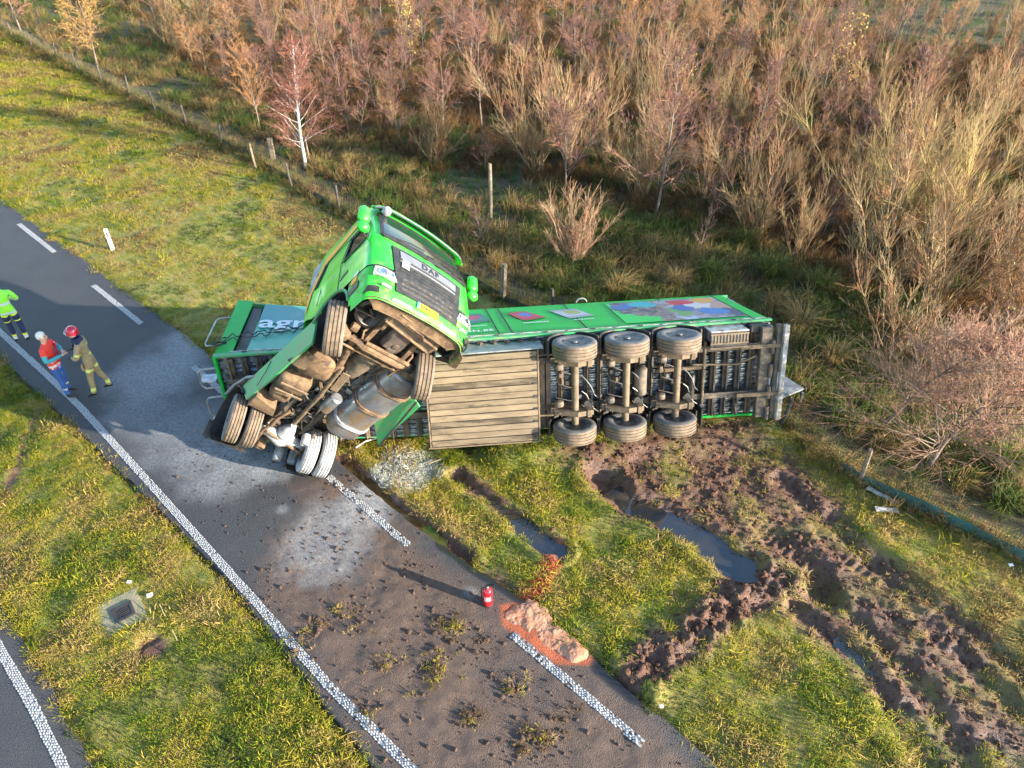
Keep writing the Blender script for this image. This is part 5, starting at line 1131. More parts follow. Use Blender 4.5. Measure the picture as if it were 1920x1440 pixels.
def gen_willow(seed, H=3.2, stems=14, spread=.5, rs=1.0):
    rng = np.random.default_rng(seed); tr = Twigs(); cr = Twigs(); tips = []
    for k in range(stems):
        az = rng.uniform(0, 2 * math.pi); ln = abs(rng.normal()) * spread * .6 + .08; d = np.array([math.cos(az) * ln, math.sin(az) * ln, 1.0]); d /= np.linalg.norm(d)
        L = H * rng.uniform(.45, 1.12); P, dd = curve((rng.normal() * .10, rng.normal() * .10, -.05), d, L, 7, rng, up=.03, wob=rng.uniform(.05, .13))
        tr.add(P, .020 * rng.uniform(.7, 1.2), .005)
        for j in range(int(rng.integers(9, 15))):
            f = rng.uniform(.22, .98); q = f * 6; i = min(int(q), 5); p = P[i] + (P[i + 1] - P[i]) * (q - i); t_ = P[i + 1] - P[i]; t_ /= np.linalg.norm(t_)
            Q, d2 = curve(p, tilt(t_, rng.uniform(.25, .6), rng.uniform(0, 6.28)), L * rng.uniform(.18, .42) * (1.15 - f * .5), 4, rng, up=.10, wob=.08); cr.add(Q, .0085 * rs, .004 * rs); tips.append(Q[-1])
            for jj in range(4):
                i2 = int(rng.integers(0, 3)); Q2, _ = curve(Q[i2], tilt(Q[i2 + 1] - Q[i2] if False else (Q[i2 + 1] - Q[i2]) / np.linalg.norm(Q[i2 + 1] - Q[i2]), rng.uniform(.3, .6), rng.uniform(0, 6.28)), L * rng.uniform(.07, .2), 3, rng, up=.1, wob=.08); cr.add(Q2, .006 * rs, .0035 * rs); tips.append(Q2[-1])
    return tr, cr, tips
def gen_birch(seed, H=4.0, nb=26, trunk_r=.045, droop=.0, width=.42, fine=9, lean=.05, rs=1.0):
    rng = np.random.default_rng(seed); tr = Twigs(); cr = Twigs(); tips = []
    P, _ = curve((0, 0, -.05), (rng.normal() * lean, rng.normal() * lean, 1), H, 10, rng, up=.03, wob=.035); tr.add(P, trunk_r, .008)
    for k in range(nb):
        f = rng.uniform(.12, .97) ** .85; q = f * 9; i = min(int(q), 8); p = P[i] + (P[i + 1] - P[i]) * (q - i)
        az = k * 2.4 + rng.normal() * .3; d = tilt((0, 0, 1), rng.uniform(.6, 1.1) * (1.15 - .45 * f), az); L = H * width * rng.uniform(.6, 1.1) * (1.08 - f * .75) + .15
        B, _ = curve(p, d, L, 6, rng, up=.05, wob=.07, droop=droop); tr.add(B, .013 * (1.2 - .6 * f), .0045)
        for j in range(fine):
            i = int(rng.integers(1, 5)); t_ = B[i + 1] - B[i]; t_ /= np.linalg.norm(t_)
            Q, _ = curve(B[i], tilt(t_, rng.uniform(.35, .8), rng.uniform(0, 6.28)), L * rng.uniform(.22, .5), 4, rng, up=.04, wob=.10, droop=droop * 2); cr.add(Q, .0075 * rs, .004 * rs); tips.append(Q[-1])
            for jj in range(5):
                i2 = int(rng.integers(0, 3)); u_ = Q[i2 + 1] - Q[i2]; u_ /= np.linalg.norm(u_) + 1e-9; Q2, _ = curve(Q[i2 + 1], tilt(u_, rng.uniform(.3, .8), rng.uniform(0, 6.28)), L * rng.uniform(.08, .24), 3, rng, up=.02, wob=.12, droop=droop * 2); cr.add(Q2, .0055 * rs, .0035 * rs); tips.append(Q2[-1])
    return tr, cr, tips
def plant_meshes(kind, gen, bark, twig, leaf=None, nleaf=0, lsize=.05, seed=0):
    tr, cr, tips = gen; V, F = tr.arrays(5); mt = np_mesh(kind + '_trunk', V, F, bark, smooth=True); V, F = cr.arrays(3)
    mats = [twig]; me = None
    if leaf and nleaf:
        rng = np.random.default_rng(seed); LV = []; LF = []; T = np.array(tips); sel = rng.integers(0, len(T), nleaf)
        leaves_into(LV, LF, T[sel] + rng.normal(size=(nleaf, 3)) * .05, lsize, rng); n0 = len(V); V = np.vstack([V, np.array(LV)]); nf = len(F); F = np.vstack([F, np.array(LF) + n0]); mats = [twig, leaf]
        me = np_mesh(kind + '_crown', V, F, mats); mi = np.zeros(len(F), np.int32); mi[nf:] = 1; me.polygons.foreach_set('material_index', mi)
    else: me = np_mesh(kind + '_crown', V, F, mats)
    return mt, me
VAR = {'willow': [plant_meshes('willow', gen_willow(s, H, st, sp), M_WILLOW, M_WILLOW) for s, H, st, sp in ((1, 3.3, 14, .55), (2, 2.7, 18, .85), (3, 3.9, 11, .4), (4, 2.2, 18, .9), (5, 3.0, 9, .7), (6, 3.5, 20, .6))],
       'birch': [plant_meshes('birch', gen_birch(s, H, nb, .04, dr, w_, 8), M_BARK, M_BIRCHT) for s, H, nb, dr, w_ in ((11, 3.6, 24, .02, .42), (12, 3.0, 22, .0, .5), (13, 4.2, 26, .03, .38), (14, 2.6, 20, .0, .55), (15, 3.4, 16, .05, .55), (16, 4.5, 30, .04, .3))],
       'rusty': [plant_meshes('rusty', gen_birch(s, H, nb, .035, dr, w_, 8), M_BARK, M_RUSTY, lf, nl, .05, s) for s, H, nb, dr, w_, lf, nl in ((21, 3.5, 24, .0, .4, M_LEAFG, 150), (22, 3.0, 22, .02, .45, None, 0), (23, 2.4, 18, .0, .5, None, 0), (24, 3.8, 24, .0, .36, M_LEAFG, 80), (25, 2.8, 16, .06, .6, M_LEAFD, 200), (26, 4.3, 26, .02, .34, None, 0))]}
def plant(name, meshes, x, y, rz, sc, label, cat, group=None, parts=('trunk', 'crown'), sz=None):
    o = empty(name, (x, y, gz(x, y))); o.rotation_euler = (0, 0, rz); o.scale = (sc, sc, sz or sc)
    for nm, me in zip(parts, meshes): c = link(nm, me, o)
    tag(o, label, cat, group); return o
# ---- the ones that can be told apart
birchA = plant_meshes('big_birch', gen_birch(101, 4.9, 48, .085, .03, .36, 15, .02), M_BIRCHB, rnd_mat('pink_birch_twigs', (.22, .09, .065), (.22, .09, .065), pos=1.5, c3=(.17, .075, .055)))
def at(px, py): p = S(px, py); return float(p[0]), float(p[1])
plant('birch_tree', birchA, *at(573, 310), .4, 1.0, 'pink-twigged birch with a white trunk tied to a short stake', 'tree', parts=('trunk', 'crown'))
st = empty('tree_stake', (*at(578, 308), 0)); st.location.z = gz(st.location.x, st.location.y); mb = MB(); mb.tube([(0.08, 0, -.1), (.06, 0, 1.25)], .035, 7); mb.build('stake', M_POST, st); mb = MB(); mb.tube([(.07 + .1 * math.cos(rad(t_)), .1 * math.sin(rad(t_)), 1.12) for t_ in range(0, 361, 40)], .02, 5); mb.build('tie_band', M_RUB, st); tag(st, 'short wooden stake with black tie holding the white-trunked birch', 'stake')
plant('birch_tree', plant_meshes('small_birch', gen_birch(102, 3.9, 30, .04, .0, .42, 10, .03), M_BARK, M_RUSTY), *at(487, 240), 1.2, .95, 'smaller bare birch just left of the pink-twigged birch', 'tree')
plant('weeping_tree', plant_meshes('weeping', gen_birch(103, 4.6, 34, .06, .14, .42, 10, .02), M_BARK, rnd_mat('golden_twigs', (0.486, 0.284, 0.095), (0.459, 0.270, 0.095), pos=1.5, c3=(0.351, 0.203, 0.081)), M_LEAFG, 900, .08, 5), *at(183, 125), 2.0, 1.15, 'drooping golden-brown tree by the fence at upper left', 'tree')
plant('weeping_tree', plant_meshes('weeping2', gen_birch(104, 4.0, 28, .06, .10, .45, 10, .02), M_BARK, rnd_mat('reddish_twigs', (0.365, 0.176, 0.101), (0.338, 0.162, 0.095), pos=1.5, c3=(0.297, 0.149, 0.095)), M_LEAFD, 300, .06, 6), *at(40, 60), .5, 1.2, 'reddish drooping tree in the top left corner', 'tree')
wl = rnd_mat('straw_willow_bark', (0.459, 0.317, 0.169), (0.432, 0.297, 0.162), pos=1.5, c3=(0.351, 0.203, 0.101))
plant('willow_shrub', plant_meshes('willowA', gen_willow(111, 3.4, 20, .48), wl, wl), *at(1068, 312), .3, 1.0, 'fan-shaped straw-coloured willow behind the lone timber post', 'shrub')
plant('willow_shrub', plant_meshes('willowB', gen_willow(112, 3.3, 24, .42), wl, wl), *at(1208, 362), 1.3, 1.0, 'dense upright pale willow fan in front of the purple thicket', 'shrub')
wr = rnd_mat('red_tipped_twigs', (.36, .17, .11), (.34, .16, .10), pos=1.5, c3=(.38, .27, .16))
plant('willow_shrub', plant_meshes('willowC', gen_willow(113, 2.3, 28, .7, .7), wl, wr, M_LEAFD, 140, .06, 3), *at(1072, 492), 2.3, .95, 'reddish shrub with withered leaves standing just behind the trailer roof', 'shrub')
wo = rnd_mat('olive_willow_bark', (0.405, 0.317, 0.121), (0.405, 0.297, 0.121), pos=1.5, c3=(0.324, 0.216, 0.095))
plant('willow_shrub', plant_meshes('willowD', gen_willow(114, 4.6, 30, .55), wo, wo), *at(1640, 440), .8, 1.0, 'largest olive-stemmed willow thicket at right of the scrub', 'shrub')
plant('willow_shrub', plant_meshes('willowE', gen_willow(115, 4.2, 24, .5), wo, wo), *at(1750, 470), 1.8, 1.0, 'olive willow leaning right beside the largest willow', 'shrub')
bd = rnd_mat('dead_pink_twigs', (.30, .15, .10), (.28, .14, .095), pos=1.4, c3=(.36, .24, .16))
plant('spreading_tree', plant_meshes('spreadA', gen_birch(121, 3.5, 60, .05, .015, .66, 15, .10, .5), M_BARK, bd, M_LEAFD, 1600, .045, 7), *at(1742, 868), .2, 1.35, 'large spreading tree with withered pink leaves beside the right fence', 'tree', sz=.85)
plant('spreading_tree', plant_meshes('spreadB', gen_birch(122, 3.9, 40, .045, .0, .5, 13, .12, .55), M_BARK, bd, M_LEAFD, 900, .045, 8), *at(1650, 800), 2.2, 1.15, 'thin reddish tree left of the large spreading tree', 'tree', sz=.85)
plant('spreading_tree', plant_meshes('spreadC', gen_birch(123, 3.6, 36, .045, .0, .5, 13, .12, .55), M_BARK, bd, M_LEAFY, 260, .06, 9), *at(1880, 740), 1.2, 1.25, 'reddish tree with yellow leaves cut by the right edge', 'tree')
ly = plant_meshes('leafy', gen_birch(124, 3.4, 22, .04, .0, .36, 7, .05), M_BARK, M_RUSTY, M_LEAFY, 420, .10, 10)
for (px, py, sc, lab) in ((770, 130, 1.0, 'thin tree with pale yellow leaves high above the cab'), (1575, 190, 1.2, 'tree with many pale yellow leaves at upper right'), (1270, 200, .8, 'thin tree with scattered yellow leaves in the middle of the scrub'), (345, 60, .8, 'sapling with golden leaves near the top left')):
    plant('leafy_sapling', ly, *at(px, py), px, sc, lab, 'tree')
sap = plant_meshes('sapling', gen_birch(125, 1.6, 12, .02, .0, .35, 4, .05), M_BARK, M_BIRCHT)
for (px, py, sc, lab) in ((905, 450, 1.0, 'thin bare sapling beside the lone timber post'), (1310, 470, .9, 'thin bare sapling in the rushes behind the trailer picture'), (1180, 275, 1.1, 'thin bare sapling in front of the scrub above the trailer'), (675, 240, 1.1, 'thin bare sapling left of the cab roof')):
    plant('sapling', sap, *at(px, py), px, sc, lab, 'tree')
mb = MB(); rr = random.Random(4)
# ---- the thicket: rows of look-alikes
rng = np.random.default_rng(42); placed = []; cnt = {'willow': 0, 'birch': 0, 'rusty': 0}
LAB = {'willow': ('willow_shrub', 'olive-brown bare willow in the dense scrub behind the fence', 'bare willows in the scrub', 'shrub'), 'birch': ('birch_tree', 'purple-twigged bare birch in the dense scrub behind the fence', 'purple birches in the scrub', 'tree'), 'rusty': ('birch_tree', 'rust-coloured bare birch in the dense scrub behind the fence', 'rusty birches in the scrub', 'tree')}
FRONT = SP([(240, 20), (400, 165), (590, 240), (700, 275), (840, 340), (960, 335), (1130, 375), (1300, 430), (1450, 465), (1560, 540), (1640, 640), (1720, 720), (1930, 780)])
tries = 0
REGION = np.vstack([FRONT, [[22, 16], [62, 70], [62, 110], [-70, 110]]])
def scr(x, y): d = y * math.cos(_p) + CAM_H * math.sin(_p); return 960 + CAM_F * x / d, 720 - CAM_F * (y * math.sin(_p) - CAM_H * math.cos(_p)) / d
ROWN = {0: 'in the front row of scrub', 1: 'amid the scrub', 2: 'in the far scrub'}
def sidename(px): return 'left of the cab' if px < 640 else ('above the cab' if px < 960 else ('above the trailer' if px < 1400 else 'to the right'))
rest = []
while tries < 26000:
    tries += 1
    if rng.random() < .75: q = S(rng.uniform(150, 1980), rng.uniform(-60, 660)); x, y = q[0], q[1]
    else: x, y = rng.uniform(-60, 60), rng.uniform(12, 100)
    if y > 100 or not inside(np.array([x]), np.array([y]), REGION)[0]: continue
    sp = 1.2 + .024 * y
    if any((x - a) ** 2 + (y - b) ** 2 < sp * sp for a, b in placed): continue
    pxs, pys = scr(x, y)
    if abs(pxs - 960) > 1050: continue
    if pxs > 1520 and pys < 60 + .22 * (pxs - 1520) and rng.random() < .93: continue      # grassy clearing
    if pxs < 420 and pys < 130 and rng.random() < .55: continue
    placed.append((x, y)); u_ = rng.random(); far = pys < 110 + 50 * math.sin(pxs * .006)
    if pxs > 1400: k = 'willow' if u_ < .6 else ('rusty' if u_ < .88 else 'birch')
    elif far: k = 'rusty' if u_ < .6 else ('willow' if u_ < .84 else 'birch')
    elif pxs > 1230: k = 'birch' if u_ < .5 else ('rusty' if u_ < .75 else 'willow')
    else: k = 'birch' if u_ < .72 else ('willow' if u_ < .9 else 'rusty')
    v = int(rng.integers(0, 6)); rest.append((pys, pxs, x, y, k, v, rng.uniform(0, 6.28), rng.choice([rng.uniform(.55, .85), rng.uniform(.85, 1.35)])))
rest.sort(key=lambda a: -a[0])
for i, (pys, pxs, x, y, k, v, rz, sc) in enumerate(rest[:285]):
    nm, lab, grp, cat = LAB[k]; row = 0 if pys > 270 else (1 if pys > 130 else 2)
    adj = {'willow': 'bare olive-brown willow', 'birch': 'bare purple-twigged birch', 'rusty': 'bare rust-coloured birch'}[k]
    lab = adj + ' ' + ROWN[row] + ' ' + sidename(pxs); plant(nm, VAR[k][v], x, y, rz, sc, lab, cat, lab)
far_rest = rest[285:]
# ================================================================== GRASS (stuff): tufts scattered over the verges
def blade_tuft(name, n, h0, h1, w, spread, lean, m_, seed):
    rng = np.random.default_rng(seed); V = []; F = []
    for k in range(n):
        az = rng.uniform(0, 6.28); r = spread * math.sqrt(rng.random()); b = np.array([r * math.cos(az), r * math.sin(az), -.02]); a2 = az + rng.normal() * .8
        d = np.array([math.cos(a2), math.sin(a2), 0]); h = rng.uniform(h0, h1); ln = lean * rng.uniform(.3, 1.4); s_ = np.array([-d[1], d[0], 0]) * w / 2 * rng.uniform(.7, 1.2); t_ = s_[[1, 0, 2]] * 0
        m1 = b + d * h * ln * .3 + np.array([0, 0, h * .6]); tp_ = b + d * h * ln + np.array([0, 0, h * (1 - .3 * ln)]); k0 = len(V); q = d * w * .25
        V += [b - s_, b + s_, b + q, m1 - s_ * .8, m1 + s_ * .8, m1 + q, tp_]
        F += [(k0, k0 + 1, k0 + 4), (k0, k0 + 4, k0 + 3), (k0 + 1, k0 + 2, k0 + 5), (k0 + 1, k0 + 5, k0 + 4), (k0 + 2, k0, k0 + 3), (k0 + 2, k0 + 3, k0 + 5), (k0 + 3, k0 + 4, k0 + 6), (k0 + 4, k0 + 5, k0 + 6), (k0 + 5, k0 + 3, k0 + 6)]
    return bpy.data.objects.new(name, np_mesh(name, V, F, m_))
def scatter(name, pts, scl, var, objs, label, cat, tiltv=0.0, seed=0):
    rng = np.random.default_rng(seed); n = len(pts)
    col = bpy.data.collections.new(name + '_source')
    for i, o in enumerate(objs): o.name = '%s_src_%02d' % (name, i); col.objects.link(o)
    me = bpy.data.meshes.new(name); me.vertices.add(n); me.vertices.foreach_set('co', np.asarray(pts, np.float32).ravel())
    a = me.attributes.new('rot', 'FLOAT_VECTOR', 'POINT'); R_ = np.zeros((n, 3), np.float32); R_[:, 2] = rng.uniform(0, 6.28, n); R_[:, :2] = rng.normal(size=(n, 2)) * tiltv; a.data.foreach_set('vector', R_.ravel())
    a = me.attributes.new('scl', 'FLOAT', 'POINT'); a.data.foreach_set('value', np.asarray(scl, np.float32))
    a = me.attributes.new('var', 'INT', 'POINT'); a.data.foreach_set('value', np.asarray(var, np.int32))
    o = link(name, me, kind='stuff'); tag(o, label, cat)
    g = bpy.data.node_groups.new(name + '_nodes', 'GeometryNodeTree'); g.interface.new_socket('Geometry', in_out='INPUT', socket_type='NodeSocketGeometry'); g.interface.new_socket('Geometry', in_out='OUTPUT', socket_type='NodeSocketGeometry')
    gi = g.nodes.new('NodeGroupInput'); go = g.nodes.new('NodeGroupOutput'); ip = g.nodes.new('GeometryNodeInstanceOnPoints'); ci = g.nodes.new('GeometryNodeCollectionInfo')
    ci.inputs['Collection'].default_value = col; ci.inputs['Separate Children'].default_value = True; ci.inputs['Reset Children'].default_value = True; ip.inputs['Pick Instance'].default_value = True
    def na(nm, ty): x = g.nodes.new('GeometryNodeInputNamedAttribute'); x.data_type = ty; x.inputs[0].default_value = nm; return x.outputs[0]
    L = g.links.new; L(gi.outputs[0], ip.inputs['Points']); L(ci.outputs[0], ip.inputs['Instance']); L(na('var', 'INT'), ip.inputs['Instance Index'])
    e2r = g.nodes.new('FunctionNodeEulerToRotation'); L(na('rot', 'FLOAT_VECTOR'), e2r.inputs[0]); L(e2r.outputs[0], ip.inputs['Rotation'])
    L(na('scl', 'FLOAT'), ip.inputs['Scale']); L(ip.outputs[0], go.inputs[0])
    md = o.modifiers.new('scatter', 'NODES'); md.node_group = g; return o
G_GREEN = rnd_mat('grass_green', (.15, .235, .015), (.24, .285, .02), trans=.4); G_YEL = rnd_mat('grass_yellow_green', (.37, .335, .03), (.46, .385, .045), trans=.4)
G_STRAW = rnd_mat('grass_straw', (.50, .38, .11), (.46, .32, .12), trans=.4); G_BROWN = rnd_mat('grass_brown', (.26, .15, .055), (.19, .12, .05), trans=.4); G_DARK = rnd_mat('grass_dark', (.045, .075, .012), (.07, .09, .02), trans=.4)
G_POW = rnd_mat('powdered_grass', (.50, .50, .46), (.36, .36, .30))
def frustum_ok(x, y, m=40):
    d = y * math.cos(_p) + CAM_H * math.sin(_p); px = 960 + CAM_F * x / d; py = 720 - CAM_F * (y * math.sin(_p) - CAM_H * math.cos(_p)) / d
    return (px > -m) & (px < 1920 + m) & (py < 1440 + m) & (py > -m)
def field(n, x0, x1, y0, y1, seed): r = np.random.default_rng(seed); return r.uniform(x0, x1, n), r.uniform(y0, y1, n)
SG = [blade_tuft('t', 22, .03, .078, .0078, .085, .95, m_, i) for i, m_ in enumerate((G_GREEN, G_YEL, G_STRAW, G_BROWN, G_DARK, G_GREEN, G_YEL, G_STRAW, G_POW, rnd_mat('red_stained_grass', (.42, .09, .03), (.36, .07, .03))))]
def verge_points(n, box, seed):
    x, y = field(n, *box, seed); k = frustum_ok(x, y); x, y = x[k], y[k]
    dr = np.minimum(sdf(x, y, ROAD_POLY), sdf(x, y, R2_POLY)); ed = -.05 + .26 * (fbm(x, y, 2.5, 3, 8) - .42) + .05 * (fbm(x, y, 9, 2, 18) - .5); k = dr > ed; x, y = x[k], y[k]
    m, fo, _ = masks(x, y); r = np.random.default_rng(seed + 1)
    side = sdf(x, y, np.vstack([FENCE, FENCE[::-1] + np.array([200.0, 200.0])]))
    dsl = seg_dist(x, y, np.array([S(225, 1148)[:2], S(226, 1149)[:2]]))
    k = (r.random(len(x)) > m * 1.12) & (side > -.4) & (dsl > .42); x, y, fo = x[k], y[k], fo[k]
    a = fbm(x, y, .5, 4, 61); b = fbm(x, y, 1.6, 4, 63); c = r.random(len(x)) * .5 - .25
    # drier, browner band towards the fence
    fd = np.clip(1 - side[k] / 4.0, 0, 1) * .12
    v = .5 + (a - .5) * 1.0 + (b - .5) * .8 + c * .6 + fd
    var = np.select([v < .30, v < .38, v < .43, v < .53, v < .62], [4, 0, 5, 1, 6], 2); var = np.where(v > .76, 3, var); var = np.where((v > .70) & (r.random(len(x)) < .4), 7, var)
    var = np.where((fo > .3) & (r.random(len(x)) < .75), 8, var)
    z = terrain(x, y); drk = np.minimum(sdf(x, y, ROAD_POLY), sdf(x, y, R2_POLY)); z = np.where(drk < .06, np.maximum(z, .0), z); stn = np.min([seg_dist(x, y, l_) for l_ in STAIN_LINES], axis=0); var = np.where(stn + .1 * (b - .5) < .11, 9, var); sc = np.exp(r.normal(size=len(x)) * .35) * (.45 + 1.1 * b)
    return np.stack([x, y, z], -1), sc, var
P1 = verge_points(42000, (-17, -1.0, 4.2, 16), 1); P2 = verge_points(26000, (-3.5, 11, 4.2, 14), 2); P3 = verge_points(120000, (-40, -1, 11, 58), 3)
cat3 = [np.concatenate(a) for a in zip(P1, P2, P3)]
d_ = np.maximum(1.0, (cat3[0][:, 1] / 16.0)) ** .6
scatter('verge_grass', cat3[0], cat3[1] * d_, cat3[2], SG, 'short yellow-green grass on the verges beside the road', 'grass', .12, 7)
# the far scrub that reads as one mass
if far_rest:
    src = []
    for k in ('willow', 'birch', 'rusty'):
        for v in range(6):
            mt_, mc_ = VAR[k][v]; src.append(bpy.data.objects.new('s', mc_))
    order = ('willow', 'birch', 'rusty')
    scatter('far_scrub', np.array([(a[2], a[3], gz(a[2], a[3])) for a in far_rest]), np.array([a[7] for a in far_rest]), np.array([order.index(a[4]) * 6 + a[5] for a in far_rest]), src, 'rust-brown mass of bare scrub along the top of the picture', 'scrub', 0.03, 19)
# rough grass past the fence
W_GRN = rnd_mat('rush_green', (.095, .15, .028), (.16, .18, .038), trans=.4); W_STR = rnd_mat('rush_straw', (.44, .31, .12), (.36, .24, .09), trans=.4); W_BRN = rnd_mat('rough_brown', (.19, .10, .04), (.14, .085, .04), trans=.4); W_LIME = rnd_mat('moss_green', (.05, .17, .03), (.08, .19, .03), trans=.4); W_OR = rnd_mat('rough_orange', (.33, .165, .05), (.26, .14, .05), trans=.4)
WG = [blade_tuft('w', 30, .22, .55, .012, .16, .75, m_, 30 + i) for i, m_ in enumerate((W_GRN, W_STR, W_BRN, W_LIME, W_GRN, W_OR))]
x, y = [], []
r = np.random.default_rng(77)
xx, yy = field(150000, -55, 55, 9, 90, 78); k = frustum_ok(xx, yy, 30); xx, yy = xx[k], yy[k]
side = sdf(xx, yy, np.vstack([FENCE, FENCE[::-1] + np.array([200.0, 200.0])])); k = side < -.15; xx, yy, side = xx[k], yy[k], side[k]
thin = np.clip(1.35 - yy / 45, .14, 1); k = r.random(len(xx)) < thin; xx, yy, side = xx[k], yy[k], side[k]
inth = inside(xx, yy, REGION); v = fbm(xx, yy, .35, 4, 81) * .6 + fbm(xx, yy, 1.2, 3, 83) * .4 + (r.random(len(xx)) - .5) * .3
var = np.select([v < .42, v < .50, v < .59, v < .64], [0, 4, 1, 2], 1)
var = np.where(inth, np.select([v < .36, v < .5, v < .58], [0, 2, 5], 2), var)
for (px, py, w_) in ((320, 165, 1.6), (930, 350, 1.6), (860, 340, 1.2), (940, 410, .9), (1900, 20, 9), (1750, 40, 6), (1850, 60, 6)):
    q = S(px, py); k = np.hypot(xx - q[0], yy - q[1]) < w_ * (.6 + .8 * r.random(len(xx))); var = np.where(k, 3, var)
sc = r.uniform(.55, 1.25, len(xx)); sc = np.where(side > -1.2, sc * .5, sc); sc = np.where(var == 3, sc * .4, sc) * (1 + yy / 120)
fq = resample(FENCE, .12); fq = fq[(fq[:, 1] < 58) & (fq[:, 0] < 9.8)]; fq = np.repeat(fq, 3, axis=0) + r.normal(size=(len(fq) * 3, 2)) * .22
xx = np.r_[xx, fq[:, 0]]; yy = np.r_[yy, fq[:, 1]]; sc = np.r_[sc, r.uniform(.3, .75, len(fq)) * (1 + fq[:, 1] / 80)]; var = np.r_[var, r.choice([1, 1, 2, 0, 4], len(fq))]
tr_x = (xx - TR_O[0]) * TR_U[0] + (yy - TR_O[1]) * TR_U[1]; tr_d = (xx - TR_O[0]) * TR_W[0] + (yy - TR_O[1]) * TR_W[1]; k = ~((tr_x > -.3) & (tr_x < 12.2) & (tr_d < 2.7) & (tr_d > -1.5))
scatter('rough_grass', np.stack([xx, yy, terrain(xx, yy)], -1)[k], sc[k], var[k], WG, 'rough brown and green grass growing under the scrub', 'grass', .15, 9)
# rushes: tussocks that can be told apart
def tussock(seed, m_, h): return blade_tuft('tussock', 150, h * .6, h, .014, .16, .75, m_, seed).data
TS = [tussock(51, W_STR, .95), tussock(52, W_GRN, .9), tussock(53, rnd_mat('rush_olive', (.16, .15, .05), (.2, .17, .06), trans=.4), .9)]
for i, (px, py, v_, sc, lab) in enumerate(((655, 305, 0, 1.0, 'straw-coloured grass tussock right of the pink-twigged birch'), (812, 300, 2, 1.1, 'round olive tussock left of the lone timber post'), (700, 265, 1, 1.0, 'dark green tussock above the cab roof'), (1155, 545, 0, 1.15, 'pale straw tussock against the trailer roof edge'), (1225, 478, 2, 1.15, 'rounded olive tussock behind the middle of the trailer'), (1330, 520, 1, 1.2, 'dark green rush clump behind the trailer picture'), (1265, 535, 0, 1.0, 'straw tussock just above the trailer picture'),
      (1440, 520, 1, 1.25, 'large green rush clump beyond the trailer rear corner'), (1500, 610, 0, 1.25, 'tall straw grass clump right of the trailer rear'), (1540, 540, 1, 1.2, 'green rush clump below the reddish tree'), (1880, 880, 1, 1.35, 'green rush clump at the right edge below the spreading tree'), (1560, 680, 0, 1.1, 'straw grass clump right of the tail platform'), (1395, 460, 1, 1.1, 'dark rush clump in front of the scrub on the right'), (1020, 420, 2, .9, 'olive tussock between the timber post and the reddish shrub'), (760, 330, 0, .9, 'straw tussock behind the cab roof'), (1130, 420, 1, 1.0, 'dark green tussock right of the reddish shrub'))):
    x_, y_ = at(px, py); o = link('grass_tussock', TS[v_]); o.location = (x_, y_, gz(x_, y_)); o.rotation_euler = (0, 0, i * 1.7); o.scale = (sc,) * 3; tag(o, lab, 'tussock', 'grass tussocks behind the fence')
# ================================================================== PEOPLE
M_SKIN = mat('skin', (0.55, 0.33, 0.24), rough=0.6); M_HAIR = mat('white_hair', (0.62, 0.58, 0.52), rough=0.8)
M_NAVY = mat('navy_cloth', (0.012, 0.018, 0.05), (0.02, 0.03, 0.075), 12, rough=0.9); M_REDV = mat('red_vest', (0.75, 0.03, 0.03), (0.68, 0.05, 0.02), 6, rough=0.7)
M_REFL = mat('reflective_white', (0.55, 0.57, 0.59), rough=0.5); M_TURQ = mat('turquoise_sleeve', (0.04, 0.33, 0.36), (0.05, 0.25, 0.30), 8, rough=0.8)
M_KHAKI = mat('khaki_fire_suit', (0.31, 0.23, 0.12), (0.25, 0.185, 0.095), 10, rough=0.9); M_LIME = mat('lime_band', (0.62, 0.66, 0.14), rough=0.6)
M_HIVIS = mat('hivis_green', (0.20, 0.78, 0.06), (0.32, 0.74, 0.03), 5, rough=0.7); M_HYEL = mat('hivis_yellow', (0.75, 0.75, 0.03), rough=0.7)
M_BOOT = mat('black_boot', (0.012, 0.012, 0.012), rough=0.5); M_HELM = mat('red_helmet', (0.42, 0.006, 0.03), rough=0.2, coat=.5); M_BLUEC = mat('blue_cloth', (0.03, 0.10, 0.32), (0.02, 0.07, 0.22), 8, rough=.9)
def body_mesh(name, J, E, bulk):
    """one continuous body grown from joints J {name: (pos, radius)} and edges E"""
    names = list(J); me = bpy.data.meshes.new(name); me.from_pydata([J[n][0] for n in names], [(names.index(a), names.index(b)) for a, b in E], [])
    o = bpy.data.objects.new(name, me); COL.objects.link(o); sk = o.modifiers.new('skin', 'SKIN'); sk.use_smooth_shade = True; sk.branch_smoothing = .6
    for i, n in enumerate(names):
        r_ = J[n][1]; r_ = r_ if isinstance(r_, tuple) else (r_, r_); me.skin_vertices[0].data[i].radius = r_; me.skin_vertices[0].data[i].use_root = (n == 'pelvis')
    sb = o.modifiers.new('sub', 'SUBSURF'); sb.levels = 2; sb.render_levels = 2
    bpy.context.view_layer.update(); dg = bpy.context.evaluated_depsgraph_get(); out = bpy.data.meshes.new_from_object(o.evaluated_get(dg)); bpy.data.objects.remove(o); out.name = name; out.materials.clear(); return out
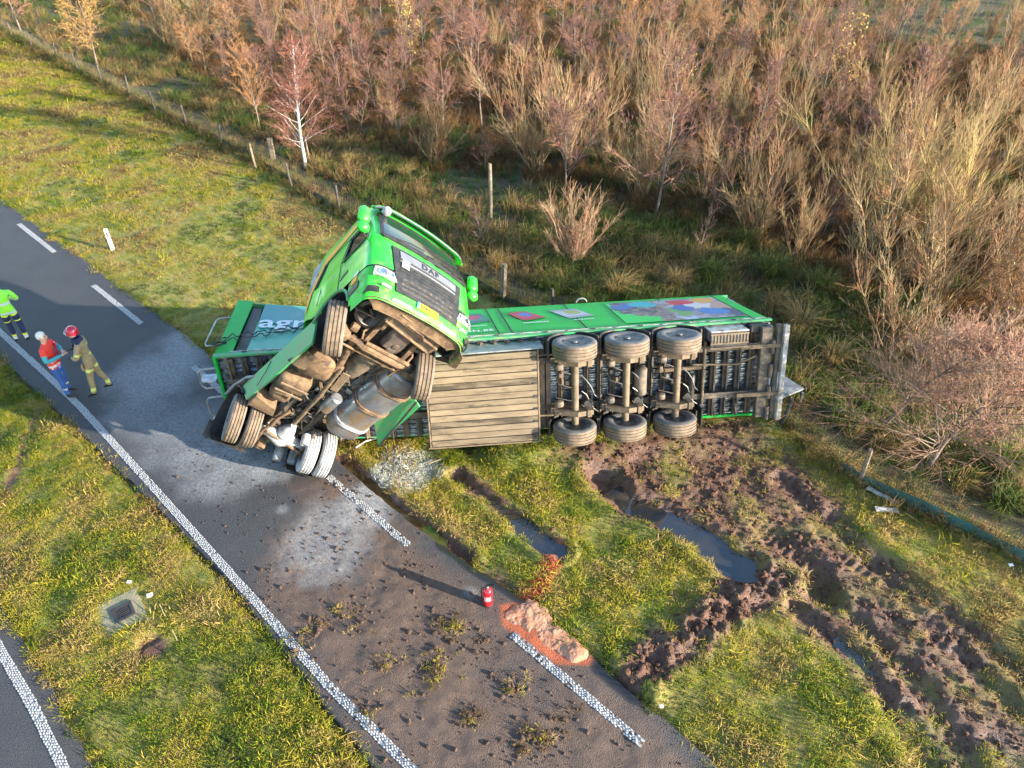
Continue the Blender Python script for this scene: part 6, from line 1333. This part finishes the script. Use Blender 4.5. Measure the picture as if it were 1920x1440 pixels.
def hand(J, E, side, wrist, d, up):
    d = np.asarray(d, float); d /= np.linalg.norm(d); up = np.asarray(up, float); lat = np.cross(d, up); lat /= np.linalg.norm(lat); w = np.asarray(wrist, float); pn = 'palm_' + side
    J[pn] = (tuple(w + d * .055), (.030, .020)); E.append(('wrist_' + side, pn)); dn = -np.cross(lat, d)
    for k, (o_, l_) in enumerate(((-.027, .062), (-.009, .072), (.009, .068), (.027, .052))):
        a = w + d * .09 + lat * o_; b = a + d * l_ * .5 + up * .006; c = b + d * l_ * .42 - up * .022
        for q, p_, r_ in ((0, a, .0105), (1, b, .0095), (2, c, .0085)): J['f%d%d_%s' % (k, q, side)] = (tuple(p_), r_)
        E += [(pn, 'f%d0_%s' % (k, side)), ('f%d0_%s' % (k, side), 'f%d1_%s' % (k, side)), ('f%d1_%s' % (k, side), 'f%d2_%s' % (k, side))]
    a = w + d * .045 - lat * .038; b = a + d * .035 - lat * .02; J['th0_' + side] = (tuple(a), .012); J['th1_' + side] = (tuple(b), .010); E += [(pn, 'th0_' + side), ('th0_' + side, 'th1_' + side)]
def person(base, facing, sc, el, wr, feet, paint, mats, label, extras, bulk=1.0, leanf=.0, nod=.0):
    root = empty('person', base); root.rotation_euler = (0, 0, facing - math.pi / 2); root.scale = (sc,) * 3; tag(root, label, 'person')
    L = leanf; b = bulk
    J = {'pelvis': ((0, 0, .93), (.17 * b, .125 * b)), 'waist': ((0, L * .2, 1.08), (.165 * b, .12 * b)), 'chest': ((0, L * .6, 1.30), (.19 * b, .13 * b)), 'upper': ((0, L * .8, 1.43), (.15 * b, .105 * b)), 'neck': ((0, L, 1.51), .058), 'jaw': ((0, L + .03 + nod * .4, 1.585), (.068, .075)), 'head': ((0, L + .02 + nod * .6, 1.68), (.082, .10)), 'crown': ((0, L + .005 + nod, 1.765), (.06, .075))}
    E = [('pelvis', 'waist'), ('waist', 'chest'), ('chest', 'upper'), ('upper', 'neck'), ('neck', 'jaw'), ('jaw', 'head'), ('head', 'crown')]
    for s_, sg in (('l', -1), ('r', 1)):
        i = 0 if sg < 0 else 1; sh = np.array([sg * .195 * b, L * .8, 1.42]); J['sh_' + s_] = (tuple(sh), .075 * b); J['elbow_' + s_] = (tuple(el[i]), .055 * b); J['wrist_' + s_] = (tuple(wr[i]), .038)
        mid = (sh + np.array(el[i])) / 2; J['arm_' + s_] = (tuple(mid), .066 * b); fm = (np.array(el[i]) + np.array(wr[i])) / 2; J['fore_' + s_] = (tuple(fm), .05 * b)
        E += [('upper', 'sh_' + s_), ('sh_' + s_, 'arm_' + s_), ('arm_' + s_, 'elbow_' + s_), ('elbow_' + s_, 'fore_' + s_), ('fore_' + s_, 'wrist_' + s_)]
        d = np.array(wr[i]) - np.array(el[i]); hand(J, E, s_, wr[i], d, np.array([0, 0, 1.0]) if abs(d[2]) < .9 * np.linalg.norm(d) else np.array([0, 1.0, 0]))
        fx_, fy_ = feet[i]; J['hip_' + s_] = ((sg * .105, 0, .86), .105 * b); J['knee_' + s_] = ((sg * .11 + (fx_ - sg * .11) * .5, fy_ * .45 + .03, .49), .068 * b); J['calf_' + s_] = ((fx_, fy_ * .8, .28), .062 * b); J['ankle_' + s_] = ((fx_, fy_, .09), .05 * b); J['heel_' + s_] = ((fx_, fy_ - .05, .045), .042); J['toe_' + s_] = ((fx_ + sg * .03, fy_ + .17, .04), (.046, .036))
        E += [('pelvis', 'hip_' + s_), ('hip_' + s_, 'knee_' + s_), ('knee_' + s_, 'calf_' + s_), ('calf_' + s_, 'ankle_' + s_), ('ankle_' + s_, 'toe_' + s_), ('ankle_' + s_, 'heel_' + s_)]
    me = body_mesh('body', J, E, b)
    for m_ in mats: me.materials.append(m_)
    names = list(J); NP = np.array([J[n][0] for n in names]); segs = [(NP[names.index(a)], NP[names.index(c)], a, c) for a, c in E]
    C = np.array([p.center[:] for p in me.polygons]); best = np.full(len(C), 1e9); who = np.zeros(len(C), int); tpar = np.zeros(len(C))
    for k, (a, c, _, _) in enumerate(segs):
        ab = c - a; t_ = np.clip(((C - a) @ ab) / (ab @ ab), 0, 1); d = np.linalg.norm(C - a - t_[:, None] * ab, axis=1); u_ = d < best; best[u_] = d[u_]; who[u_] = k; tpar[u_] = t_[u_]
    mi = [paint(segs[w][2], segs[w][3], tpar[i], C[i]) for i, w in enumerate(who)]; me.polygons.foreach_set('material_index', mi); me.update()
    link('body', me, root)
    hp = np.array(J['head'][0]); fy = hp[1] + .095
    mb = MB(); mb.prism([(-.014, fy - .01, hp[2] - .05), (.014, fy - .01, hp[2] - .05), (.0, fy - .006, hp[2] + .02)], (0, .028, -.006)); mb.build('nose', M_SKIN, root)
    for sx in (-1, 1):
        mb = MB(); mb.lathe((sx * .032, fy - .012, hp[2] + .005), (0, 1, 0), [(0, .012), (.008, .010), (.012, .002)], 8); mb.build('eye', M_BOOT, root)
        mb = MB(); mb.lathe((sx * .082, hp[1], hp[2] - .01), (sx, 0, 0), [(0, .025), (.012, .03), (.018, .01)], 8); mb.build('ear', M_SKIN, root)
    mb = MB(); mb.box((0, fy - .012, hp[2] - .085), (.045, .014, .008)); mb.build('mouth', mat('lips', (.4, .16, .13), rough=.6), root)
    extras(root, J); return root
LEG = ('hip_', 'knee_', 'calf_', 'ankle_'); 
def is_hand(a, c): return a.startswith(('palm', 'f', 'th')) and not a.startswith('fore') or c.startswith('palm')
def gbase(px, py): p = S(px, py); return (float(p[0]), float(p[1]), 0.012)
# man in red vest
def paint_red(a, c, t_, C):
    if is_hand(a, c) or a in ('neck', 'jaw', 'head') : return 0
    if c.startswith(('toe', 'heel')) or a.startswith('ankle'): return 4
    if a.startswith(('sh_', 'arm', 'elbow', 'fore')) or c.startswith('sh_'): return 2 if a.startswith(('arm', 'elbow', 'fore')) else 1
    if a.startswith(('hip', 'knee', 'calf')): return 5 if .24 < C[2] < .29 else 3
    return 5 if (.88 < C[2] < .95 or 1.02 < C[2] < 1.09) else (1 if C[2] > .82 else 3)
def ex_red(root, J):
    h = np.array(J['head'][0]); mb = MB(); mb.lathe(h + np.array([0, -.02, -.01]), (0, -.15, 1), [(-.03, .092), (.03, .098), (.07, .088), (.10, .06), (.115, .01)], 16); mb.build('hair', M_HAIR, root, None, 60)
    mb = MB(); mb.tube([(-.10, .16, 1.44), (-.04, .17, 1.2), (.03, .16, .98)], .02, 5); mb.build('orange_edge', M_HELM, root)
person(gbase(130, 740), rad(5), 1.02, ((-.33, .06, 1.16), (.33, .06, 1.16)), ((-.06, .27, 1.22), (.07, .29, 1.18)), ((-.12, -.03), (.12, .06)), paint_red, [M_SKIN, M_REDV, M_TURQ, M_BLUEC, M_BOOT, M_REFL], 'white-haired person in a red vest with white bands, arms folded', ex_red, .98, .0)
# fire fighter
def paint_fire(a, c, t_, C):
    if is_hand(a, c): return 2
    if a in ('jaw', 'head', 'neck'): return 0 if a != 'neck' else 3
    if c.startswith(('toe', 'heel')): return 2
    if a.startswith('ankle'): return 2
    if a.startswith('calf') or (a.startswith('knee') and C[2] < .34): return 4 if (.17 < C[2] < .25) else 1
    if a.startswith(('fore', 'elbow')): return 4 if .35 < t_ < .65 else 1
    if a.startswith('arm'): return 4 if .2 < t_ < .5 else 1
    if .70 < C[2] < .76: return 4
    if 1.10 < C[2] < 1.15: return 4
    if C[2] > 1.46: return 3
    return 1
def ex_fire(root, J):
    h = np.array(J['head'][0]); mb = MB(); mb.lathe(h + np.array([0, -.015, .02]), (0, -.12, 1), [(-.05, .125), (-.04, .135), (-.02, .128), (.04, .125), (.09, .10), (.125, .06), (.135, .01)], 20); hm = mb.build('helmet', M_HELM, root, None, 60)
    mb = MB(); mb.prism([(-.09, h[1] + .09, h[2] + .0), (.09, h[1] + .09, h[2] + .0), (.07, h[1] + .125, h[2] + .045), (-.07, h[1] + .125, h[2] + .045)], (0, .012, .004)); mb.build('visor', M_REFL, hm)
    mb = MB(); mb.lathe((0, J['neck'][0][1] - .01, 1.46), (0, .1, 1), [(0, .115), (.05, .105), (.09, .095), (.09, .07), (.03, .08)], 14); mb.build('collar', M_NAVY, root, None, 60)
    mb = MB(); mb.box((.10, .22, 1.25), (.06, .04, .12), bev=.012); mb.tube([(.10, .22, 1.3), (.11, .21, 1.42)], .008, 4); mb.build('radio', M_BOOT, root)
    mb = MB(); mb.box((-.11, .14, .82), (.12, .05, .16), bev=.015); mb.build('pocket', M_KHAKI, root)
    mb = MB(); mb.lathe((.275, J['sh_r'][0][1], 1.38), (1, 0, .2), [(0, .035), (.006, .033), (.008, .005)], 10); mb.build('shoulder_badge', M_REDV, root)
person(gbase(194, 735), rad(196), 1.05, ((-.30, .12, 1.16), (.30, .04, 1.13)), ((-.12, .26, 1.10), (.13, .24, 1.20)), ((-.12, .14), (.13, -.16)), paint_fire, [M_SKIN, M_KHAKI, M_BOOT, M_NAVY, M_LIME], 'firefighter in tan suit with red helmet facing the person in the red vest', ex_fire, 1.04, .05, .04)
# person in hi-vis green
def paint_hv(a, c, t_, C):
    if is_hand(a, c) or a in ('neck', 'jaw', 'head'): return 0
    if c.startswith(('toe', 'heel')): return 2
    if a.startswith(('calf', 'ankle')): return 4 if .12 < C[2] < .2 else (5 if C[2] < .26 else 3)
    if a.startswith(('knee', 'hip')) and C[2] < .80: return 5 if .62 < C[2] < .65 else 3
    if a.startswith(('fore', 'elbow')): return 4 if t_ > .4 else 5
    if .86 < C[2] < .91 or 1.13 < C[2] < 1.17: return 4
    if C[2] < .84: return 5
    return 1
def ex_hv(root, J):
    h = np.array(J['head'][0]); mb = MB(); mb.lathe(h + np.array([0, -.02, -.01]), (0, -.15, 1), [(-.03, .092), (.03, .098), (.07, .088), (.10, .06), (.115, .01)], 16); mb.build('hair', M_BOOT, root, None, 60)
person(gbase(43, 640), rad(120), 1.04, ((-.31, .05, 1.16), (.31, .05, 1.16)), ((-.08, .26, 1.20), (.08, .26, 1.16)), ((-.11, .02), (.13, -.05)), paint_hv, [M_SKIN, M_HIVIS, M_BOOT, M_NAVY, M_REFL, M_HYEL], 'person in a fluorescent green jacket and navy trousers at the left edge', ex_hv, 1.04)

# ================================================================== SMALL THINGS
# fire extinguisher
p = S(915, 1133); ext = empty('fire_extinguisher', (p[0], p[1], .035)); tag(ext, 'red fire extinguisher standing on the muddy asphalt', 'extinguisher')
M_ERED = mat('extinguisher_red', (0.62, 0.008, 0.02), rough=0.25, coat=.5)
mb = MB(); mb.lathe((0, 0, 0), (0, 0, 1), [(0, .080), (.01, .088), (.34, .088), (.38, .08), (.41, .055), (.425, .03), (.44, .03)], 24); mb.build('body', M_ERED, ext, None, 40)
mb = MB(); mb.lathe((0, 0, .0), (0, 0, 1), [(-.03, .084), (.012, .09), (.02, .089)], 24); mb.build('base_ring', M_BLACK, ext)
mb = MB(); mb.lathe((0, 0, .44), (0, 0, 1), [(0, .028), (.04, .028), (.05, .02)], 12); mb.build('valve', M_ALU, ext, None, 40)
mb = MB(); mb.beam((-.03, 0, .49), (.11, 0, .50), .03, .012); mb.beam((-.03, 0, .505), (.12, 0, .545), .03, .012); mb.build('handle', M_BLACK, ext)
mb = MB(); mb.tube([(-.03, 0, .46), (-.10, .01, .44), (-.115, .01, .3), (-.1, .01, .12)], .011, 6); mb.build('hose', M_BLACK, ext, None, 60)
mb = MB(); mb.lathe((.0, -.03, .46), (0, -1, 0), [(0, .018), (.012, .018), (.013, .004)], 10); mb.build('gauge', M_ALU, ext)
mb = MB(); G = np.array([[(.0895 * math.cos(rad(a_)), .0895 * math.sin(rad(a_)), z_) for a_ in range(-130, -49, 10)] for z_ in (.16, .28)]); mb.slab(G, (0, -.001, 0)); mb.build('label_plate', mat('label_red', (.7, .12, .12), (.8, .7, .6), 30, rough=.5), ext)
# absorbent granules
M_GRAN = mat('absorbent_granules', (0.40, 0.205, 0.125), (0.33, 0.16, 0.092), 3, rough=0.95, col3=(.42, .15, .07), scale3=2.2, lo3=.54, hi3=.68, bump=0.5, bscale=60)
def heap(name, blobs, label, m_=None, zb=.012):
    cx, cy = np.mean([b[0] for b in blobs]), np.mean([b[1] for b in blobs]); n = 150; R_ = 1.15; xs = np.linspace(-R_, R_, n); X, Y = np.meshgrid(xs + cx, xs + cy); Z = np.zeros_like(X) - .03
    for (bx, by, r_, h_) in blobs:
        q = np.hypot(X - bx, Y - by) / r_ + (fbm(X, Y, 5.0, 4, 401) - .5) * .9; Z = np.maximum(Z, -.03 + (h_ + .03) * np.clip(1 - q * q, 0, 1) ** .55)
    Z = Z + (Z > 0) * (.05 * (fbm(X, Y, 4.2, 3, 407) - .5) + .028 * (fbm(X, Y, 11, 3, 403) - .5) + .014 * (fbm(X, Y, 34, 2, 405) - .5)); keep = Z > -.028
    ix = np.arange(n * n).reshape(n, n); F = np.stack([ix[:-1, :-1], ix[:-1, 1:], ix[1:, 1:], ix[1:, :-1]], -1).reshape(-1, 4); F = F[keep.ravel()[F].any(1)]
    V = np.stack([X - cx, Y - cy, Z], -1).reshape(-1, 3); o = link(name, np_mesh(name, V, F, m_ or M_GRAN, smooth=True)); o.location = (cx, cy, zb); tag(o, label, 'granules'); return o
def bl(px, py, r_, h_): q = S(px, py); return (q[0], q[1], r_, h_)
heap('absorbent_granules', [bl(972, 1155, .24, .02), bl(988, 1152, .26, .024), bl(1000, 1162, .28, .028), bl(1008, 1176, .26, .026), bl(1020, 1188, .24, .024), bl(1036, 1195, .24, .022), bl(1052, 1203, .22, .022), bl(1068, 1215, .23, .03), bl(1078, 1223, .20, .05)], 'heap of pale orange absorbent granules on the road edge')
heap('absorbent_granules', [bl(1036, 1046, .12, .01), bl(1032, 1056, .09, .01)], 'small patch of orange granules at the end of the narrow puddle', None, gz(*S(1035, 1050)[:2]) + .05)
# marker post
p = S(212, 468); mp = empty('marker_post', (p[0], p[1], gz(p[0], p[1]))); mp.rotation_euler = (0, 0, rad(20)); tag(mp, 'white plastic roadside marker post with red reflector on the verge', 'marker post')
M_WPL = mat('white_plastic', (0.78, 0.78, 0.76), (0.66, 0.66, 0.62), 6, rough=0.5)
mb = MB(); mb.prism([(-.055, -.03, -.05), (.055, -.03, -.05), (.05, .04, -.05), (-.05, .04, -.05)], (0, 0, .74)); mb.build('post_body', M_WPL, mp)
mb = MB(); mb.prism([(-.055, -.031, .69), (.055, -.031, .69), (.05, .041, .69), (-.05, .041, .69)], (0, .02, .05)); mb.build('post_cap', M_WPL, mp)
mb = MB(); mb.box((0, -.033, .56), (.05, .012, .16), bev=.004); mb.build('red_reflector', mat('red_reflector', (.55, .05, .03), rough=.3), mp)
mb = MB(); mb.box((.056, 0, .64), (.012, .05, .06)); mb.build('side_reflector', M_TURQ, mp)
# storm drain: four mitred concrete slabs round an iron grating
q0 = S(232, 1149); dr = empty('storm_drain', (q0[0], q0[1], .02)); dr.rotation_euler = (0, 0, rad(38)); tag(dr, 'iron storm drain in mossy concrete slabs on the grass strip', 'drain')
M_CONC = mat('mossy_concrete', (0.25, 0.215, 0.13), (0.18, 0.165, 0.09), 5, rough=0.9, col3=(0.10, 0.11, 0.05), scale3=3, lo3=.52, hi3=.7, bump=.3, bscale=40); M_IRON = mat('cast_iron', (0.035, 0.035, 0.04), (0.06, 0.05, 0.045), 9, rough=0.6, metal=.4)
a, b = .17, .42
for k in range(4):
    c_, s_ = math.cos(k * math.pi / 2), math.sin(k * math.pi / 2)
    def rt(x, y, z): return (x * c_ - y * s_, x * s_ + y * c_, z)
    e = [1.0, .72, 1.0, .8][k]
    mb = MB(); mb.prism([rt(-a + .004, -a, -.06), rt(a - .004, -a, -.06), rt(b * .86, -b * e, -.07), rt(b * .1, -b * e * 1.06, -.075), rt(-b * .86, -b * e, -.07)], (0, 0, .055)); mb.build('slab', M_CONC, dr)
mb = MB()
for k in range(4):
    c_, s_ = math.cos(k * math.pi / 2), math.sin(k * math.pi / 2); mb.beam(rt(-a, -a + .025, 0) if False else (-a * c_ - (-a + .025) * s_, -a * s_ + (-a + .025) * c_, 0), ((a - .05) * c_ - (-a + .025) * s_, (a - .05) * s_ + (-a + .025) * c_, 0), .05, .04)
mb.build('grate_frame', M_IRON, dr)
for k in range(6): mb = MB(); mb.beam((-.12, -.1 + .04 * k, .0), (.12, -.1 + .04 * k, .0), .017, .03); mb.build('grate_bar', M_IRON, dr)
mb = MB(); mb.box((0, 0, -.07), (.26, .26, .02)); mb.build('drain_shaft', M_BLACK, dr)
# debris
def debris(name, px, py, size, rz, m_, label, cat, tiltx=.06, n=1):
    q = S(px, py); mb = MB(); rr = random.Random(px); L_, w_, h_ = size; P = []
    k = 7
    for i in range(k): P.append((-L_ / 2 + L_ * i / (k - 1), w_ / 2 * (1 + rr.uniform(-.35, .2)), 0))
    for i in range(k): P.append((L_ / 2 - L_ * i / (k - 1), -w_ / 2 * (1 + rr.uniform(-.35, .2)), 0))
    mb.prism(P, (0, 0, h_)); mb.box((0, w_ * .1, h_), (L_ * .8, w_ * .12, h_ * .8)); o = mb.build(name, m_); o.location = (q[0], q[1], gz(q[0], q[1]) + .05); o.rotation_euler = (tiltx, .05, rad(rz)); tag(o, label, cat); return o
debris('broken_strip', 1653, 930, (.62, .10, .03), -42, M_WHITE, 'broken white strip lying slantwise by the green fence strip', 'debris')
debris('broken_strip', 1662, 957, (.46, .11, .03), -4, M_WHITE, 'broken white panel lying level below the slanted strip', 'debris')
debris('wooden_block', 772, 815, (.26, .16, .10), -4, M_BROWN, 'brown wooden block beside the pallet box', 'block', 0)
debris('plastic_scrap', 282, 1118, (.10, .07, .015), 30, M_WPL, 'small white plastic scrap right of the storm drain', 'litter')
debris('plastic_scrap', 244, 1094, (.08, .05, .012), 10, M_WPL, 'tiny white scrap above the storm drain', 'litter')
debris('plastic_scrap', 1895, 1060, (.08, .06, .015), 10, M_WPL, 'tiny white scrap at the right edge', 'litter')
debris('plastic_scrap', 1240, 1325, (.06, .05, .012), 10, M_WPL, 'tiny white scrap in the lower right grass', 'litter')
def stick(px, py, pts, r_, m_, label, name='broken_strip'):
    q = S(px, py); mb = MB(); mb.tube(pts, r_, 6); o = mb.build(name, m_, None, None, 50); o.location = (q[0], q[1], gz(q[0], q[1]) + .03); tag(o, label, 'debris')
stick(668, 845, [(0, 0, .02), (.18, .16, .06), (.42, .28, .05)], .018, M_WHITE, 'pale curved strip lying by the silver rear tyre')
stick(690, 815, [(-.25, -.05, .15), (.0, .02, .12), (.2, .03, .08)], .02, M_BOARD, 'splintered tan strip behind the silver rear tyre')
stick(815, 868, [(-.12, -.07, .05), (.14, .07, .05)], .014, M_BOARD, 'short pale stick in the powdered grass')
for (px, py, dx, dy) in ((300, 1135, .2, -.25), (325, 1185, .16, -.2)): stick(px, py, [(0, 0, .04), (dx, dy, .05)], .007, mat('dry_straw', (.45, .36, .18), rough=.8), 'dry stalk right of the storm drain' if px < 310 else 'dry stalk lower right of the storm drain', 'dry_stalk')
# ---- clods of earth and torn turf
def clod(seed, m_):
    rng = np.random.default_rng(seed); bm = bmesh.new(); bmesh.ops.create_icosphere(bm, subdivisions=2, radius=1.0)
    for v in bm.verts:
        n_ = rng.normal() * .10; p = np.array(v.co); k = 1 + .5 * (float(fbm(np.array([p[0] * 1.4 + seed]), np.array([p[1] * 1.4 + p[2]]), 1, 3, seed)[0]) - .5) + n_; v.co = v.co * k; v.co.z *= .62
    me = bpy.data.meshes.new('clod'); bm.to_mesh(me); bm.free(); me.materials.append(m_); return bpy.data.objects.new('clod', me)
M_CLOD = rnd_mat('mud_clod', (.09, .042, .024), (.15, .078, .046), .9, 6, (.05, .025, .015)); M_CLODR = rnd_mat('road_mud_clod', (.07, .042, .029), (.12, .075, .052), .9, 6, (.045, .028, .02))
CL = [clod(i, M_CLOD if i < 4 else M_CLODR) for i in range(8)]
rng = np.random.default_rng(91)
x, y = field(60000, -3, 11.5, 4, 13.2, 92); k = frustum_ok(x, y); x, y = x[k], y[k]; m, _, _ = masks(x, y); dm = seg_dist(x, y, MOUND); dr_ = sdf(x, y, ROAD_POLY); wat = np.minimum(np.minimum(seg_dist(x, y, RUT1), seg_dist(x, y, RUT2)), seg_dist(x, y, RUT3))
pr_ = m * .30 + .30 * sstep(.8, .1, dm) * m; k = (rng.random(len(x)) < pr_) & (dr_ > -.02) & (wat > .26); x, y = x[k], y[k]; s1 = np.minimum(np.exp(rng.normal(size=len(x)) * .7) * .0135 * (1 + .2 * sstep(.5, .1, seg_dist(x, y, MOUND))), .06)
A1 = (np.stack([x, y, terrain(x, y) + s1 * .2], -1), s1, rng.integers(0, 4, len(x)))
x, y = field(26000, -8.5, 4, 3.8, 13, 94); k = frustum_ok(x, y) & (sdf(x, y, ROAD_POLY) < -.08); x, y = x[k], y[k]; mu, fo, we, sn = road_masks(x, y)
cl_ = sstep(.42, .62, fbm(x, y, 1.1, 4, 95)); near = sstep(3.2, .4, np.hypot(x - S(520, 880)[0], y - S(520, 880)[1])); k = rng.random(len(x)) < (mu * (.06 + .55 * cl_) + near * .16) * (1 - we) * (1 - sn); x, y = x[k], y[k]; s2 = np.minimum(np.exp(rng.normal(size=len(x)) * .7) * .0085, .045)
A2 = (np.stack([x, y, np.full(len(x), .012)], -1), s2, rng.integers(4, 8, len(x)))
x3, y3 = [], []
for (px, py) in ((590, 1180), (680, 1185), (820, 1160), (815, 1250), (830, 1270), (720, 1240), (850, 1180), (790, 1300), (990, 1385), (1030, 1380), (1065, 1340), (640, 1150), (880, 1350), (820, 1230), (960, 1290), (700, 1340), (560, 1215), (900, 1210)):
    q = S(px, py); n_ = int(rng.integers(10, 26)); x3 += list(q[0] + rng.normal(size=n_) * .13); y3 += list(q[1] + rng.normal(size=n_) * .13)
s3 = np.minimum(np.exp(rng.normal(size=len(x3)) * .5) * .022, .055); A3 = (np.stack([x3, y3, np.full(len(x3), .015)], -1), s3, rng.integers(4, 8, len(x3)))
AA = [np.concatenate(a_) for a_ in zip(A1, A2, A3)]
scatter('earth_clods', AA[0], AA[1], AA[2], CL, 'brown clods of earth strewn over the mud and road', 'earth', .5, 15)
k = rng.random(len(x3)) < .5; tx, ty = np.array(x3)[k], np.array(y3)[k]
x, y = field(9000, -1, 11, 4, 13, 97); kk = frustum_ok(x, y); x, y = x[kk], y[kk]; m, _, _ = masks(x, y); kk = (m > .4) & (rng.random(len(x)) < .22 * sstep(.4, .6, fbm(x, y, 1.4, 3, 98))) & (sdf(x, y, ROAD_POLY) > 0); x, y = x[kk], y[kk]
TG = [blade_tuft('tt', 16, .03, .08, .008, .07, 1.3, m_, 60 + i) for i, m_ in enumerate((G_BROWN, G_STRAW, G_BROWN, G_YEL))]
X_ = np.r_[tx, x]; Y_ = np.r_[ty, y]; Z_ = np.r_[np.full(len(tx), .04), terrain(x, y)]
scatter('torn_turf', np.stack([X_, Y_, Z_], -1), rng.uniform(.6, 1.3, len(X_)), rng.integers(0, 4, len(X_)), TG, 'torn tufts of turf lying on the mud', 'turf', .5, 16)
